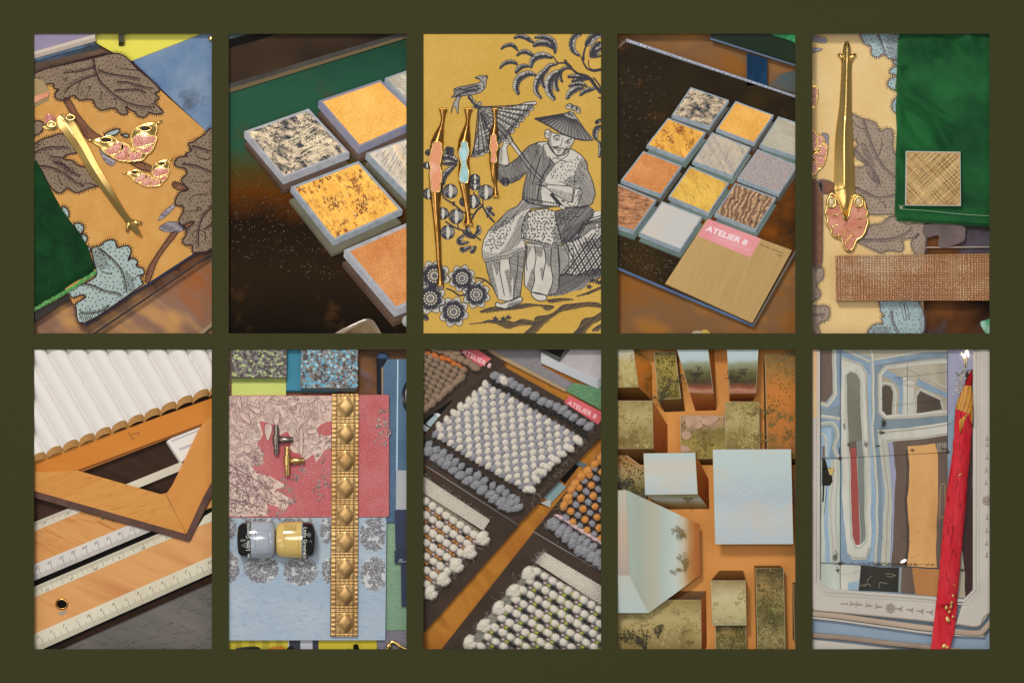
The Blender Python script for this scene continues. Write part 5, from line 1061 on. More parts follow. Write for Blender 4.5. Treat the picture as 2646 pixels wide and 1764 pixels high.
def panel6():
    PANEL[0] = 6
    base = mat('dark_table_wood', '#2b1d17', '#4a3529', rough=.45, sc_=7, det=6, stretch=(.25, 3, 1), rot=.42, mix=(.3, .7), bump=.2, bsc=30, fine=('#66605c', 3.2, .56, .75))
    mb = MB(); mb.prism([(70, 885), (565, 885), (565, 1694), (70, 1694)], -66, -60); o = struct(mb.build('table_top', base)); o['label'] = 'dark wooden table under the rulers'
    grey = mat('grey_oak', '#5f5a56', '#6f6965', rough=.6, sc_=6, det=5, stretch=(.3, 2.6, 1), rot=.42, bump=.25, bsc=60)
    mb = MB(); mb.prism(q("b250,1560 b1880,830 b1880,1600 b250,1600"), -59.5, -57); ob = struct(mb.build('table_plank', grey)); ob['label'] = 'grey oak strip of table in front of the lower ruler'
    mb = MB(); rr = random.Random(2); pl = q("b300,1560 b1860,870 b1860,1560")
    for _ in range(230):
        x = rr.uniform(100, 552); y = rr.uniform(1500, 1690)
        if inside((x, y), pl): l = rr.uniform(4, 20); mb.ribbon([(x, y), (x + l * .93, y - l * .36)], (rr.uniform(.6, 1.3), .5), -56.8)
    o = mb.build('oak_pores', mat('oak_pore', '#25201d', rough=.8), ob); o['kind'] = 'stuff'
    dr = (.9165, -.4)                                   # ruler direction in picture units
    beech = mat('beech_wood', '#cd8f52', '#d99f63', rough=.45, sc_=9, det=5, stretch=(.25, 3, 1), rot=.41, mix=(.3, .7), fine=('#a9652f', 60, .54, .72))
    beech2 = mat('polished_beech', '#cf8e4c', '#c07a3c', rough=.3, sc_=5, det=4, stretch=(.2, 2.6, 1), rot=.41, mix=(.35, .68), c3='#d69a57', coat=.35)
    ivory = mat('ivory_scale', '#d9d2bd', '#cfc6ae', rough=.4, sc_=8); white = mat('white_scale', '#cfc8c2', '#d8d2cb', rough=.4, sc_=8)
    ink = mat('scale_ink', '#3c3a3a', rough=.7); black = mat('ruler_black_edge', '#0d0908', rough=.4)
    mahog = mat('dark_edge_wood', '#271a12', '#332218', rough=.45, sc_=20, stretch=(.3, 3, 1), rot=.41)
    def scale(parent, a, b, off, n, ln, every, nums, up, size, z, w=.75, tilt=(.02, 1.0), step=None):
        """Tick marks from a to b pointing along 'tilt' and upside-down figures beside them."""
        mb = MB()
        for k in range(n):
            p = lerp(a, b, k / (n - 1)); l = ln * (2.0 if k % every == 0 else 1.45 if k % (every // 2) == 0 else 1.0)
            mb.ribbon([p, (p[0] + tilt[0] * l * up, p[1] + tilt[1] * l * up)], w if k % every else w * 1.35, z)
        o = mb.build('tick_marks', ink, parent); o['kind'] = 'stuff'
        for tx, s in nums:
            x, y = q(s)[0]; lettering(tx, 'figure', ink, parent, (x + size * .28 * len(tx), y - size * .3), (-.93, .37), (-.12, .95) if 1 else 0, z + .1, size)
    # upper ruler
    t = thing('wooden_ruler', 'beech ruler with white scale, half hidden under the set square', 'ruler', q("b500,400")[0], 'wooden rulers', -50)
    zr = -44
    mb = MB(); mb.prism(q("b-20,360 b560,120 1380,1490 1560,1230 1600,1360 b1260,322 b-20,695"), -58, zr); mb.build('beech_body', beech, t)
    mb = MB(); mb.prism(q("b-20,268 b420,92 b560,120 b-20,362"), -58, zr + .6); s1 = mb.build('pale_scale', mat('faded_scale', '#d5cdb9', '#c9c0ab', rough=.5, sc_=8), t)
    mb = MB(); mb.prism(q("960,1405 1520,1178 1580,1240 1080,1445"), -58, zr + .6); mb.build('pale_scale', MATS['faded_scale'], t)
    mb = MB(); mb.prism(q("b-20,695 b1010,270 b1240,330 b-20,862"), -58, zr + .8); s2 = mb.build('white_scale', white, t)
    mb = MB(); mb.prism(q("b-20,862 b1240,332 b1320,345 b-20,925"), -62, -52); mb.build('black_edge', black, t)
    mb = MB(); mb.prism(q("b1690,170 b1880,60 b1880,120 b1740,200"), -62, -52); mb.build('black_edge', black, t)
    mb = MB(); mb.prism(q("b1730,40 b1880,-30 b1880,75 b1760,130"), -58, zr); mb.build('beech_body', beech, t)
    scale(s2, q("b-10,862")[0], q("b1240,334")[0], 0, 105, 12, 10, (('25', 'b62,700'), ('24', 'b185,648'), ('23', 'b305,597'), ('22', 'b425,545'), ('A4', 'b545,495'), ('20', 'b660,448'), ('19', 'b782,398'), ('18', 'b900,352'), ('17', 'b1022,302')), -1, 11, zr + 1.2, tilt=(.32, 1.0))
    scale(s1, q("b-10,270")[0], q("b420,98")[0], 0, 38, 8, 10, (('50', 'b140,245'), ('05', 'b375,150')), 1, 8, zr + 1.0, w=.5, tilt=(.25, 1))
    mb = MB()
    for s in ("b715,228 b735,205 b760,190 b738,215", "b810,215 b830,235 b855,235", "b872,235 b885,240"): mb.ribbon(q(s), 2.6, zr + .6)
    mb.build('green_stamp', mat('stamp_green', '#1d6a3c', rough=.6), t)
    # lower ruler
    t = thing('wooden_ruler', 'polished ruler with ivory scales and a brass-ringed hole', 'ruler', q("b700,1000")[0], 'wooden rulers', -50)
    mb = MB(); mb.prism(q("b-20,1028 b1440,402 b1600,440 b1690,290 b1880,218 b1880,575 b-20,1405"), -58, zr + 1); mb.build('beech_body', beech2, t)
    mb = MB(); mb.prism(q("b-20,925 b1320,352 b1445,400 b-20,1032"), -58, zr + 1.8); s1 = mb.build('ivory_scale', ivory, t)
    mb = MB(); mb.prism(q("b1690,295 b1760,185 b1880,115 b1880,222"), -58, zr + 1.8); mb.build('ivory_scale', ivory, t)
    mb = MB(); mb.prism(q("b-20,1402 b1880,572 b1880,745 b-20,1595"), -58, zr + 2); s2 = mb.build('ivory_scale', ivory, t)
    mb = MB(); mb.prism(q("b60,1560 b1880,745 b1880,835 b240,1560"), -62, -50); mb.build('dark_edge', mahog, t)
    mb = MB(); mb.prism(q("b60,1560 b1880,745 b1880,772 b130,1560"), -60, -49.5); mb.build('black_line', black, t)
    scale(s1, q("b-10,928")[0], q("b1320,358")[0], 0, 130, 9, 10, (('50', 'b165,925'), ('5', 'b410,818'), ('50', 'b655,712'), ('6', 'b897,606'), ('50', 'b1138,502'), ('4', 'b1375,402')), 1, 10, zr + 2.2, w=.6, tilt=(.35, 1))
    scale(s2, q("b20,1578")[0], q("b1880,748")[0], 0, 150, 13, 10, (('4', 'b75,1405'), ('3', 'b205,1348'), ('2', 'b330,1292'), ('1', 'b460,1238'), ('30', 'b585,1185'), ('9', 'b710,1130'), ('8', 'b835,1072'), ('7', 'b960,1020'), ('6', 'b1085,965'), ('5', 'b1208,910'), ('4', 'b1330,855'), ('3', 'b1450,800'), ('2', 'b1570,745'), ('1', 'b1692,692'), ('20', 'b1812,645')), -1, 11, zr + 2.5, tilt=(.4, 1), w=.7)
    c = q("b312,1078")[0]; mb = MB(); mb.tube([(c[0] + 14.5 * math.cos(a), c[1] + 12.5 * math.sin(a), zr + 2) for a in [i * .32 for i in range(21)]], 2.6, 7, cap=False); mb.build('hole_ring', GOLD_DARK, t, smooth=True)
    mb = MB(); mb.prism([(c[0] + 12 * math.cos(a), c[1] + 11 * math.sin(a)) for a in [i * .4 for i in range(16)]], zr, zr + 1.5); mb.build('hole', black, t)
    mb = MB(); mb.flat(hexq("b280,1160 b340,1150 b370,1140 b340,1180 b300,1195"), zr + 1.3); mb.build('grey_wear', mat('worn_grey', '#a3948a', rough=.7), t)
    # white moulding seen through the set square
    mb = MB(); mb.prism(q("1380,965 1425,935 1720,820 1560,1150 1525,1185"), -56, -44, off=(-4, 3)); t = thing('white_moulding', 'white grooved moulding seen through the set square opening', 'moulding', q("1500,1000")[0], z=-56); mb.build('body', mat('gesso_white', '#e3dcd4', rough=.6), t)
    for s in ("1500,1040 1700,960 1690,985 1510,1062", "1420,960 1700,850 1700,862 1425,975"):
        mb = MB(); mb.prism(q(s), -45, -42.5); mb.build('ridge', mat('gesso_grey', '#b9b4b8', rough=.6), t)
    # set square
    zs = -30
    oak = mat('set_square_wood', '#d59a55', '#cb8a45', rough=.4, sc_=7, det=5, stretch=(.3, 2.6, 1), rot=-.29, mix=(.3, .7), fine=('#b06c2e', 70, .55, .75))
    oak2 = mat('set_square_wood_dark', '#c67a2f', '#cf8439', rough=.35, sc_=6, det=5, stretch=(.3, 2.6, 1), rot=.36, mix=(.3, .7))
    oak3 = mat('set_square_wood_cross', '#cb8744', '#d4924e', rough=.4, sc_=8, det=5, stretch=(2.6, .3, 1), rot=.5, mix=(.3, .7))
    t = thing('set_square', 'wooden drawing set square with dark edging, corner pointing down', 'set square', q("900,1400")[0], z=-40)
    mb = MB(); mb.prism(q("-20,1190 1880,515 1880,690 1735,790 470,1262 -20,1285"), -52, zs - 4, off=(0, 5)); mb.build('back_rail', oak2, t)
    mb = MB(); mb.prism(q("-20,1284 470,1263 975,1408 1378,1522 b1574,366 -20,1455"), -52, zs); mb.build('long_leg', oak, t)
    mb = MB(); mb.prism(q("1381,1522 1495,1290 1702,850 1738,792 1880,680 1880,1300 b1745,0 b1577,366"), -52, zs - .4); mb.build('short_leg', oak3, t)
    edg = mat('walnut_edging', '#57403a', '#674c42', rough=.4, sc_=30)
    mb = MB(); mb.prism(q("-20,1456 b1574,368 b1610,432 b1600,440 -20,1522"), -53, zs - 1.5, off=(-1, 4)); mb.build('edging', edg, t)
    mb = MB(); mb.prism(q("b1577,368 b1747,0 1880,1302 1880,1480 b1822,0 b1612,432"), -53, zs - 1.5, off=(2, 4)); mb.build('edging', edg, t)
    mb = MB(); mb.prism(q("480,1266 1725,795 1715,818 520,1278"), -52, -40); mb.build('rail_side', mat('rail_side', '#8f5418', rough=.5), t)
    mb = MB(); mb.ribbon(smooth(q("990,870 1000,900 1060,890 1095,880 1090,910"), 4), 2, zs - 3.6); mb.ribbon(smooth(q("1010,905 1030,950 1045,925"), 4), 2, zs - 3.6); mb.ribbon(q("1378,1522 1400,1560"), 1.2, zs + .2); mb.ribbon(q("b1385,0 b1575,360"), .9, zs + .3); mb.build('old_marks', mat('old_mark', '#8a5522', rough=.6), t)
    # corrugated panel
    t = thing('corrugated_panel', 'white fluted panel with a raw fibreboard edge above the set square', 'fluted panel', q("800,500")[0], z=-34)
    e = (165.5 / 3.92, -64 / 3.92); g0 = q("155,1108")[0]; d = (-320 / 3.92, -550 / 3.92); K = 16; top = []; lo = []
    def prof(s):
        f = (s % 1.0); return math.sqrt(max(0, 1 - (2 * f - 1) ** 2))
    NS = 15 * K
    for i in range(NS + 1):
        s = -2 + i / K; h = prof(s); x, y = g0[0] + e[0] * s, g0[1] + e[1] * s
        top.append((x + h * 2, y - h * 14, h)); lo.append((x + h * 2, y - h * 10 + 15, h))
    mb = MB(); NB = 6
    for j in range(NB + 1):
        for (x, y, h) in top: mb.v.append(W(x + d[0] * j * .36, y + d[1] * j * .36, -32 + 26 * h))
    for j in range(NB):
        for i in range(NS): k = j * (NS + 1) + i; mb.f.append((k, k + 1, k + NS + 2, k + NS + 1))
    mb.build('white_flutes', mat('fluted_white', '#e4dfda', rough=.5, spec=.3), t, smooth=True)
    mb = MB()
    for (x, y, h) in top: mb.v.append(W(x, y, -32 + 26 * h))
    for (x, y, h) in lo: mb.v.append(W(x, y, -40 + 21 * h))
    for i in range(NS): mb.f.append((i, NS + 1 + i, NS + 2 + i, i + 1))
    mb.build('raw_edge', mat('fibreboard', '#bb8a4e', '#c4955a', rough=.8, sc_=90), t, smooth=True)
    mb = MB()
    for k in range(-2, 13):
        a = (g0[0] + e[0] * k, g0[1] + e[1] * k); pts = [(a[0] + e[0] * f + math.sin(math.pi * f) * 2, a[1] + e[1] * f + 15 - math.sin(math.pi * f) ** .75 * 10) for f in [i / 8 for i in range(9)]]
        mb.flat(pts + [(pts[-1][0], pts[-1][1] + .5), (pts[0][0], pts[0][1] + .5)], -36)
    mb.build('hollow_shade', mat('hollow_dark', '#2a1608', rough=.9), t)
panel6()
# ------------------------------------------------------------------ fabrics, paint pots and the gilded strip
def flow_strokes(mb, poly, n, ln, w, z, seed, sc_=.02):
    r = random.Random(seed); x0 = min(p[0] for p in poly); x1 = max(p[0] for p in poly); y0 = min(p[1] for p in poly); y1 = max(p[1] for p in poly); tries = 0
    while n and tries < 60000:
        tries += 1; p = (r.uniform(x0, x1), r.uniform(y0, y1))
        if not inside(p, poly): continue
        n -= 1; pts = [p]; l = ln * r.uniform(.5, 1.3)
        for k in range(4):
            a = mnoise.noise(Vector((p[0] * sc_, p[1] * sc_, seed))) * 7 + mnoise.noise(Vector((p[0] * sc_ * 4, p[1] * sc_ * 4, seed + 5))) * 2
            p = (p[0] + math.cos(a) * l / 4, p[1] + math.sin(a) * l / 4)
            if not inside(p, poly): break
            pts.append(p)
        if len(pts) > 2: mb.ribbon(pts, (w * r.uniform(.8, 1.4), w * .4), z)
def sprig(F, I, x, y, r, n, zf, seed, w=1.0):
    """Printed leaf cluster: pale lobes with dark veins."""
    rr = random.Random(seed)
    for k in range(n):
        a = rr.uniform(0, 6.28); d = r * rr.uniform(.1, .9); cx, cy = x + d * math.cos(a) * .8, y + d * math.sin(a)
        for j in range(3):
            b = a + (j - 1) * .8 + rr.uniform(-.3, .3); l = r * rr.uniform(.25, .42); e = (cx + l * math.cos(b), cy + l * math.sin(b)); nx, ny = -math.sin(b) * l * .28, math.cos(b) * l * .28; m_ = lerp((cx, cy), e, .5)
            F.k += 1; F.flat([(cx, cy), (m_[0] + nx, m_[1] + ny), e, (m_[0] - nx, m_[1] - ny)], zf + (F.k % 25) * .02)
            I.ribbon([(cx, cy), e], (w * 1.3, w * .5), zf + 1); I.ribbon([(m_[0] - nx, m_[1] - ny), e], w * .7, zf + 1)
def chips(poly, cols, n, z, parent, seed, rmin=2.5, rmax=6.5):
    r = random.Random(seed); x0 = min(p[0] for p in poly); x1 = max(p[0] for p in poly); y0 = min(p[1] for p in poly); y1 = max(p[1] for p in poly)
    groups = [MB() for _ in cols]; k = 0
    while k < n:
        x, y = r.uniform(x0 + 3, x1 - 3), r.uniform(y0 + 3, y1 - 3)
        if not inside((x, y), poly): continue
        k += 1; rad = r.uniform(rmin, rmax); m = r.randint(5, 8); o = r.random() * 6
        pl = [(min(x1 - .5, max(x0 + .5, x + rad * r.uniform(.45, 1.2) * math.cos(o + 6.283 * i / m))), min(y1 - .5, max(y0 + .5, y + rad * r.uniform(.45, 1.1) * math.sin(o + 6.283 * i / m)))) for i in range(m)]
        g = r.randrange(len(cols)); groups[g].flat(pl, z + .1 + k * .0012)
    for g, c in zip(groups, cols): g.build('chips', mat('chip' + c[1:], c, rough=.5), parent, kind='stuff')

def panel7():
    PANEL[0] = 7
    wood = mat('parquet_murk', '#7a5436', '#4a3428', rough=.35, sc_=6, det=2, mix=(.35, .65), rot=.7, stretch=(1, 2, 1), fine=('#6f6a86', 5, .58, .74))
    mb = MB(); mb.prism([(573, 885), (1068, 885), (1068, 1694), (573, 1694)], -56, -52); o = struct(mb.build('floor', wood)); o['label'] = 'brown floor glimpsed between the fabric boards'
    def board(nm, lb, cat, s, z0, z1, m, **k):
        mb = MB(); p = q(s); mb.prism(p, z0, z1, **k); return tag(mb.build(nm, m), lb, cat)
    # speckled rubber tiles
    t = thing('speckled_tile', 'speckled rubber tile in lime, grey and charcoal with a mossy edge', 'tile', q("350,180")[0], 'speckled rubber tiles', -30)
    p = q("65,0 632,0 630,326 65,326"); mb = MB(); mb.prism(p, -30, -14); tl = mb.build('body', mat('charcoal_rubber', '#544b4a', rough=.6), t)
    chips(q("65,0 632,0 630,326 65,326"), ('#85807d', '#4a403f', '#9fae84', '#b3bd7c', '#7f7878', '#514746', '#77706e', '#5d5453'), 620, -14, tl, 3)
    mb = MB(); mb.prism(q("65,326 630,326 620,362 66,362"), -34, -20); mb.build('cut_edge', mat('mossy_edge', '#5c6a2e', '#77843c', rough=.7, sc_=120, stretch=(.4, 2, 1)), t)
    t = thing('speckled_tile', 'speckled rubber tile in sky blue, grey and charcoal', 'tile', q("1060,240")[0], 'speckled rubber tiles', -30)
    p = q("778,0 1354,0 1342,432 770,428"); mb = MB(); mb.prism(p, -30, -14); tl = mb.build('body', mat('warm_grey_rubber', '#7b726f', rough=.6), t)
    chips(p, ('#8a817d', '#4c4543', '#6fa9c0', '#a6c6d0', '#89807b', '#5d9ab5', '#574e4b'), 760, -14, tl, 5)
    mb = MB(); mb.prism(q("770,429 1342,433 1325,462 770,450"), -34, -20); mb.build('cut_edge', mat('slate_edge', '#3f4346', rough=.7), t)
    mb = MB(); pc = q("20,20 62,20 62,505 20,505"); mb.prism(pc, -34, -26); o = tag(mb.build('orange_speckled_tile', mat('orange_base', '#6d4c40', rough=.6)), 'sliver of orange speckled tile at the edge', 'tile'); chips(pc, ('#d9764c', '#5d5250', '#8a7a75'), 90, -26, o, 8, 2, 4)
    board('lime_board', 'plain lime green board under the lime speckled tile', 'board', "70,362 622,362 622,520 70,520", -44, -30, mat('lime_paint', '#c2cb6c', '#cad277', rough=.5, sc_=6))
    board('teal_board', 'plain teal board between the two speckled tiles', 'board', "632,0 1160,0 1150,452 625,450", -44, -33, mat('teal_paint', '#3f8098', '#46889f', rough=.45, sc_=6), off=(0, 5))
    t = thing('dark_post', 'blue black round post on the floor beside the denim board', 'post', q("1590,250")[0], z=-52)
    mb = MB(); c = q("1600,125")[0]; mb.tube([(c[0] - 5, c[1] + 90, -50), (c[0] - 3, c[1] + 40, -48), (c[0], c[1], -40)], [10, 12, 16], 14); mb.build('shaft', mat('dark_post_metal', '#252a33', rough=.35), t, smooth='auto')
    mb = MB(); mb.blob(c[0], c[1], -38, 16, 14, 5); mb.build('cap', mat('blue_cap', '#3a5070', rough=.3), t, smooth=True)
    t = thing('denim_board', 'denim board with a white stripe and tan edge', 'fabric board', q("1720,700")[0], z=-50)
    mb = MB(); mb.prism(q("1606,140 1625,136 1900,136 b1900,250 b1600,250 1598,500 1600,165"), -50, -30, bev=2); mb.build('face', mat('navy_denim', '#4a657f', '#5a758e', rough=.95, sc_=8, det=6, bump=.4, bsc=420, fine=('#2d4060', 260, .52, .7)), t)
    mb = MB(); mb.prism(q("1590,165 1606,142 1608,500 1592,500"), -50, -31); mb.build('tan_edge', mat('tan_board_edge', '#b08a55', rough=.7), t)
    mb = MB(); mb.prism(q("1749,140 1762,140 1752,1262 1738,1262"), -30, -29); mb.build('white_stripe', mat('stripe_white', '#b7cbdf', rough=.9), t)
    mb = MB(); mb.prism(hexq("1880,330 1830,380 1800,460 1798,560 1830,650 1880,680"), -29, -20, bev=3); tag(mb.build('black_box', mat('black_lacquer', '#10181f', rough=.15, spec=.6), smooth='auto'), 'glossy black rounded box on the denim board', 'box')
    # red toile
    red = mat('raspberry_linen', '#b85a5e', '#c07073', rough=.92, spec=.1, sc_=10, det=5, bump=.4, bsc=420, fine=('#d08a8c', 260, .5, .7))
    t = thing('red_toile_fabric', 'raspberry red fabric printed with a cream pastoral scene', 'fabric', q("800,1000")[0], z=-30)
    z = -20
    mb = MB(); mb.prism(q("-20,506 1650,497 1666,510 b1666,180 b1650,192 b-20,196"), -30, z); mb.build('cloth', red, t)
    F = MB(); I = MB(); zf = z + .3
    cream = mat('toile_cream', '#dfc9bb', '#d3b4a9', rough=.92, sc_=30); plum = mat('toile_plum', '#806468', rough=.9)
    A = q("-20,512 1085,508 1085,760 985,790 945,830 935,900 1000,915 1080,905 1080,1030 1010,1060 960,1140 930,1180 900,1095 815,1165 760,1090 700,1080 660,1040 680,960 640,860 560,910 545,800 470,790 400,770 350,760 390,900 330,1000 380,1090 400,1190 330,1225 270,1205 320,1290 460,1320 600,1400 600,1430 520,1450 580,1500 690,1560 b720,40 b650,70 b610,130 b540,90 b440,60 b430,140 b380,100 b450,180 b-20,190")
    F.flat(A, zf); 
    rl = random.Random(17); ax0 = min(p[0] for p in A); ax1 = max(p[0] for p in A); ay0 = min(p[1] for p in A); ay1 = max(p[1] for p in A); k_ = 0
    while k_ < 330:                                   # leaves, folds and figures of the engraving
        c = (rl.uniform(ax0, ax1), rl.uniform(ay0, ay1))
        if not inside(c, A): continue
        k_ += 1; a_ = mnoise.noise(Vector((c[0] * .012, c[1] * .012, 4))) * 6 + rl.uniform(-.5, .5); ln = rl.uniform(8, 22); wd = ln * rl.uniform(.22, .4)
        lob = [(c[0] + math.cos(th) * ln * (.8 + .2 * math.cos(2 * th)) * math.cos(a_) - math.sin(th) * wd * math.sin(a_), c[1] + math.cos(th) * ln * math.sin(a_) + math.sin(th) * wd * math.cos(a_)) for th in [i * .4488 for i in range(14)]]
        if not all(inside(p, A) for p in lob[::3]): continue
        F.k += 1; F.flat(lob, zf + .3 + k_ * .0018); zl = zf + .33 + k_ * .0018
        I.k = 0; I.ribbon(lob + lob[:1], .75, zl); hatch(I, lob, a_ + rl.choice((.5, -.5, 1.2)), rl.choice((2.0, 2.6, 3.4)), .7, zl, part=rl.choice(((0, .55), (.4, 1), (0, 1))))
    flow_strokes(I, A, 900, 9, .6, zf + 1.0, 3, .03)
    for s, k in (("410,800 470,790 480,860 440,960 410,900", 0), ("120,520 160,520 170,640 130,600", 1), ("150,660 240,700 260,790 180,740", 1), ("230,600 360,640 340,690 260,640", 0), ("200,1000 270,1010 260,1080 210,1080", 1), ("760,860 790,850 790,1080 755,1080", 0), ("840,850 930,830 930,880 850,890", 1), ("500,700 560,680 540,800 500,780", 1), ("640,540 740,550 700,620 640,590", 0), ("980,590 1010,590 1020,670 980,660", 1)):
        p = hexq(s); F.k += 1; F.flat(p, zf + 1.6); I.ribbon(p + [p[0]], 1.3, zf + 1.9); hatch(I, p, .6 + k, 3.2, .8, zf + 1.8, part=(0, .5))
    for s in ("40,1200 200,1290 360,1390 480,1500 560,1568", "40,1380 160,1450 300,1540", "100,1230 200,1420 260,1568", "40,1540 b160,60 b260,150", "b100,20 b250,60 b420,100"):
        sp = resample(smooth(q(s), 6), 9); I.ribbon(sp, (2.6, 1.2), zf + 1.2)
        for i, p in enumerate(sp[1:]): sprig(F, I, p[0] + (12 if i % 2 else -10), p[1] + (-8 if i % 2 else 9), 15, 3, zf + .4 + .3, i * 7 + int(p[0]), .9)
    for x, y, r, n in ((690, 590, 22, 8), (330, 1120, 26, 7), (350, 1060, 20, 5), (330, 1190, 18, 5), (740, 1250, 24, 8), (760, 1310, 18, 7), (700, 1340, 12, 4), (1020, 960, 26, 9), (960, 1150, 20, 7), (1015, 1310, 16, 6), (980, 1430, 22, 7), (900, 1440, 12, 4), (960, 1520, 16, 5), (1050, 1400, 14, 4), (1600, 685, 18, 6), (1640, 660, 10, 4), (1590, 820, 24, 8), (1620, 900, 24, 8), (1580, 980, 18, 6), (1640, 880, 16, 5), (1390, 730, 12, 4), (1380, 1190, 6, 2), (590, 1400, 18, 5), (640, 1480, 18, 6), (660, 1555, 16, 5)):
        c = q(f"{x},{y}")[0]; sprig(F, I, c[0], c[1], r, n, zf + .5, x + y)
    for x, y, r, n in ((600, 90, 22, 7), (570, 160, 18, 5), (420, 150, 16, 5), (680, 30, 16, 4), (1000, 0, 9, 3), (1590, 180, 14, 4)):
        c = q(f"b{x},{y}")[0]; sprig(F, I, c[0], min(c[1], 1328), r, n, zf + .5, x + y)
    fo = F.build('cream_print', cream, t); I.build('plum_engraving', plum, t)
    # pale blue toile
    blue = mat('powder_blue_linen', '#a2b3c3', '#b2bec8', rough=.92, spec=.1, sc_=6, det=6, stretch=(.6, 1.6, 1), bump=.35, bsc=420, fine=('#8fa5bf', 90, .5, .72))
    t = thing('blue_toile_fabric', 'powder blue linen printed with rows of grey medallions', 'fabric', q("b800,900")[0], z=-34)
    mb = MB(); mb.prism(q("b-20,197 b1640,196 b1628,1440 b-20,1442"), -36, -25); mb.build('cloth', blue, t)
    F = MB(); I = MB(); zf = -24.6; med = []
    for x, y, a, b in ((40, 310, 75, 115), (340, 300, 170, 150), (735, 300, 165, 150), (1030, 330, 60, 130), (1510, 370, 135, 170), (55, 700, 88, 150), (370, 715, 172, 145), (770, 740, 170, 145), (1050, 735, 60, 125), (1515, 770, 132, 172)):
        c = q(f"b{x},{y}")[0]; a /= 3.92; b /= 3.92
        p = [(c[0] + a * (1 + .06 * mnoise.noise(Vector((math.cos(th) * 3, math.sin(th) * 3, x)))) * math.cos(th), max(1337.5, c[1] + b * (1 + .06 * mnoise.noise(Vector((math.cos(th) * 3, 5 + math.sin(th) * 3, x)))) * math.sin(th))) for th in [i * 2 * math.pi / 40 for i in range(40)]]
        p = [(min(u, 995), v) for u, v in p]
        m_ = MB(); m_.flat(p, zf); m_.build('medallion', mat('medallion_cream', '#cfcfc9', '#b9c3ca', rough=.92, sc_=30), t)
        rr = random.Random(x); x0 = min(u for u, v in p)
        for _ in range(int(a * b * .8)):
            th = rr.random() * 6.283; d = math.sqrt(rr.random()); u, v = c[0] + a * d * math.cos(th), c[1] + b * d * math.sin(th)
            if v < 1339 or u > 994 or mnoise.noise(Vector((u * .06, v * .06, x * .1))) < -.3: continue
            al = rr.random() * 6.28; l = rr.uniform(1.5, 3.4); I.ribbon([(u, v), (u + l * math.cos(al), v + l * math.sin(al) * .7), (u + l * 1.5 * math.cos(al + .9), v + l * math.sin(al + .9))], (1.5, .7), zf + .5)
    I.build('grey_engraving', mat('engraving_grey', '#77747c', rough=.9), t, kind='stuff')
    # gilded strip
    t = thing('gilded_strip', 'gold embossed strip with a row of diamond bosses', 'trim strip', q("1225,1500")[0], z=-22)
    gl = mat('gilded_leather', '#a98a5c', '#927046', rough=.32, metal=.9, sc_=9, rvar=.08, bump=.08, bsc=60)
    gq = q("1090,492 1360,490 b1346,1402 b1078,1402"); mb = MB(); mb.prism(gq, -24, -14.5, off=(-2, 1)); mb.build('backing', mat('gilded_dark', '#7d5a30', rough=.4, metal=.8), t)
    ys = [(620 - 492) / (3.92 * 393 * 0 + 2450.6), 0]
    H = 2450.6; cents = [(c - 492) / H for c in (620, 895, 1170, 1442)] + [(c + 1540.6 - 492) / H for c in (180, 447, 716, 990, 1268)]; pit = cents[1] - cents[0]
    def emb(a, b):
        k = min(range(len(cents)), key=lambda i: abs(cents[i] - b)); dy = (b - cents[k]) / pit; dx = (a - .53)
        ax, ay = abs(dx), abs(dy)
        d = ((ax / .335) ** 1.4 + (ay / .385) ** 1.4) ** (1 / 1.4)
        if d < 1: return -14 + 1.0 + 5.0 * (1 - d ** 2.6) ** .7
        h = 1.9
        for v, w_ in ((ax - .335, .018), ((ax / .36 + ay / .38) - 1.0, .05), (ay - .385, .02), (ay - .475, .02), (ax / .36 - (ay - .5) / -.38 * .0 - 9, .05)):
            if abs(v) < w_: h *= .25 + .75 * (abs(v) / w_) ** 2
        cy = (ay * 6.0) % 1 if ax > .335 else (ax / .335 * 2) % 1
        h *= .45 + .55 * math.sin(math.pi * cy) ** .6
        if ax > .335: h *= .6 + .4 * math.sin(math.pi * min(1, (ax - .335) / .165)) ** .6
        return -14 + h
    mb = MB(); mb.patch(gq, 48, 460, emb); mb.build('embossed_face', gl, t, smooth=True)
    # T handles
    def tbar(lb, m, a, b, c0, c1, st0, st1, rb, rc, rs):
        t = thing('t_bar_handle', lb, 'handle', q(c0)[0], 't-bar handles on red fabric', z)
        def tb(n, s0, s1, r, zz):
            mb = MB(); A_, B_ = q(s0)[0], q(s1)[0]; mb.tube([(*A_, zz), (*lerp(A_, B_, .03), zz), (*lerp(A_, B_, .97), zz), (*B_, zz)], [r * .9, r, r, r * .9], 18); mb.build(n, m, t, smooth='auto')
        tb('bar', a, b, rb, z + 15); tb('collar', c0, c1, rc, z + 15); tb('stem', st0, st1, rs, z + 15)
    tbar('dark nickel t-bar handle on the red fabric', mat('brushed_nickel', '#8f857c', '#7d736c', rough=.3, metal=1, sc_=40, stretch=(.2, 3, 1)), "523,805", "527,1103", "523,900", "523,1000", "555,952", "694,952", 6.8, 9.2, 8.2)
    tbar('brushed brass t-bar handle below the dark one', mat('brushed_brass', '#d6b478', '#c9a464', rough=.28, metal=1, sc_=40, stretch=(.2, 3, 1)), "633,1022", "637,1318", "633,1110", "633,1210", "668,1162", "808,1162", 6.8, 9.2, 8.2)
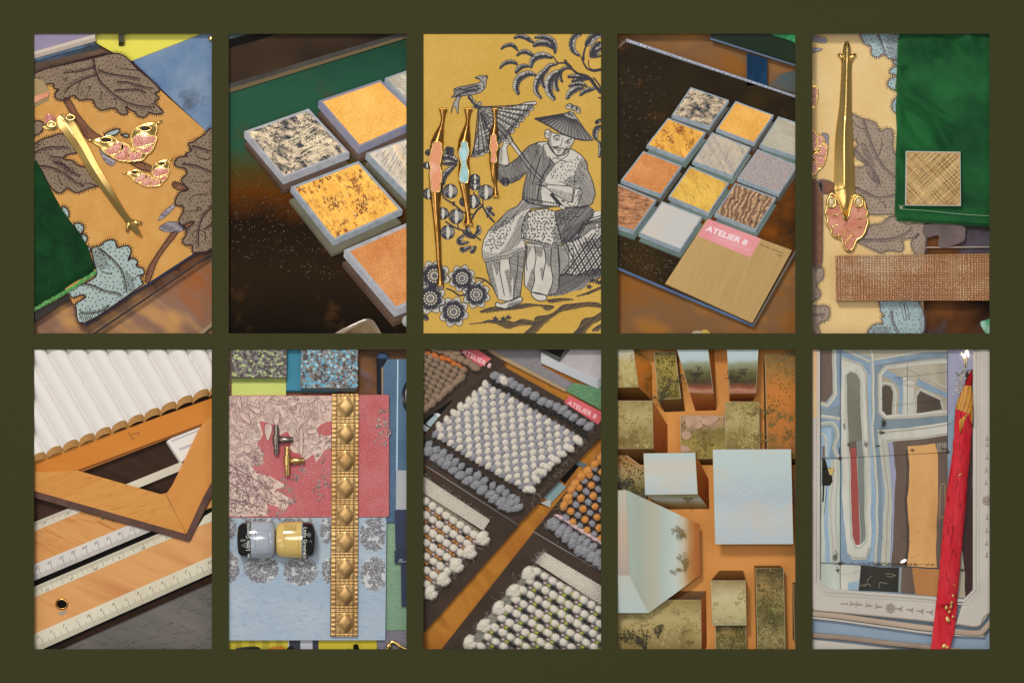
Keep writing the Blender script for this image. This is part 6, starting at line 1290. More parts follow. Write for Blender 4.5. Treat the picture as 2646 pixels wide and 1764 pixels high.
    # paint pots lying on their sides
    def pot(lb, xs, body, lid, flip):
        t = thing('paint_pot', lb, 'paint pot', q(f"b{xs[0][0][0]},420")[0], 'paint pots lying on the blue fabric', -25)
        def lathe(name, prof, m, par):
            mb = MB(); cy = q("b0,422")[0][1]; pts = []; 
            mb.tube([(q(f"b{x},0")[0][0], cy, -25 + 33) for x, r in prof], [r / 3.92 for x, r in prof], 40, flatz=.72); return mb.build(name, m, par, smooth='auto')
        l1 = lathe('lid', xs[0], lid, t); lathe('body', xs[1], body, t); lathe('neck', xs[2], mat('clear_rim', '#8d9aa3', rough=.1, spec=.8), t)
        return t, l1
    lid = mat('black_lid', '#0c0d0e', rough=.1, spec=.6, coat=.4)
    t1, l1 = pot('paint pot with pale grey paint and black lid', (((132, 60), (137, 110), (150, 148), (180, 172), (270, 182)), ((277, 183), (300, 187), (440, 187), (480, 176), (505, 150), (516, 110)), ((268, 180), (280, 180))), mat('grey_paint_pot', '#b0b7c1', '#a3abb6', rough=.12, spec=.6, coat=.5, sc_=8), lid, False)
    t2, l2 = pot('paint pot with butter yellow paint and black lid', (((795, 180), (880, 172), (905, 148), (920, 110), (925, 60)), ((524, 110), (534, 150), (560, 172), (610, 180), (740, 187), (785, 187)), ((780, 184), (797, 184))), mat('yellow_paint_pot', '#dcbd70', '#d6b462', rough=.12, spec=.6, coat=.5, sc_=8), lid, True)
    wh = mat('lid_lettering_white', '#e8e6df', rough=.5)
    zt = -25 + 33 + 34.5
    lettering('Little Greene', 'lettering', wh, l1, q("b262,528")[0], (0, -1), (-1, 0), zt, 13.2); lettering('ne', 'lettering', wh, l1, q("b262,600")[0], (0, -1), (-1, 0), zt - 9, 11)
    lettering('Little Greene', 'lettering', wh, l2, q("b806,288")[0], (0, 1), (1, 0), zt, 13.2); lettering('Lit', 'lettering', wh, l2, q("b806,555")[0], (0, 1), (1, 0), zt - 9, 11)
    gl_ = mat('pot_label_line', '#8b939c', rough=.5); gy = mat('pot_label_line_yellow', '#b99440', rough=.5)
    for s, m, tt in (("b320,318 b455,318 b455,525 b320,525", gl_, t1), ("b615,340 b755,340 b755,555 b615,555", gy, t2)):
        mb = MB(); p = q(s); mb.ribbon(p + [p[0]], .8, zt + .4); mb.build('label_outline', m, tt)
    mb = MB()
    for k in range(9): mb.ribbon(q(f"b{305+k*17},552 b{309+k*17},600"), .9, zt - 8 + 0)
    mb.build('fine_print', mat('pot_print_grey', '#6f7f88', rough=.5), t1); mb = MB()
    for k in range(6): mb.ribbon(q(f"b605,{262+k*11} b735,{270+k*11}"), .8, zt - 9 + k * 1.2)
    mb.build('fine_print', mat('pot_print_brown', '#a8873a', rough=.5), t2)
    # right hand cards
    board('green_fabric_board', 'sage green woven board below the denim', 'fabric board', "b1632,252 b1900,252 b1900,1340 b1626,1344", -52, -40, mat('sage_weave', '#8aa78c', '#7c997f', rough=.95, sc_=10, bump=.4, bsc=400, fine=('#5f7f66', 200, .52, .7)))
    board('pale_grey_card', 'pale grey sample card over the denim', 'card', "1738,1262 1900,1262 b1900,118 b1735,118", -28, -24, mat('pale_grey_card', '#a6a9b0', rough=.5))
    nav = mat('navy_card', '#363c50', '#3c4258', rough=.45, sc_=9)
    board('navy_card', 'upper navy blue sample card', 'card', "b1722,130 b1900,130 b1900,525 b1732,525", -30, -26, nav)
    o = board('navy_card', 'small navy card with white lettering in the middle', 'card', "b1722,530 b1900,530 b1900,672 b1722,666", -32, -28, nav)
    board('navy_card', 'lowest navy card over the green woven board', 'card', "b1785,672 b1900,672 b1900,1105 b1792,1100", -34, -30, nav)
    cw = mat('card_white', '#cfd2d8', rough=.6); lettering('X51', 'lettering', cw, o, q("b1806,618")[0], (-1, 0), (0, 1), -27.7, 6); lettering('Azzurrolatte', 'lettering', cw, o, q("b1868,640")[0], (-1, 0), (0, 1), -27.7, 5.4)
    # bottom strip
    board('yellow_ribbed_board', 'yellow ribbed board below the blue fabric', 'board', "b-20,1442 b640,1442 b640,1600 b-20,1600", -48, -42, mat('ribbed_yellow', '#a89a1e', '#c4b42c', rough=.5, kind='wave', sc_=9, det=0))
    board('striped_card', 'white and navy striped card below the blue fabric', 'card', "b640,1442 b950,1442 b950,1600 b640,1600", -48, -42, mat('navy_stripes', '#2a2c3c', '#b9bbc4', rough=.5, kind='wave', sc_=5.2, det=0, mix=(.42, .52)))
    board('yellow_card', 'bright yellow card with black pegs', 'card', "b950,1442 b1542,1442 b1542,1600 b950,1600", -48, -43, mat('peg_yellow', '#c8b727', rough=.5))
    for x, lb in ((1330, 'taller black peg on the yellow card'), (1255, 'shorter black peg on the yellow card')):
        mb = MB(); c = q(f"b{x},1490")[0]; k = 1 if x == 1330 else .75; mb.tube([(c[0], c[1] + 22, -42), (c[0], c[1] + (2 if k == 1 else 14), -22)], [7 * k, 7 * k], 14); tag(mb.build('black_peg', mat('gloss_black', '#17150f', rough=.2), smooth='auto'), lb, 'peg')
    for s, c, lb in (("b110,1540 b150,1515 b340,1510 b380,1600 b100,1600", '#23241c', 'dark lidded tin at the bottom of the ribbed board'), ("b450,1530 b480,1508 b600,1508 b620,1600 b440,1600", '#b0722a', 'amber lid at the bottom of the ribbed board'), ("b610,1560 b650,1505 b690,1510 b720,1600 b620,1600", '#1b1a18', 'small black clip beside the amber lid')):
        mb = MB(); mb.prism(hexq(s), -42, -26, bev=2); tag(mb.build('tin_lid', mat('lid' + c[1:], c, rough=.25), smooth='auto'), lb, 'lid')
    board('grey_weave_board', 'grey woven board at the bottom corner under a brass hook', 'fabric board', "b1546,1350 b1900,1344 b1900,1600 b1546,1600", -46, -38, mat('grey_weave', '#6f6b78', '#7f7b86', rough=.95, sc_=200, det=3, bump=.5, bsc=400))
    t = thing('brass_hook', 'curved brass hook on the grey woven board', 'hook', q("b1700,1480")[0], z=-38)
    mb = MB(); mb.tube([(*p, -24) for p in smooth(q("b1640,1560 b1660,1510 b1690,1462 b1740,1470 b1790,1510 b1880,1545"), 4)], 4.2, 8); mb.build('arm', GOLD, t, smooth=True)
    mb = MB(); mb.blob(*q("b1665,1500")[0], -26, 8, 7, 8); mb.build('boss', GOLD, t, smooth=True)
panel7()

# ------------------------------------------------------------------ woven wool samples
def wool(name, c, c2): return mat(name, c, c2, rough=.95, spec=.05, sc_=150, det=6, mix=(.3, .7), bump=1.0, bsc=300, bdist=.002, sheen=.35, stretch=(1, 1, 1), fine=None)
def knot_mesh(name, a, b, c, m, seed, twist=0.0):
    mb = MB(); PANEL[0] = 8; nu, nv = 20, 12; r = random.Random(seed)
    for i in range(nv + 1):
        ph = -math.pi / 2 + math.pi * i / nv
        for k in range(nu):
            th = 2 * math.pi * k / nu
            f = 1 + .10 * mnoise.noise(Vector((math.cos(th) * 1.6 + seed, math.sin(th) * 1.6, ph * 1.3))) + .075 * math.sin(9 * (math.cos(ph) * math.cos(th)) + 5 * math.cos(ph) * math.sin(th) + twist)
            x, y, h = a * abs(math.cos(ph)) ** .8 * math.cos(th) * f, b * abs(math.cos(ph)) ** .8 * math.sin(th) * f, c * math.sin(ph) * f
            mb.v.append(Vector((x * S, y * S, h * S)))
    for i in range(nv):
        for k in range(nu): j = (k + 1) % nu; mb.f.append((i * nu + k, i * nu + j, (i + 1) * nu + j, (i + 1) * nu + k))
    for _ in range(34):                              # loose fibres standing off the yarn
        th = r.random() * 6.283; ph = r.uniform(-.2, 1.1); x, y, h = a * math.cos(ph) * math.cos(th), b * math.cos(ph) * math.sin(th), c * math.sin(ph); a_ = th + r.uniform(-1, 1); cv = r.uniform(-1.4, 1.4); l = r.uniform(3, 8); pts = [Vector((x, y, h)) * .95]
        for k in range(3): a_ += cv * .5; pts.append(pts[-1] + Vector((math.cos(a_), math.sin(a_), r.uniform(-.1, .5))) * l / 3)
        o = len(mb.v)
        for i_, p in enumerate(pts):
            w_ = .22 * (1 - i_ * .25)
            mb.v += [(p + Vector((w_, 0, 0))) * S, (p + Vector((-w_, w_, 0))) * S, (p + Vector((0, -w_, w_))) * S]
        for i_ in range(3):
            for k in range(3): j = (k + 1) % 3; mb.f.append((o + i_ * 3 + k, o + i_ * 3 + j, o + i_ * 3 + 3 + j, o + i_ * 3 + 3 + k))
    me = bpy.data.meshes.new(name); me.from_pydata([tuple(v) for v in mb.v], [], mb.f); me.update()
    for p in me.polygons: p.use_smooth = True
    me.materials.append(m); return me
def put(name, me, parent, u, v, z, ang, sx=1, sy=1, sz=1):
    (a, b), (c, d) = PX[2], PY[1]; e = 6
    if not (a - e < u < b + e and c - e < v < d + e): return
    o = bpy.data.objects.new(name, me); COL.objects.link(o); o.parent = parent; o.location = W(u, v, z) - parent.location
    o.rotation_euler = (0, 0, -ang); o.scale = (sx, sy, sz); return o
def fuzz(parent, pts, n, ln, m, z, seed, w=.35):
    r = random.Random(seed); mb = MB(); rs = resample(pts, 1.5)
    for _ in range(n):
        p = r.choice(rs); p = (p[0] + r.uniform(-5, 5), p[1] + r.uniform(-5, 5)); a = r.random() * 6.28; c = r.uniform(-1.2, 1.2); l = ln * r.uniform(.4, 1.3); path = [(p[0], p[1], z)]
        for k in range(5): a += c * .5; path.append((path[-1][0] + math.cos(a) * l / 5, path[-1][1] + math.sin(a) * l / 5, z + r.uniform(0, 4)))
        mb.tube(path, w * .5, 3, cap=False)
    mb.build('stray_fibres', m, parent, kind='stuff')

def panel8():
    PANEL[0] = 8
    fl = mat('varnished_floor', '#a5682a', '#8a5420', rough=.35, sc_=5, det=3, mix=(.35, .68), c3='#b2772f', rot=.9, stretch=(.6, 2, 1))
    mb = MB(); mb.prism([(1076, 885), (1571, 885), (1571, 1694), (1076, 1694)], -70, -64); o = struct(mb.build('floor', fl)); o['label'] = 'varnished orange wood floor between the sample trays'
    tray = mat('bronze_tray', '#3b3029', '#463a32', rough=.38, sc_=6, spec=.4, metal=.2)
    hl = mat('tray_bright_edge', '#8b8685', rough=.3)
    def tr(lb, s, z0, z1, edge=None):
        t = thing('sample_tray', lb, 'tray', cen(q(s)), 'dark metal sample trays', z0); mb = MB(); mb.prism(q(s), z0, z1); mb.build('plate', tray, t)
        if edge: mb = MB(); a = q(edge); mb.tube([(*a[0], z1), (*a[1], z1)], 1.5, 6); mb.build('folded_edge', hl, t, smooth=True)  # pale tube stands for the highlight along the tray edge
        return t
    tr('dark tray under the grey and cream woven rug', "700,120 800,180 1900,800 1860,900 b995,275 -40,1150 -40,1000", -56, -46, "-20,1165 b992,272")
    tr('dark tray under the brown woven rug', "-20,20 640,20 870,175 -20,790", -56, -44)
    tr('dark tray under the cream and orange woven rug', "-20,1195 b560,0 b1000,288 b-20,1440", -58, -50, None)
    tr('dark tray under the cream and lime woven rug', "b1160,345 b1900,790 b1900,1600 b170,1600", -58, -50, "b1158,345 b1880,772")
    tr('dark tray under the orange and grey woven rug', "1900,1000 1840,1080 1470,1500 b1160,338 b1900,775", -57, -48)
    # glossy stand below
    t = thing('glass_stand', 'pale reflecting glass bars between the trays', 'stand', q("200,700")[0], z=-64)  # the pale bars are reflections on the glass, built as coloured shapes
    for s, c in (("-20,800 380,480 560,560 60,900 -20,960", '#1a1712'), ("60,790 160,690 250,740 130,840", '#a9bcc4'), ("-20,800 30,790 120,850 80,880 -20,830", '#d5dcdf'), ("360,500 400,480 480,530 450,550", '#c6cdd2'), ("140,690 180,680 290,740 260,760", '#dfe3e6'), ("600,290 690,215 760,250 640,360", '#7f8c98'), ("1400,1330 1560,1150 1640,1190 1470,1400", '#12100d'), ("1240,1520 1400,1370 1490,1430 1330,1600", '#7f989c'), ("1200,1600 b1190,40 b1330,100 1330,1560", '#a9b1ae'), ("1560,1150 1700,1200 1660,1240 1540,1180", '#5a7076')):
        mb = MB(); p = q(s); mb.prism(p, -64, -61 + len(t.children) * .15); mb.build('glass_bar', mat('bar' + c[1:], c, rough=.25), t)  # pale pieces are reflections on the glass, built as coloured shapes
    # things at the top
    mb = MB(); mb.prism(q("600,20 690,20 1490,445 1480,470 1440,450"), -58, -50); tag(mb.build('beige_rail', mat('beige_rail', '#a38a66', rough=.5)), 'beige wooden rail behind the trays', 'rail')
    mb = MB(); mb.prism(q("690,20 1240,20 1240,200 1560,380 1490,445"), -60, -52); tag(mb.build('grey_weave_sample', mat('grey_linen', '#7b7679', '#8b8688', rough=.95, sc_=160, bump=.4, bsc=300)), 'grey linen sample behind the rail', 'fabric')
    mb = MB(); mb.prism(q("1560,375 1860,430 1860,660 1480,455"), -60, -53); tag(mb.build('green_weave_sample', mat('green_linen', '#557f5c', '#6d9470', rough=.95, sc_=120, bump=.4, bsc=300, stretch=(.5, 2, 1))), 'green linen sample beside the grey linen', 'fabric')
    t = thing('marble_block', 'white marble block behind the trays', 'block', q("1600,200")[0], z=-54)
    mb = MB(); mb.prism(q("1230,80 1330,20 1880,20 1880,280 1810,345"), -54, -34, off=(0, 24)); mb.build('body', mat('white_marble_side', '#c9ccd3', '#d6d8dc', rough=.4, sc_=9), t)
    mb = MB(); mb.flat(q("1236,82 1335,24 1880,24 1880,276 1808,340"), -33.5); mb.build('top_face', mat('grey_marble_top', '#a9a4a6', '#b7b2b3', rough=.35, sc_=10, fine=('#8f8b90', 12, .6, .75)), t)
    t = thing('picture_frame', 'dark grey picture frame corner on the marble block', 'frame', q("1400,80")[0], z=-33)
    for s in ("1165,20 1200,20 1425,128 1415,160", "1415,160 1425,128 1500,20 1545,20"): mb = MB(); mb.prism(q(s), -33, -26, bev=1); mb.build('rail', mat('frame_grey', '#4b524e', rough=.35), t)
    mb = MB(); mb.prism(q("1210,20 1425,122 1490,20"), -33, -31); mb.build('black_panel', mat('frame_black', '#181412', rough=.4), t)
    # pink tags
    pink = mat('tag_pink', '#d4636c', '#cf5962', rough=.6); wt = mat('tag_white', '#efc4c8', rough=.6)
    for s, lb, org, u in (("390,20 560,20 725,132 630,215 520,170", 'pink paper tag beside the brown rug', "425,75", (.88, .47)), ("1525,505 1880,690 1810,800 1465,575", 'pink paper tag at the corner of the grey and cream rug', "1495,592", (.88, .46))):
        mb = MB(); mb.prism(q(s), -46, -43); o = tag(mb.build('pink_tag', pink), lb, 'tag'); lettering('ATELIER 8', 'lettering', wt, o, q(org)[0], u, (.38, -.8), -42.7, 19, sh=.02)
    W_ = wool('cream_wool', '#cdc4b6', '#e0d8cb'); G_ = wool('grey_wool', '#7c7c83', '#a2a2a8'); K_ = wool('charcoal_wool', '#28282a', '#3b3b3c'); B_ = wool('brown_wool', '#86705c', '#9d8672'); O_ = wool('orange_wool', '#c9843f', '#d99a57'); OR = wool('burnt_orange_wool', '#c2662c', '#d57a3c'); LM = wool('lime_wool', '#9aa53c', '#b3bd58'); PK = wool('pink_wool', '#cfaeb2', '#dcc2c4'); BL = wool('blue_grey_wool', '#7c8798', '#929cab')
    kw = [knot_mesh('cream_knot', 11.5, 8.8, 8.5, W_, s) for s in (1, 2)]; kg = [knot_mesh('grey_knot', 11, 7.6, 7, G_, s) for s in (3, 4)]; kk = knot_mesh('charcoal_knot', 9, 6, 6, K_, 5); kb = [knot_mesh('brown_knot', 12, 8, 8, B_, s) for s in (6, 7)]
    ko = knot_mesh('orange_knot', 11, 9, 8, O_, 8); kor = knot_mesh('burnt_orange_knot', 11, 7, 7, OR, 9); loopg = [knot_mesh('grey_loop', 15, 12, 12, G_, s, 1) for s in (10, 11)]; loopw = [knot_mesh('cream_loop', 17, 11, 11, W_, s, 1) for s in (12, 13)]
    sg = knot_mesh('charcoal_strand', 5, 3, 3, K_, 14); sl = knot_mesh('lime_strand', 5.5, 3.4, 3.2, LM, 15); so = knot_mesh('orange_strand', 4, 2.2, 2.4, O_, 16); sb = knot_mesh('blue_strand', 6, 2.2, 3, BL, 17); sp_ = knot_mesh('pink_strand', 4, 2.4, 2.4, PK, 18); kp = knot_mesh('pink_knot', 11, 5, 5, PK, 19)
    rr = random.Random(21)
    # main rug
    t = thing('woven_rug_sample', 'grey and cream chunky woven rug sample with looped grey ends', 'rug sample', q("900,900")[0], 'woven rug samples', -46)
    A, Bc, C, D = q("690,395 1620,930 1100,1480 120,890"); zr = -34
    mb = MB(); mb.prism([A, Bc, C, D], -46, -35); mb.build('backing', wool('dark_grey_wool', '#5a5a5e', '#717176'), t)
    nx, ny = 20, 13; e1 = math.atan2(Bc[1] - A[1], Bc[0] - A[0]); e2 = math.atan2(D[1] - A[1], D[0] - A[0])
    for j in range(ny):
        for i in range(nx):
            p = bil((A, Bc, C, D), (i + .5) / nx, (j + .5) / ny); p = (p[0] + rr.uniform(-1.2, 1.2), p[1] + rr.uniform(-1.2, 1.2))
            if (i + j) % 2: put('cream_knot', rr.choice(kw), t, p[0], p[1], zr, e2 + rr.uniform(-.2, .2), rr.uniform(.95, 1.25), rr.uniform(.9, 1.15), 1)
            else: put('grey_knot', rr.choice(kg), t, p[0], p[1], zr + 1, e2 + rr.uniform(-.15, .15), rr.uniform(1.15, 1.5), rr.uniform(1.0, 1.3), 1)
    def loops(s, n, me, ang, z, nm, sc=1.0, jit=2):
        P_ = smooth(q(s), 6)
        for k in range(n):
            f = (k + .5) / n * (len(P_) - 1); p = lerp(P_[int(f)], P_[min(int(f) + 1, len(P_) - 1)], f - int(f)); put(nm, rr.choice(me) if isinstance(me, list) else me, t, p[0] + rr.uniform(-jit, jit), p[1] + rr.uniform(-jit, jit), z, ang + rr.uniform(-.35, .35), sc * rr.uniform(.85, 1.15), sc * rr.uniform(.85, 1.1), sc)
    loops("740,300 900,370 1050,450 1250,560 1420,640 1560,720 1740,840", 15, loopg, e2 + .2, zr + 1, 'grey_loop', .95)
    loops("730,370 900,440 1050,520 1250,640 1440,720 1580,810 1680,920", 26, kk, e1, zr + 2, 'charcoal_knot', .75)
    loops("60,950 150,1010 300,1090 450,1190 620,1310 800,1410 960,1510", 28, kk, e1, zr + 2, 'charcoal_knot', .9)
    loops("70,1040 180,1150 300,1210 420,1320 560,1400 700,1490 800,1560 b960,70", 13, loopg, e2 + .3, zr + 1, 'grey_loop', 1.1)
    loops("80,980 200,1080 330,1150 470,1250 620,1340 780,1430 900,1520 b1000,40", 14, loopg, e2 - .2, zr + 3, 'grey_loop', .85)
    loops("b820,60 b880,90 b960,100 b1010,90", 5, loopg, e2, zr + 1, 'grey_loop', .95)
    loops("840,350 860,360", 1, loopw, e1, zr + 4, 'cream_loop', 1.0)
    loops("690,380 620,460 520,540 400,650 290,740 180,850", 8, loopw, e1 + .5, zr, 'cream_loop', .85)
    loops("1640,930 1500,1040 1390,1130 1280,1240 1180,1340 1090,1490", 8, loopw, e2 + 1.1, zr + 1, 'cream_loop', .95); loops("1540,960 1440,1060 1340,1160 1240,1270 1130,1380", 7, kg, e2 + .9, zr + 2, 'grey_knot', 1.0)
    loops("850,600 1100,760 1300,900 900,1000 1000,1200", 0, kk, 0, zr, 'charcoal_knot')
    fw = mat('pale_fibre', '#bdb8b0', rough=.9); fuzz(t, q("700,330 1250,560 1750,850 1640,1000 1150,1560 800,1560 300,1250 60,1080"), 130, 16, fw, zr + 5, 3); fuzz(t, q("150,900 400,650 650,400"), 90, 14, fw, zr + 4, 5)
    # brown rug
    t = thing('woven_rug_sample', 'brown woven rug sample with an orange row', 'rug sample', q("200,300")[0], 'woven rug samples', -44); zr = -33
    poly = q("-40,60 420,210 480,280 300,420 150,560 20,660 -40,660"); mb = MB(); mb.prism(poly, -44, -38); mb.build('backing', B_, t)
    for j in range(14):
        for i in range(14):
            p = q(f"{-140+i*62+ (j-4)*-44*1.0 + j*20},{-60+i*36+j*48}")[0]
            if inside(p, q("-60,40 80,60 460,230 480,270 300,430 150,560 30,650 -60,680")): put('brown_knot', rr.choice(kb), t, p[0], p[1], zr + rr.uniform(-1, 2), .5 + rr.uniform(-.6, .6), rr.uniform(.8, 1), rr.uniform(.85, 1.05), 1)
    loops("40,50 150,95 250,130 340,170 400,205 460,245", 7, kor, .5, zr + 3, 'orange_knot', .95); loops("120,30 220,60 330,100 440,150 540,200 580,230", 8, kb, .4, zr + 2, 'brown_knot', 1.15); loops("450,300 330,410 220,500 110,590 40,640", 8, kb, 2.3, zr + 1, 'brown_knot', 1.2); loops("300,50 350,70 390,80", 3, kb, .4, zr + 3, 'brown_knot', 1.1)
    fuzz(t, q("-20,650 200,540 450,290"), 90, 14, mat('brown_fibre', '#a08c78', rough=.9), zr + 4, 6)
    # cream rugs with coloured binding
    def knotted(lb, org, d1, d2, n1, n2, region, strip, loopline, nl, sA, sB, seed, langle, odd):
        nonlocal t
        t = thing('woven_rug_sample', lb, 'rug sample', cen(q(region)), 'woven rug samples', -50); zr = -40
        rg = q(region); mb = MB(); mb.prism(rg, -50, -45); mb.build('backing', wool('olive_grey_wool', '#77746a', '#8d897e') if odd else wool('dark_taupe_wool', '#7d7064', '#8f8275'), t)
        a1 = math.atan2(d1[1], d1[0]); a2 = math.atan2(d2[1], d2[0])
        for j in range(n2):
            for i in range(n1):
                x, y = org[0] + i * d1[0] + j * d2[0], org[1] + i * d1[1] + j * d2[1]; p = q(f"b{x},{y}")[0]
                if not inside(p, rg): continue
                put('cream_knot', rr.choice(kw), t, p[0], p[1], zr, a1 + rr.uniform(-.2, .2), rr.uniform(1.0, 1.2), rr.uniform(1.1, 1.28), 1)
                m1 = q(f"b{x+d1[0]*.5},{y+d1[1]*.5}")[0]
                if inside(m1, rg): put('binding_strand', sb if (i + odd) % 7 < 4 else sl if odd else sg, t, m1[0], m1[1], zr + 1.5, a2, 1.15, 1.0, 1.3)
                m2 = q(f"b{x+d2[0]*.5},{y+d2[1]*.5}")[0]; 
                if inside(m2, rg): put('binding_strand', sA[(i + j) % len(sA)], t, m2[0], m2[1], zr + 1, a1, 1.05, 1.1, 1)
                m3 = q(f"b{x+d2[0]*.5+d1[0]*.5},{y+d2[1]*.5+d1[1]*.5}")[0]
                if inside(m3, rg): put('binding_strand', sB[(i + j) % len(sB)], t, m3[0], m3[1], zr + 1, a1, 1.05, 1.1, 1)
        # flat woven heading
        A, B__, C, D = q(strip); mb = MB(); l1 = math.hypot(B__[0] - A[0], B__[1] - A[1]); l2 = math.hypot(D[0] - A[0], D[1] - A[1]); n_1 = int(l1 / 4.6); n_2 = max(3, int(l2 / 4.4))
        mb.prism([A, B__, C, D], -50, -41)
        for i in range(n_1):
            for j in range(n_2):
                p = bil((A, B__, C, D), (i + .5 + (j % 2) * .5) / n_1, (j + .5) / n_2); mb.blob(p[0], p[1], -40.6, 3.2, 1.9, 2.0, a1 + .5, 6, 4)
        mb.build('flat_heading', W_, t, smooth=True, kind='stuff')
        P_ = q(loopline)
        for k in range(nl):
            p = lerp(P_[0], P_[1], k / (nl - 1)); put('cream_loop', loopw[k % 2], t, p[0], p[1], zr, langle + rr.uniform(-.3, .3), 1.25, 1.25, 1.1); put('cream_loop', loopw[(k + 1) % 2], t, p[0] + 6, p[1] + 9, zr - 1, langle + .5, 1.0, 1.1, 1)
        fuzz(t, P_, 130, 26, fw, zr + 4, seed); fuzz(t, [A, B__], 70, 14, fw, zr + 3, seed + 1)
    knotted('cream knotted rug sample with orange and black binding', (-80, -60), (70, 48), (-68, 92), 14, 13, "b-40,-60 b40,-60 b600,330 b640,400 b560,470 b400,640 b240,800 b80,940 b-40,1000", "b0,-245 b712,225 b640,330 b-20,-85", "b630,400 b100,950", 5, (so, so, sg), (so, sp_), 31, 2.2, 0)
    knotted('cream knotted rug sample with lime, blue and black binding', (1188, 745), (79, 48.5), (-71, 95), 12, 10, "b1150,680 b1900,1120 b1900,1600 b440,1600 b560,1400 b700,1200 b850,1010 b1000,850", "b1175,655 b1265,552 b1900,930 b1900,1130", "b1095,760 b500,1460", 5, (sl, sg), (sg, sp_), 41, 2.2, 1)
    # orange and grey rug
    t = thing('woven_rug_sample', 'orange and grey woven rug sample with grey looped fringe', 'rug sample', q("b1650,200")[0], 'woven rug samples', -48); zr = -36
    rg = q("1900,1080 1760,1200 1640,1330 1520,1480 b1450,120 b1400,180 b1900,470"); mb = MB(); mb.prism(rg, -48, -42); mb.build('backing', K_, t)
    for j in range(-7, 12):
        for i in range(-2, 13):
            x, y = 1470 + i * 72 + j * -52, -170 + i * 42 + j * 66; p = q(f"b{x+200},{y}")[0]
            if inside(p, rg): put('orange_knot' if (i + j) % 2 else 'grey_knot', ko if (i + j) % 2 else kg[0], t, p[0], p[1], zr, .5 + rr.uniform(-.3, .3) + (1.3 if (i + j) % 2 else 0), rr.uniform(.85, 1), rr.uniform(1, 1.15), 1)
    loops("b1400,180 b1520,250 b1640,330 b1760,400 b1860,460", 14, kp, .55, zr + 1, 'pink_knot', 1.0, .6)
    loops("b1320,240 b1430,340 b1530,410 b1620,520 b1720,560 b1800,640 b1860,680", 9, loopg, 2.0, zr, 'grey_loop', 1.25); loops("b1360,260 b1470,330 b1600,410 b1720,480 b1850,580", 8, loopg, 2.2, zr + 3, 'grey_loop', 1.05)
    loops("1860,1120 1740,1230 1600,1360 1520,1500 b1450,110", 8, ko, 2.2, zr + 2, 'orange_knot', 1.25)
    fuzz(t, q("b1280,260 b1800,680"), 90, 16, fw, zr + 3, 51); fuzz(t, q("1860,1100 1520,1460 b1400,150"), 90, 18, mat('orange_fibre', '#cf9a5c', rough=.9), zr + 3, 52)
panel8()
# ------------------------------------------------------------------ painted landscape blocks
def hexa(lb, top, base, z0, z1, faces, group='painted landscape blocks'):
    """Block from its upper face and its foot; faces: materials for upper face and sides (a list of 4 or one)."""
    T_, B_ = (top, base)
    if area2(T_) > 0: pass
    t = thing('painted_block', lb, 'block', cen(T_), group, z0)
    mb = MB(); mb.flat(T_, z1); mb.build('upper_face', faces[0], t)
    uf = [c for c in t.children if c.name.startswith('upper_face')][0] if t.children else t
    if faces[0].name in DAB: dabs(uf, inset(T_, 1.5), DAB[faces[0].name], 110, z1, int(T_[0][0]), 4.4, 2.8, .12, .02)
    mb = MB(); mb.ribbon(T_ + [T_[0]], 1.0, z1 + .15); mb.build('worn_edge', mat('worn_paint_edge', '#b3a684', rough=.6), t)  # edge highlight painted as a thin pale line
    n = len(T_); nm = ('top_side', 'right_side', 'bottom_side', 'left_side')
    for i in range(n):
        j = (i + 1) % n; mb = MB(); mb.v = [W(*T_[i], z1), W(*T_[j], z1), W(*B_[j], z0), W(*B_[i], z0)]; mb.f = [(0, 1, 2, 3)] if area2(T_) > 0 else [(0, 3, 2, 1)]
        a, b_, c = mb.v[mb.f[0][0]], mb.v[mb.f[0][1]], mb.v[mb.f[0][2]]
        mb.build('side_face', faces[1][i] if isinstance(faces[1], (list, tuple)) else faces[1], t)
    return t
def tree_print(t, s, size, n, m, z, seed, trunk=True, lean=0, squash=1.0):
    x, y = q(s)[0]; r = random.Random(seed); I = MB(); k = size / 3.92; clumps = []
    for i in range(6):
        a = -math.pi / 2 + r.uniform(-1.25, 1.25) + lean; l = k * r.uniform(.4, .95); e = (x + l * math.cos(a), y + l * math.sin(a) * squash); mid = lerp((x, y), e, .5); mid = (mid[0] + r.uniform(-.1, .1) * k, mid[1])
        if trunk: I.ribbon(smooth([(x, y + k * .25), mid, e], 4), (k * .07, .8), z)
        clumps.append((e, k * r.uniform(.16, .3))); clumps.append((mid, k * .14))
    for _ in range(n):
        e, rad = r.choice(clumps); a = r.random() * 6.283; d = rad * math.sqrt(r.random()); I.dot(e[0] + d * math.cos(a) * 1.25, e[1] + d * math.sin(a) * .8, r.uniform(.8, 2.2), r.uniform(.7, 1.4), r.random() * 3, z + .2, 5)
    return I.build('painted_tree', m, t)
def dabs(t, poly, cols, n, z, seed, ln=3.2, w=2.2, thr=.05, ns=.03, ang=0, sp=2.0):
    for i, c in enumerate(cols): flecks(t, poly, 'brush_dabs', mat('dab' + c[1:], c, rough=.45), n, ln, w, z + .2 + i * .12, ang, thr, ns, seed + i * 3, sp)
DAB = {'olive_field_paint': ('#857840', '#b5aa72', '#8f8246'), 'moss_paint': ('#4d4518', '#988440', '#655924'), 'amber_woods_paint': ('#7d5c26', '#bd7a32', '#86682c'), 'forest_paint': ('#4a4a24', '#8f8654', '#6f5a30', '#5d5d30'), 'cream_field_paint': ('#bfb388', '#a3925f'), 'cloud_grove_paint': ('#5a4f20', '#a8964e'), 'cloudy_field_paint': ('#8a7a3c', '#c6b882'), 'poplar_paint': ('#3a3416', '#8f7a40')}
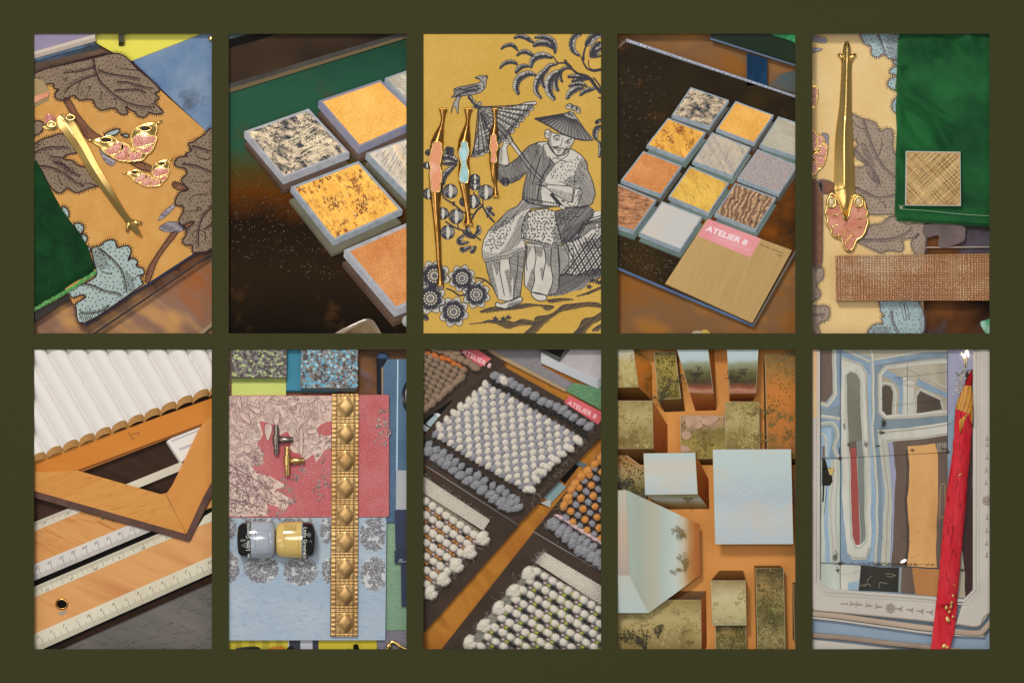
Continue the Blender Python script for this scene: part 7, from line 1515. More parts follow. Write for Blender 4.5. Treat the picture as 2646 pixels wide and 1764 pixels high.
def panel9():
    PANEL[0] = 9
    ground = mat('apricot_plinth', '#cf8a42', '#d2904a', rough=.7, sc_=5)
    mb = MB(); mb.prism([(1578, 885), (2073, 885), (2073, 1694), (1578, 1694)], -70, -64); o = struct(mb.build('plinth', ground)); o['label'] = 'apricot orange plinth under the painted blocks'
    SKY = paint('sky_paint', [(0, '#aebbc0'), (.35, '#bdc5c2'), (.6, '#c6c1b3'), (1, '#b4c5c7')], wob=.25, sc_=8, rough=.3, speck=('#c9b9a4', 9, .52, .72))
    BIG = paint('big_sky_paint', [(0, '#b0bdc6'), (.3, '#bac4c6'), (.5, '#aebcc4'), (.75, '#b6c7c7'), (1, '#bccac8')], wob=.16, sc_=5, rough=.22, speck=('#c6bcae', 7, .5, .72))
    PALE = paint('pale_mist_paint', [(0, '#b2bfb9'), (.3, '#bcc6be'), (.55, '#b9b8a4'), (.8, '#a9ad97'), (1, '#b3a99a')], wob=.14, sc_=7)
    OLIVE = paint('olive_field_paint', [(0, '#7d6832'), (.3, '#94804a'), (.6, '#b3a06c'), (1, '#937f48')], wob=.3, sc_=11, speck=('#5d4a22', 20, .52, .72))
    MOSS = paint('moss_paint', [(0, '#7d6a2e'), (.4, '#8d7c38'), (.7, '#a08b42'), (1, '#6a5a26')], wob=.25, sc_=14, speck=('#3f3a18', 24, .52, .64))
    DUSK = paint('dusk_paint', [(0, '#6d3418'), (.5, '#8f4a1e'), (1, '#a4662f')], wob=.2, sc_=9, speck=('#3f2010', 12, .58, .75))
    RUSTP = paint('amber_woods_paint', [(0, '#7d5a2a'), (.3, '#b06a26'), (.6, '#c07428'), (.85, '#8f6a30'), (1, '#6d5326')], wob=.2, sc_=8, speck=('#5a4a22', 16, .55, .7))
    DARK = paint('umber_paint', [(0, '#3f2310'), (.5, '#5a3a18'), (1, '#6f4a20')], wob=.2, sc_=12)
    TALL = paint('valley_paint', [(0, '#8f4f34'), (.06, '#b07a63'), (.14, '#7f4224'), (.24, '#3f3418'), (.42, '#5d572a'), (.58, '#8d9277'), (.66, '#aebfc0'), (1, '#b9cdd3')], wob=.07, sc_=12, speck=None)
    CLOUD = paint('cloud_grove_paint', [(0, '#8d7a3a'), (.3, '#97823f'), (.55, '#77682f'), (.75, '#a58468'), (1, '#b3866a')], wob=.3, sc_=9, speck=('#5a4f22', 16, .55, .7))
    CREAMP = paint('cream_field_paint', [(0, '#8f8a6a'), (.3, '#b5a976'), (.6, '#c2b68a'), (.9, '#a08a5e'), (1, '#8f7a50')], wob=.22, sc_=10)
    FOREST = paint('forest_paint', [(0, '#7d7346'), (.25, '#958654'), (.5, '#655a2c'), (.75, '#947a44'), (.95, '#544620'), (1, '#443a1a')], wob=.3, sc_=12, speck=('#3a3a1c', 18, .5, .66))
    leafm = mat('painted_foliage', '#4a4318', '#5d5522', rough=.5, sc_=40); leafd = mat('painted_foliage_dark', '#2c2a12', '#3d3618', rough=.5, sc_=40); leafb = mat('painted_foliage_brown', '#6f5a26', '#7d6a30', rough=.5, sc_=40)
    zb = -63
    t = hexa('tall block painted with a valley and small tree, left of its twin', q("622,-30 948,-30 1010,485 768,470"), q("700,60 1022,40 1044,655 832,660"), zb, -14, (TALL, DUSK)); tree_print(t, "825,330", 130, 170, leafd, -13.4, 3)
    t = hexa('tall block painted with a valley and a bent tree branch', q("1143,-30 1470,-30 1440,480 1175,482"), q("1160,60 1462,60 1416,562 1178,560"), zb, -14, (TALL, DUSK)); tree_print(t, "1230,350", 130, 150, leafd, -13.4, 4); tree_print(t, "1330,300", 80, 90, leafd, -13.4, 14)
    t = hexa('narrow moss green block beside the valley blocks', q("413,65 627,60 682,535 446,548"), q("440,140 660,130 727,664 520,672"), zb, -30, (MOSS, DARK)); tree_print(t, "470,540", 150, 150, leafd, -29.4, 5); tree_print(t, "610,420", 170, 160, leafd, -29.4, 6, False)
    t = hexa('block with a cloudy sky top cut by the corner', q("-60,-30 190,-30 250,418 -60,424"), q("-60,60 388,205 396,560 -60,560"), zb, -18, (paint('cloudy_field_paint', [(0, '#9a8a50'), (.3, '#b0a066'), (.55, '#b3a468'), (.72, '#b9b49c'), (.82, '#c9c6bf'), (1, '#bcc0c0')], wob=.08, sc_=8, speck=('#8a7a3a', 50, .55, .7)), (SKY, RUSTP, DARK, DARK))); tree_print(t, "300,330", 120, 80, leafb, -40, 61)
    t = hexa('sage painted block with a small bush at the left', q("-60,557 392,557 400,1040 -60,1042"), q("-60,800 548,806 551,1205 -60,1205"), zb, -16, (OLIVE, (SKY, DUSK, DARK, DARK))); tree_print(t, "190,985", 130, 190, leafb, -15.4, 7); tree_print(t, "110,1000", 90, 90, leafb, -15.4, 8)
    t = hexa('low block painted with pink clouds over a grove', q("676,707 1134,707 1140,1144 685,1145"), q("700,760 1134,760 1134,1210 700,1210"), zb, -42, (CLOUD, DARK))
    mb = MB()
    for s in ("720,720 760,715 870,712 900,735 860,770 800,800 760,835 735,800", "830,800 870,770 900,790 890,830 850,840 820,825", "900,740 960,720 1000,715 1055,725 1050,755 1010,775 990,800 950,808 910,790 890,760", "690,885 740,865 785,890 780,930 740,950 700,935", "690,1010 740,1020 780,1050 750,1070 690,1075"): mb.flat(hexq(s), -41.4 + len(mb.v) * .002)
    mb.build('painted_clouds', mat('pink_cloud', '#c7a28c', '#b08a74', rough=.5, sc_=24), t, kind='stuff')
    t = hexa('upright olive misty block touching the cloud block', q("1130,570 1473,570 1481,1046 1140,1046"), q("1140,640 1470,640 1478,1100 1142,1100"), zb, -36, (OLIVE, DARK)); tree_print(t, "1440,720", 120, 170, leafb, -35.4, 9, False); tree_print(t, "1440,980", 120, 170, leafb, -35.4, 10, False)
    t = hexa('large amber woodland block at the right', q("1535,92 1900,92 1900,1142 1560,1142"), q("1520,190 1900,190 1900,1210 1540,1210"), zb, -32, (RUSTP, DARK))
    for s, k, sd in (("1740,190", 150, 11), ("1610,700", 120, 12), ("1710,740", 90, 13), ("1770,760", 90, 15), ("1800,960", 130, 16), ("1590,980", 90, 17), ("1840,120", 120, 18), ("1620,830", 90, 19)): tree_print(t, s, k, 110, leafb if sd % 2 else leafm, -31.4, sd, False)
    t = hexa('dark sided block with poplars behind the sky block', q("-60,990 40,1040 310,1240 330,1545 130,1462 -60,1462"), q("-60,1000 60,1100 320,1250 340,1560 130,1480 -60,1480"), zb, -36, (paint('poplar_paint', [(0, '#3a3416'), (.25, '#6f6a3e'), (.5, '#a58a5a'), (.75, '#a86a34'), (1, '#a9a48c')], wob=.12, sc_=9), DARK))
    for s, k, sd in (("75,1440", 150, 21), ("125,1420", 150, 22), ("195,1520", 130, 23), ("50,1480", 100, 24)): tree_print(t, s, k, 110, leafd, -35.4, sd, True)
    t = hexa('pale sky painted block in the middle', q("303,1090 825,1083 850,1502 318,1508"), q("440,1200 965,1358 b973,114 b560,118"), zb, -12, (SKY, (SKY, DUSK, paint('under_grove_paint', [(0, '#6a3c1a'), (.3, '#8f7a4a'), (.6, '#b0b0a0'), (1, '#7d7440')], wob=.16, sc_=12), DARK))); tree_print(t, "750,1565", 110, 130, leafm, -22, 25)
    t = hexa('largest pale blue sky block', q("1003,1050 1795,1048 b1818,466 b1028,468"), q("1080,1120 1760,1120 b1640,480 b1130,480"), zb, -8, (BIG, (SKY, DUSK, DUSK, DUSK)))
    I = MB(); rr = random.Random(3)
    for _ in range(420):
        a = rr.random() * 6.283; d = rr.uniform(.1, 1) ** .8; u = 1370 + 190 * d * math.cos(a); v = 1440 + 150 * d * math.sin(a); p = q(f"{u},{v}")[0]; l = rr.uniform(2, 6); b_ = a + 1.57; I.ribbon([p, (p[0] + l * math.cos(b_), p[1] + l * .8 * math.sin(b_))], .7, -7.6)
    I.build('glossy_brushwork', mat('brush_gloss', '#d3dde0', rough=.1, spec=.6, coat=.6), t, kind='stuff')  # pale brush swirl paints the gloss highlight into the colour
    # big corner block
    t = thing('painted_block', 'huge pale misty block leaning in from the left edge', 'block', q("b300,500")[0], 'painted landscape blocks', zb)
    a, b_, c, d, e = q("130,1462 b160,780 b356,1165 b882,780 b872,268"); a2, b2, c2 = q("-60,1462 b-60,780 b-60,1165")
    def face(nm, vs, m):
        mb = MB(); mb.v = [W(*p, z) for p, z in vs]; mb.f = [tuple(range(len(vs)))[::-1]]; return mb.build(nm, m, t)
    face('front_face', [(a2, -9), (a, -9), (b_, -9), (b2, -9)], paint('mist_front_paint', [(0, '#a89a92'), (.5, '#bba794'), (1, '#b7b6a6')], wob=.2, sc_=6))
    face('bottom_side', [(b2, -9), (b_, -9), (c, -18), (c2, -18)], paint('mist_under_paint', [(0, '#b3c2c0'), (1, '#bdbfb4')], wob=.2, sc_=6))
    face('right_side', [(a, -9), (e, -34), (d, -34), (c, -18), (b_, -9)], paint('mist_side_paint', [(0, '#a3b3ab'), (.16, '#a3ada0'), (.35, '#b3b19e'), (.5, '#b0bcb2'), (.66, '#bcc8c2'), (.76, '#c2b8a0'), (.84, '#b3854e'), (.93, '#a8642c'), (1, '#a05a26')], axis=0, wob=.05, sc_=10))
    eb = MB(); eb.ribbon([a, b_, c], 1.0, -8.4); eb.ribbon([b_, b2], 1.0, -8.4); eb.build('worn_edge', MATS['worn_paint_edge'], t)  # same painted edge highlight along the corner block
    face('foot_side', [(c2, -18), (c, -18), (d, -34), (d, -62), (c2, -62)], DARK)
    for s, k, sd in (("b720,700", 150, 27), ("b730,360", 130, 28)): tree_print(t, s, k, 130, leafb, -20, sd, True, lean=-.9)
    # bottom row
    t = hexa('olive block with a dark spreading tree at the bottom corner', q("-60,b0" if 0 else "b-60,1037 b886,1036 b892,1600 b-60,1600"), q("b-60,950 b940,948 b947,1500 b-60,1500"), zb, -46, (OLIVE, (DARK, DUSK, DARK, DARK)))
    tree_print(t, "b330,1500", 260, 420, leafd, -45.4, 31); tree_print(t, "b120,1440", 130, 150, leafd, -45.4, 32); tree_print(t, "b450,1400", 120, 150, leafd, -45.4, 33); tree_print(t, "b770,1490", 70, 60, leafb, -45.4, 34)
    hexa('cream misty block standing before the orange shadow', q("b985,836 b1335,835 b1343,1288 b1000,1290"), q("b1075,740 b1316,740 b1320,1200 b1080,1200"), zb, -14, (CREAMP, DARK))
    hexa('mossy block under the cream misty block', q("b1035,1292 b1340,1290 b1346,1600 b1035,1600"), q("b1050,1250 b1330,1250 b1336,1600 b1050,1600"), zb, -40, (FOREST, DARK))
    hexa('tall forest green block at the lower right', q("b1440,716 b1722,715 b1742,1600 b1462,1600"), q("b1430,690 b1690,688 b1720,1580 b1450,1580"), zb, -30, (FOREST, DARK))
    hexa('sliver of dark brown block at the right edge', q("b1818,880 b1900,880 b1900,1460 b1838,1450"), q("b1815,860 b1900,860 b1900,1440 b1820,1430"), zb, -34, (DARK, DARK))
    hexa('small dark block just behind the largest sky block', q("1810,1400 1900,1360 1900,1600 1822,1600"), q("1815,1390 1900,1350 1900,1600 1822,1600"), zb, -40, (DUSK, DARK))
panel9()

# ------------------------------------------------------------------ painted pencil before an old mirror
def panel10():
    PANEL[0] = 10; t_mirror = None
    zb = -44
    wall = mat('stone_grey_panelling', '#bab3aa', '#c4bdb4', rough=.6, sc_=6, det=3, bump=.1, bsc=40)
    mb = MB(); mb.prism([(2081, 885), (2575, 885), (2575, 1694), (2081, 1694)], -60, -52); o = struct(mb.build('wall', mat('panel_blue', '#8093a8', '#8c9eb0', rough=.6, sc_=5))); o['label'] = 'blue painted wall below the mirror frame'
    def fl(nm, s, z0, z1, m, par, sm=False, **k):
        mb = MB(); mb.prism(hexq(s) if sm else q(s), z0, z1, **k); return mb.build(nm, m, par)
    cnt = [0]
    def wavy(p, closed):
        out = []; m_ = len(p)
        for i in range(m_ if closed else m_ - 1):
            A_, B_ = p[i], p[(i + 1) % m_]; n_ = max(1, int(math.hypot(B_[0] - A_[0], B_[1] - A_[1]) / 5))
            out += [lerp(A_, B_, j / n_) for j in range(n_)]
        if not closed: out.append(p[-1])
        return [(x + 3.2 * mnoise.noise(Vector((x * .012, y * .016, 1.3))) + 1.2 * mnoise.noise(Vector((x * .03, y * .03, 7))), y + 2.6 * mnoise.noise(Vector((x * .014, y * .014, 9.1)))) for x, y in out]
    def mould(nm, s, w, z, m, par, sm=True, fz=.3):
        mb = MB(); p = smooth(q(s), 5) if sm else q(s)
        if par is not t_mirror: mb.tube([(x, y, z) for x, y in p], w / 3.92 / 2, 8, flatz=fz); return mb.build(nm, m, par, smooth=True)
        # in the mirror: a flat band, its relief shading painted as tone lines
        cnt[0] += 1; zz = z + cnt[0] * .02; w /= 3.92; p = wavy(p, False); mb.ribbon(p, w, zz); o = mb.build(nm, m, par)
        for k, f, mm in ((.30, .22, 'mirror_fillet_dark'), (-.32, .16, 'mirror_fillet_light'), (.0, .1, 'mirror_fillet_mid')):  # mirror_fillet_dark is a painted shade line
            if w < 4 and f < .2: continue
            pp = []
            for i, c in enumerate(p):
                A_, B_ = p[max(0, i - 1)], p[min(len(p) - 1, i + 1)]; dx, dy = B_[0] - A_[0], B_[1] - A_[1]; l = math.hypot(dx, dy) or 1; pp.append((c[0] - dy / l * w * k, c[1] + dx / l * w * k))
            mb = MB(); mb.ribbon(pp, w * f, zz + .55); mb.build('fillet', mat(mm, *{'mirror_fillet_dark': ('#a3a195', '#aeaca0'), 'mirror_fillet_light': ('#d3d2c8', '#c6c5ba'), 'mirror_fillet_mid': ('#b0aea2', '#bab8ac')}[mm], rough=.4, sc_=9), o)
        return o
    # mirror; the reflected room is painted on as flat coloured shapes
    t = t_mirror = thing('wall_mirror', 'old foxed mirror of jointed panes showing a blue and white room', 'mirror', q("800,1200")[0], z=-52)
    M = {k: mat('mirror_' + k, c, c2, rough=.3, sc_=9, det=3, mix=(.3, .7), stretch=(1.6, .5, 1), coat=.25) for k, c, c2 in (('blue', '#71869a', '#8ea4b6'), ('steel', '#6d7d88', '#7f8f98'), ('white', '#aeaea2', '#cfcec3'), ('olive', '#6b695a', '#7d7b6c'), ('brown', '#5a4a40', '#68574b'), ('dark', '#3f352d', '#54463a'), ('tan', '#958d7a', '#b5ad9a'), ('orange', '#c48d50', '#d8a668'), ('amber', '#a8733f', '#b57d48'), ('black', '#211f19', '#2e2b22'), ('red', '#a2433c', '#8f4a44'), ('mint', '#a3ada0', '#c6cdc1'), ('sky', '#7f9ab2', '#9db4c6'), ('maroon', '#2b1513', '#3a1d1a'), ('lilac', '#8d8fa8', '#9a9cb2'), ('grey', '#737872', '#828680'))}
    fl('mirror_backing', "125,-20 1672,-20 1672,1560 b1672,932 b1585,1022 b1300,1000 b330,930 b200,922 b125,830", -52, zb, M['blue'], t)
    L = zb
    def P(nm, s, k, dz=1, sm=False):
        cnt[0] += 1; p = q(s); p = wavy(p, True); mb = MB(); mb.flat(p, L + dz + cnt[0] * .02); return mb.build(nm, M[k], t)
    P('dark_pane', "130,-20 245,-20 250,480 180,572 130,562", 'brown', 1); mould('white_moulding', "262,-20 268,300 272,500 200,598 130,580", 42, L + 1, M['white'], t, False)
    P('cornice_pane', "130,640 330,600 330,740 130,700", 'steel', .6); mould('white_moulding', "130,715 230,725 330,745", 34, L + 1, M['white'], t); mould('white_moulding', "130,800 250,790 300,900 270,1020 310,1130", 40, L + 1, M['mint'], t); P('sky_panel', "130,840 235,835 240,1000 215,1130 130,1130", 'sky', .8); mould('white_moulding', "130,905 165,900 185,950 185,1120", 22, L + 1.4, M['white'], t, False)
    P('mint_panel', "130,1150 325,1145 325,1600 b325,660 b130,655", 'mint', .5); P('sky_strip', "190,1150 240,1150 210,1450 b200,300 b230,660 b180,660 b160,200", 'sky', .8); mould('white_moulding', "270,1150 265,1350 b240,100 b255,400 b270,655", 38, L + 1, M['white'], t); mould('white_moulding', "310,1150 300,1400 b290,200 b310,640", 20, L + 1, M['mint'], t)
    # cornice and corner of the room
    P('ceiling_band', "330,-20 640,-20 640,130 520,80 330,30", 'tan', .8); P('ceiling_band', "650,-20 1415,-20 1415,40 900,110 660,150", 'tan', .8); mould('white_moulding', "330,20 480,90 630,170", 26, L + 1.2, M['white'], t); mould('white_moulding', "660,150 900,100 1150,60 1415,50", 20, L + 1.2, M['white'], t)
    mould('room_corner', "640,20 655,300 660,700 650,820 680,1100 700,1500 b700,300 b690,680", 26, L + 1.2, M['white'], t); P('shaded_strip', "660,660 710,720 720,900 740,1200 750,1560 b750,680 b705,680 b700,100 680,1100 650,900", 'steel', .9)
    # tall oval panel
    P('white_surround', "345,105 550,185 598,280 610,700 640,1110 645,1560 b640,500 b605,625 b460,628 b400,560 b350,0 345,1130 330,500", 'white', 1.2); P('olive_pane', "385,300 430,262 490,282 524,345 530,700 548,965 412,972 395,700", 'olive', 2); P('mottled_pane', "412,975 490,965 500,1110 430,1115", 'brown', 2); P('red_pane', "430,1030 490,1030 515,1500 b520,200 b530,470 b485,470 b455,380 b440,0", 'red', 2.2); P('grey_pane', "492,965 548,965 575,1150 575,1560 b580,420 b535,470 b522,100 500,1100", 'grey', 2.1)
    mould('white_moulding', "370,300 430,250 500,270 540,350 545,700 565,965 590,1200 595,1560 b595,430 b545,500 b480,500 b440,390 b425,0 420,1200 400,970 380,700 370,300", 16, L + 2.4, M['mint'], t, False); mould('white_moulding', "345,120 540,195 585,290 600,700 625,1110", 14, L + 2.4, M['tan'], t, False)
    mould('white_moulding', "b400,560 b470,610 b600,610 b625,500", 14, L + 2.4, M['tan'], t, False); P('sky_strip', "600,290 640,300 640,800 665,1110 690,1560 b690,640 b640,640 b645,200 640,1120", 'sky', .9)
    # landscape overmantel
    P('steel_pane', "670,200 1415,60 1415,1000 670,1000", 'steel', .3); P('tan_pane', "720,300 780,215 1415,165 1415,655 800,720 730,660", 'tan', .9)
    P('blue_pane', "790,240 960,330 960,480 880,380 745,290", 'blue', 1.3); P('blue_pane', "1090,400 1110,330 1415,480 1415,530", 'blue', 1.4); mould('white_moulding', "990,225 1200,330 1415,430", 20, L + 1.8, M['tan'], t, False); P('blue_pane', "920,400 960,400 960,700 925,705", 'blue', 1.3)
    P('white_pier', "960,320 1080,340 1085,400 1060,430 1095,680 970,695", 'white', 1.7); P('dark_pane', "1100,510 1132,455 1340,550 1362,640 1100,688", 'dark', 1.8); P('olive_pane', "748,430 775,392 830,410 856,470 856,706 800,712 750,670", 'dark', 1.5); mould('white_moulding', "740,400 780,380 850,400 880,470 885,706", 30, L + 1.5, M['white'], t, False); mould('white_moulding', "1090,500 1130,440 1350,540 1385,650", 16, L + 2, M['white'], t, False)
    mould('carved_capital', "965,370 1020,340 1080,365 1075,400 1020,410 970,395", 20, L + 2.4, M['tan'], t)
    mould('overmantel_frame', "1415,150 1100,180 790,215 725,300 735,660 795,725 1100,705 1415,670", 40, L + 1.8, M['white'], t, False); mould('overmantel_frame', "1415,128 1100,160 775,200 706,300 718,670 785,745 1100,730 1415,695", 16, L + 2.2, M['tan'], t, False)
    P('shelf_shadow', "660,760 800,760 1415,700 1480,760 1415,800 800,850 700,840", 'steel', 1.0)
    # doorway
    P('arch', "700,850 1000,840 1415,770 1415,905 1000,960 830,975 760,980", 'white', 1.6); mould('arch_moulding', "705,870 1000,860 1415,795", 16, L + 2.4, M['tan'], t); mould('arch_moulding', "800,960 1000,945 1415,890", 12, L + 2.4, M['tan'], t)
    P('door_jamb', "705,860 810,975 830,1200 850,1450 b855,100 b840,400 b835,690 b745,685 b765,200 780,1450 750,1200", 'white', 1.8); mould('jamb_moulding', "760,960 785,1200 815,1450 b815,100 b800,350 b795,685", 14, L + 2.6, M['tan'], t); mould('jamb_moulding', "800,970 815,1200 840,1450 b840,100 b825,350 b820,685", 10, L + 2.6, M['mint'], t)
    P('lilac_strip', "815,975 860,975 895,1300 880,1560 b875,200 b850,660 b838,660 b855,100 845,1400 830,1200", 'lilac', 1.2); P('dark_doorway', "860,975 1415,905 1415,1560 b1330,715 b850,690 b870,300 b880,0 890,1300", 'brown', 1.0)
    P('orange_door', "1012,1020 1290,985 1312,1095 1325,1560 b1300,300 b1303,700 b1012,690 b1030,330 b1012,0 1020,1500 1035,1200", 'orange', 1.8); P('dark_edge', "990,1060 1014,1050 1036,1200 1018,1500 b1010,0 b1030,340 b1010,690 b985,690 b1000,330 b985,0 990,1500 1005,1250", 'dark', 1.6)
    P('panelled_strip', "1295,985 1415,965 1415,1560 b1385,240 b1310,240 b1320,0 1318,1200", 'brown', 1.6); mould('panel_bead', "1350,1400 1395,1400 b1390,190 b1335,200 1350,1400", 8, L + 2.4, M['amber'], t, False)
    for k in range(6): mould('grille_bar', f"{1310+k*18},985 {1312+k*18},1075", 8, L + 2.4, M['tan'], t, False)
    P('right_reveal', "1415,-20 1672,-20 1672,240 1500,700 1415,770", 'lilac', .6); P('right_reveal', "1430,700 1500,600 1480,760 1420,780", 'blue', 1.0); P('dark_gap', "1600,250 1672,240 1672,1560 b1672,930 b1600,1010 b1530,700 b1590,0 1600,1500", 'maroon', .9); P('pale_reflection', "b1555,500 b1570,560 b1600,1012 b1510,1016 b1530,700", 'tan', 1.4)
    # lower panes
    P('mint_panel', "b130,662 b330,668 b330,928 b200,918 b130,835", 'mint', 1.4); P('white_panel', "b330,672 b540,690 b505,935 b330,928", 'white', 1.5); P('sky_panel', "b410,855 b515,840 b500,930 b405,930", 'sky', 2); mould('white_moulding', "b340,770 b430,760 b530,735", 14, L + 2.2, M['mint'], t); P('black_slate', "b542,688 b928,702 b912,962 b512,938", 'black', 2); P('brown_pane', "b960,702 b1060,706 b1085,972 b940,965", 'brown', 1.6); P('amber_pane', "b1055,706 b1330,718 b1308,1002 b1088,975", 'amber', 1.8); mould('metal_strip', "b945,700 b925,962", 16, L + 2.6, M['grey'], t, False)
    mb = MB()
    for s in ("b600,850 b620,815 b645,790", "b530,890 b580,875 b610,870 b640,895", "b720,910 b730,860 b760,858 b810,868", "b790,770 b850,770 b890,790", "b560,900 b600,880", "b800,790 b840,800 b890,780"): mb.ribbon(smooth(q(s), 4), .9, L + 5.2)
    mb.build('silver_scratches', mat('silver_scratch', '#a39f86', rough=.5), t, kind='stuff')
    # pane joints, foxing, studs
    jt = mat('joint_black', '#14120e', rough=.6)
    mb = MB(); zj = L + 5.5
    for s, w in (("328,-20 328,1560", 1.1), ("b328,0 b328,925", 1.1), ("1418,-20 1416,1090", 1.0), ("130,1145 328,1138 800,1112 1440,1078", .9), ("b130,660 b330,668 b1330,715 b1670,732", 1.0), ("127,-20 127,1560", 1.4), ("b127,0 b127,830", 1.4), ("1010,170 1010,700", .6), ("860,330 1415,265", .5), ("860,605 1400,545", .5)): mb.ribbon(q(s), w, zj)
    mb.build('pane_joints', jt, t)
    rr = random.Random(8); mb = MB()
    for cx, cy, w, h, n in ((770, 790, 25, 50, 130), (750, 880, 40, 25, 70), (590, 1000, 25, 40, 40), (710, 1015, 40, 12, 30), (1060, 1060, 30, 20, 30), (1370, 1045, 50, 15, 40), (370, 800, 10, 70, 30), (412, 1000, 20, 10, 16), (322, 1070, 8, 40, 40), (328, 2205, 60, 14, 40), (280, 2140, 26, 55, 90), (300, 2270, 20, 35, 40), (900, 2215, 520, 9, 190), (700, 2200, 380, 8, 120), (1560, 2272, 30, 16, 40), (520, 600, 400, 400, 60), (900, 1900, 400, 300, 50)):
        for _ in range(n):
            x, y = cx + rr.gauss(0, .45) * w, cy + rr.gauss(0, .45) * h; c = (X0[4] + x / 3.92, 893 + y / 3.92); mb.dot(c[0], c[1], rr.uniform(.4, 1.5), rr.uniform(.4, 1.1), rr.random() * 3, zj, 5)
    mb.build('foxing_specks', mat('foxing', '#2b2820', rough=.8), t, kind='stuff')
    for s in ("328,1137", "1417,1072", "b328,664"):
        mb = MB(); c = q(s)[0]; mb.blob(c[0], c[1], zj, 4.6, 5, 3, 0, 8, 5, .3, 3); mb.build('stud', mat('rusty_stud', '#4a3524', '#2c2119', rough=.5, sc_=90), t, smooth=True)
    # camera on its tripod seen in the mirror, sconce
    s_ = thing('dark_apparatus', 'dark apparatus on a thin stand at the left of the mirror', 'apparatus', q("190,1300")[0], z=L + 1)
    dk = mat('apparatus_dark', '#2a2622', rough=.4)
    for nm, s in (("body", "145,1240 235,1235 250,1370 225,1415 145,1415"), ("column", "145,1140 175,1145 205,1250 145,1260")): fl(nm, s, L, L + 5, dk, s_, bev=1)
    fl('pale_screen', "200,1242 272,1240 245,1312 220,1305", L + 5, L + 6.5, mat('pale_screen', '#c2a86a', rough=.4), s_); fl('handle', "148,1015 170,1015 172,1150 150,1150", L, L + 4, mat('apparatus_grey', '#6f655c', rough=.4), s_); mould('stand_tube', "160,1410 155,1560 b150,40", 16, L + 1.5, dk, s_, False); mould('cable', "195,1415 185,1540 b165,160", 4, L + 2.4, dk, s_)
    s_ = thing('wall_sconce', 'crystal wall sconce with lit candle lamps behind the pencil tip', 'sconce', q("1580,300")[0], z=L + 1)
    lamp = bpy.data.materials.new('candle_glow'); lamp.use_nodes = True; lb = lamp.node_tree.nodes['Principled BSDF']; lb.inputs['Emission Color'].default_value = (1, .78, .45, 1); lb.inputs['Emission Strength'].default_value = 7
    for x, y, r in ((1585, 105, 4.5), (1612, 70, 6), (1560, 85, 2.2), (1625, 100, 3.0)): mb = MB(); c = q(f"{x},{y}")[0]; mb.blob(c[0], c[1], L + 8, r * .6, r, r * .6); mb.build('flame_bulb', lamp, s_, smooth=True)
    for x in (1588, 1608): mould('candle_tube', f"{x},120 {x},200", 16, L + 6, mat('candle_ivory', '#d8c49a', rough=.5), s_, False, 1)
    cg = mat('crystal_grey', '#b7aea4', '#9c958c', rough=.15, spec=.8, coat=.5, sc_=60)
    for _ in range(60):
        f = rr.random(); x = 1590 - f * 90 + rr.gauss(0, 28); y = 230 + f * 260 + rr.gauss(0, 25)
        if x < 1650: mb = MB(); c = q(f"{x},{y}")[0]; mb.blob(c[0], c[1], L + 4, rr.uniform(1.4, 3.2), rr.uniform(1.8, 4), 2.4, 0, 6, 4); mb.build('crystal_drop', cg, s_)
    mould('arm', "1600,205 1570,260 1540,300 1500,270", 14, L + 4, mat('sconce_bronze', '#7a6a58', rough=.4), s_)
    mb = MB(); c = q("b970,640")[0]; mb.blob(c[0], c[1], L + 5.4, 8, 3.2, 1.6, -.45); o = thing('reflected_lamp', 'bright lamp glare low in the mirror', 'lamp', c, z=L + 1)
    gl = bpy.data.materials.new('lamp_glare'); gl.use_nodes = True; gb = gl.node_tree.nodes['Principled BSDF']; gb.inputs['Emission Color'].default_value = (1, .92, .75, 1); gb.inputs['Emission Strength'].default_value = 3; mb.build('glowing_bulb', gl, o, smooth=True)  # glowing spot stands for a bright flash reflected in the mirror
    # surround: frame, mouldings, carving
    f = thing('mirror_frame', 'stone grey carved frame round the mirror with rosette and bead moulding', 'frame', q("b800,1100")[0], z=-50)
    zf = -30
    fl('right_stile', "1672,-20 1900,-20 1900,1560 b1900,1140 b1830,1180 b1740,1300 b1500,1285 b1580,1024 b1672,932", -50, zf, wall, f)
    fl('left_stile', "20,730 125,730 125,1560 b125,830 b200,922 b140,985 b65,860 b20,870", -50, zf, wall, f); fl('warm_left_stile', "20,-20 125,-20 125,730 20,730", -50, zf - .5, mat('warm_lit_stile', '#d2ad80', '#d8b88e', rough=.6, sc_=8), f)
    fl('bottom_rail', "b20,868 b65,858 b140,985 b200,922 b330,930 b1300,1000 b1500,1020 b1500,1290 b1270,1255 b65,1135 b20,1060", -50, zf - .2, wall, f)
    for s, w in (("1690,-20 1690,1560 b1690,935 b1585,1042 b1300,1020 b340,948 b190,945 b105,840 b108,0 108,-20", 34), ("1728,-20 1728,1560 b1728,965 b1605,1078 b1300,1050 b150,978 b78,860 b80,0 80,740", 18)): mould('inner_moulding', s, w, zf + .5, wall, f, False)
    mould('lower_moulding', "b20,1170 b300,1195 b800,1265 b1300,1330 b1700,1370 b1790,1330 b1900,1200", 60, zf - 2, mat('warm_grey_moulding', '#a89482', '#b8a491', rough=.55, sc_=8), f); mould('lower_moulding', "b20,1210 b300,1240 b800,1310 b1300,1375 b1790,1400", 22, zf - 4, wall, f)
    mould('dado_moulding', "b20,1390 b400,1420 b800,1470 b1300,1520 b1600,1560", 54, zf - 4, mat('brown_grey_moulding', '#8a7766', '#a08d7b', rough=.5, sc_=8), f); fl('dado_panel', "b20,1430 b800,1520 b1300,1570 b1300,1600 b20,1600", -52, -46, wall, f)
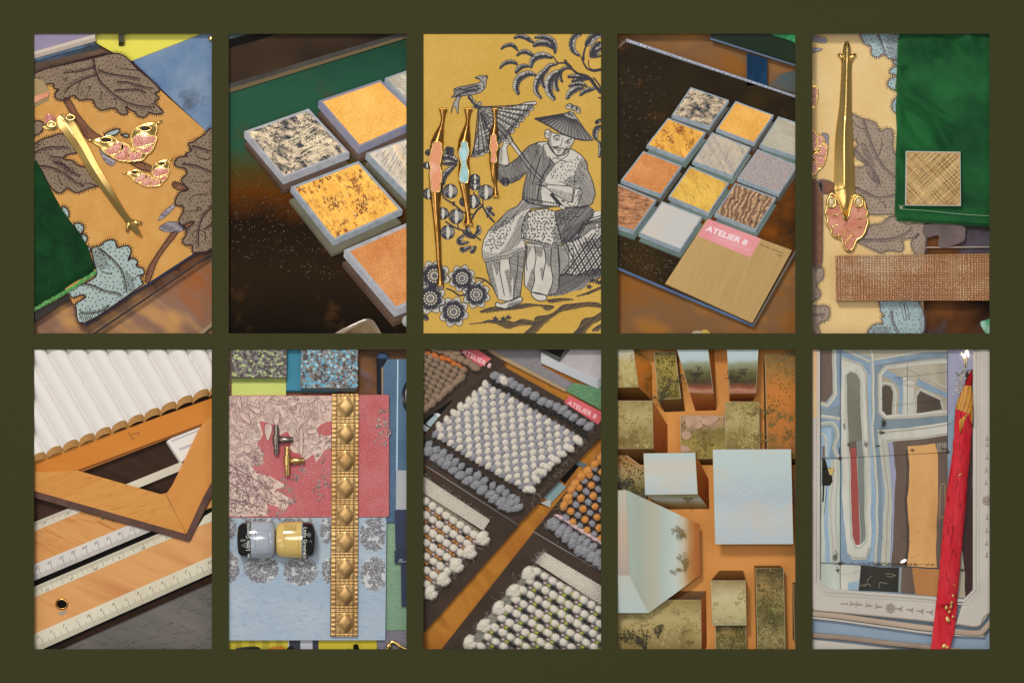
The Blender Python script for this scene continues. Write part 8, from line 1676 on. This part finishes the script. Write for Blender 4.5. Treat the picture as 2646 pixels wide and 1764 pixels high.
    bd = resample(smooth(q("b40,1090 b65,1135 b300,1158 b800,1205 b1270,1252 b1500,1275 b1720,1300 b1780,1210 b1850,1150"), 5), 4.6)
    bead = MB(); bead.blob(0, 0, 0, 2.6, 2.6, 2.2, 0, 8, 5); carv = mat('carved_grey', '#a79b90', '#9c9085', rough=.55, sc_=30)
    me = bpy.data.meshes.new('bead'); me.from_pydata([tuple(v - W(0, 0, 0)) for v in bead.v], [], bead.f); me.materials.append(carv)
    for p in me.polygons: p.use_smooth = True
    for p in bd:
        if p[0] < 2090 or p[0] > 2566: continue
        o = bpy.data.objects.new('bead', me); COL.objects.link(o); o.parent = f; o.location = W(p[0], p[1], zf + .6) - f.location
    def bell(x, y, ang, k=1.0):
        mb = MB(); c = q(f"{x},{y}")[0]
        ux, uy = math.cos(ang), math.sin(ang)
        mb.tube([(c[0], c[1], zf + 1), (c[0] + ux * 5 * k, c[1] + uy * 5 * k, zf + 1.6), (c[0] + ux * 11 * k, c[1] + uy * 11 * k, zf + 1.4), (c[0] + ux * 14 * k, c[1] + uy * 14 * k, zf + 1)], [.9 * k, 2.6 * k, 3.2 * k, 1.2 * k], 8, flatz=.6)
        for sg in (-1, 1): mb.blob(c[0] + ux * 13 * k - uy * sg * 5.2 * k, c[1] + uy * 13 * k + ux * sg * 5.2 * k, zf + 1, 2.0 * k, 2.0 * k, 1.6)
        mb.blob(c[0] - 2 * k * math.cos(ang), c[1] - 2 * k * math.sin(ang), zf + 1, 2.2 * k, 2.2 * k, 2)
        mb.build('carved_bellflower', carv, f, smooth=True)
    for x, y in ((700, 1098), (600, 1086), (500, 1076), (430, 1070)): bell(f"b{x+40}", y + 4, math.pi + .12, 1.0 if x > 450 else .8)
    for x, y in ((900, 1118), (1010, 1130), (1115, 1142), (1210, 1152)): bell(f"b{x}", y, .1, 1.0)
    for k in range(4): mb = MB(); c = q(f"b{340+k*20},{1068+k}")[0]; mb.blob(c[0], c[1], zf + 1, 2.3, 2.3, 2); mb.build('carved_bead', carv, f, smooth=True)
    c = q("b835,1115")[0]; mb = MB()
    for k in range(8): a = k * math.pi / 4; mb.blob(c[0] + 9 * math.cos(a), c[1] + 9.5 * math.sin(a), zf + 1, 4.4, 4.4, 2.4, a)
    mb.blob(c[0], c[1], zf + 1.5, 5, 5, 4); mb.build('carved_rosette', carv, f, smooth=True)
    for s in ("1815,920", "1815,980", "1812,1110", "1808,1240", "1805,1370", "b1815,180", "b1812,310", "b1810,440", "b1812,560"): bell(*s.split(',')[:1], float(s.split(',')[1]), math.pi / 2, .7)
    c = q("b1815,25")[0]; mb = MB()
    for k in range(8): a = k * math.pi / 4; mb.blob(c[0] + 9 * math.cos(a), c[1] + 9.5 * math.sin(a), zf + 1, 4.4, 4.4, 2.4, a)
    mb.blob(c[0], c[1], zf + 1.5, 5, 5, 4); mb.build('carved_rosette', carv, f, smooth=True)
    # the pencil
    t = thing('giant_pencil', 'giant red wooden pencil with a carved tip leaning before the mirror', 'pencil', q("b1420,600")[0], z=-30)
    zp = -24
    redm = mat('red_painted_bark', '#bf1c2c', '#d03c44', rough=.42, sc_=12, det=6, stretch=(3, .5, 1), mix=(.3, .7), bump=.7, bsc=20, bdist=.003, fine=('#8f0f1e', 22, .58, .72))
    lp = q("1492,640 1478,900 1455,1150 1425,1350 1396,1560 b1378,200 b1350,500 b1325,800 b1300,1050 b1270,1300 b1235,1600"); rp = q("1664,700 1658,900 1640,1120 1618,1340 1604,1560 b1588,200 b1565,450 b1540,720 b1515,1000 b1500,1240 b1428,1600")
    lp, rp = smooth(lp, 6), smooth(rp, 6); lp = [(x + 2.6 * mnoise.noise(Vector((y * .045, 2, 1))), y) for x, y in lp]; rp = [(x + 3.0 * mnoise.noise(Vector((y * .04, 8, 4))), y) for x, y in rp]; n = len(lp); mb = MB(); pf = [(0, 0), (.06, .45), (.22, .78), (.4, .92), (.55, 1.0), (.72, .9), (.88, .6), (.97, .3), (1, 0)]; hh = 26
    for i in range(n):
        for a, h in pf:
            x, y = lerp(lp[i], rp[i], a); w_ = 1 + .12 * mnoise.noise(Vector((a * 3, i * .12, 2)))
            mb.v.append(W(x + 2.2 * mnoise.noise(Vector((a * 2, i * .25, 5))) * (0 < a < 1), y, min(-20 if i > n - 12 else 4, zp + hh * h * w_)))
    k = len(pf)
    for i in range(n - 1):
        for j in range(k - 1): mb.f.append((i * k + j, (i + 1) * k + j, (i + 1) * k + j + 1, i * k + j + 1))
    mb.build('red_shaft', redm, t, smooth='auto')
    # sharpened cone
    wood = mat('pencil_wood', '#c9913a', '#a8702a', rough=.5, kind='wave', sc_=34, det=3, dist=6, rot=0.2, stretch=(1, .45, 1), bump=.2)
    cl = q("1580,405 1530,520 1500,600 1494,700 1500,800 1535,885"); cr = q("1655,400 1668,480 1672,560 1672,680 1668,805 1640,760")
    def cone(nm, ls, rs, m, h0, h1):
        mb = MB(); ls, rs = smooth(ls, 4), smooth(rs, 4); n = len(ls)
        for i in range(n):
            for a, h in pf: x, y = lerp(ls[i], rs[i], a); mb.v.append(W(x, y, zp + 2 + (h0 + (h1 - h0) * i / (n - 1)) * h))
        for i in range(n - 1):
            for j in range(len(pf) - 1): mb.f.append((i * 9 + j, (i + 1) * 9 + j, (i + 1) * 9 + j + 1, i * 9 + j + 1))
        return mb.build(nm, m, t, smooth='auto')
    cone('sharpened_wood', q("1580,405 1530,520 1502,600 1496,690 1500,790 1536,886"), q("1655,400 1668,480 1672,560 1670,650 1645,690 1540,888"), wood, 10, 30); cone('sharpened_wood', q("1645,640 1640,700 1650,770"), q("1672,600 1672,700 1664,808"), wood, 22, 26)
    cone('lead_tip', q("1655,240 1620,320 1580,406"), q("1660,240 1668,320 1657,401"), mat('crimson_lead', '#7a0f17', '#a3161f', rough=.35, sc_=30), 3, 10)
    ck = MB(); rr = random.Random(12)
    for _ in range(70):
        f = rr.random(); i = int(f * (n - 14)); a = rr.uniform(.12, .9); p = lerp(lp[i], rp[i], a); l = rr.uniform(4, 26); d = (rp[min(n - 1, i + 3)][0] - rp[i][0], rp[min(n - 1, i + 3)][1] - rp[i][1]); dl = math.hypot(*d) or 1
        hz = 0
        for (a0, h0), (a1, h1) in zip(pf, pf[1:]):
            if a0 <= a <= a1: hz = h0 + (h1 - h0) * (a - a0) / (a1 - a0)
        z_ = zp + hh * hz + 1.2
        ck.ribbon(smooth([p, (p[0] + d[0] / dl * l * .5 + rr.uniform(-2, 2), p[1] + d[1] / dl * l * .5), (p[0] + d[0] / dl * l, p[1] + d[1] / dl * l)], 3), (rr.uniform(.5, 1.6), .4), min(z_, 3))
    ck.build('bark_cracks', mat('crack_dark', '#4a0a12', rough=.7), t, kind='stuff')
    pa = MB()
    for x, y, r in ((1460, 990, 9), (1400, 1110, 11), (1450, 1060, 10), (1430, 1150, 9), (1410, 1225, 13), (1465, 1200, 8), (1380, 1500, 13), (1410, 1510, 9), (1455, 810, 5), (1480, 880, 5), (1445, 1100, 8), (1422, 1240, 8)):
        c = q(f"b{x},{y}")[0]; pa.blob(c[0], c[1], -2 if y < 1450 else -21, r / 2.2, r / 1.6, 3, rr.random(), 7, 5, .5, x)
    for s in ("1530,1310", "1545,1300"): c = q(s)[0]; pa.blob(c[0], c[1], 2, 2.4, 2.8, 2)
    pa.build('gilt_flakes', mat('gilt_flake', '#b08a42', '#d8bd7a', rough=.35, metal=.6, sc_=60), t, smooth=True, kind='stuff')
panel10()
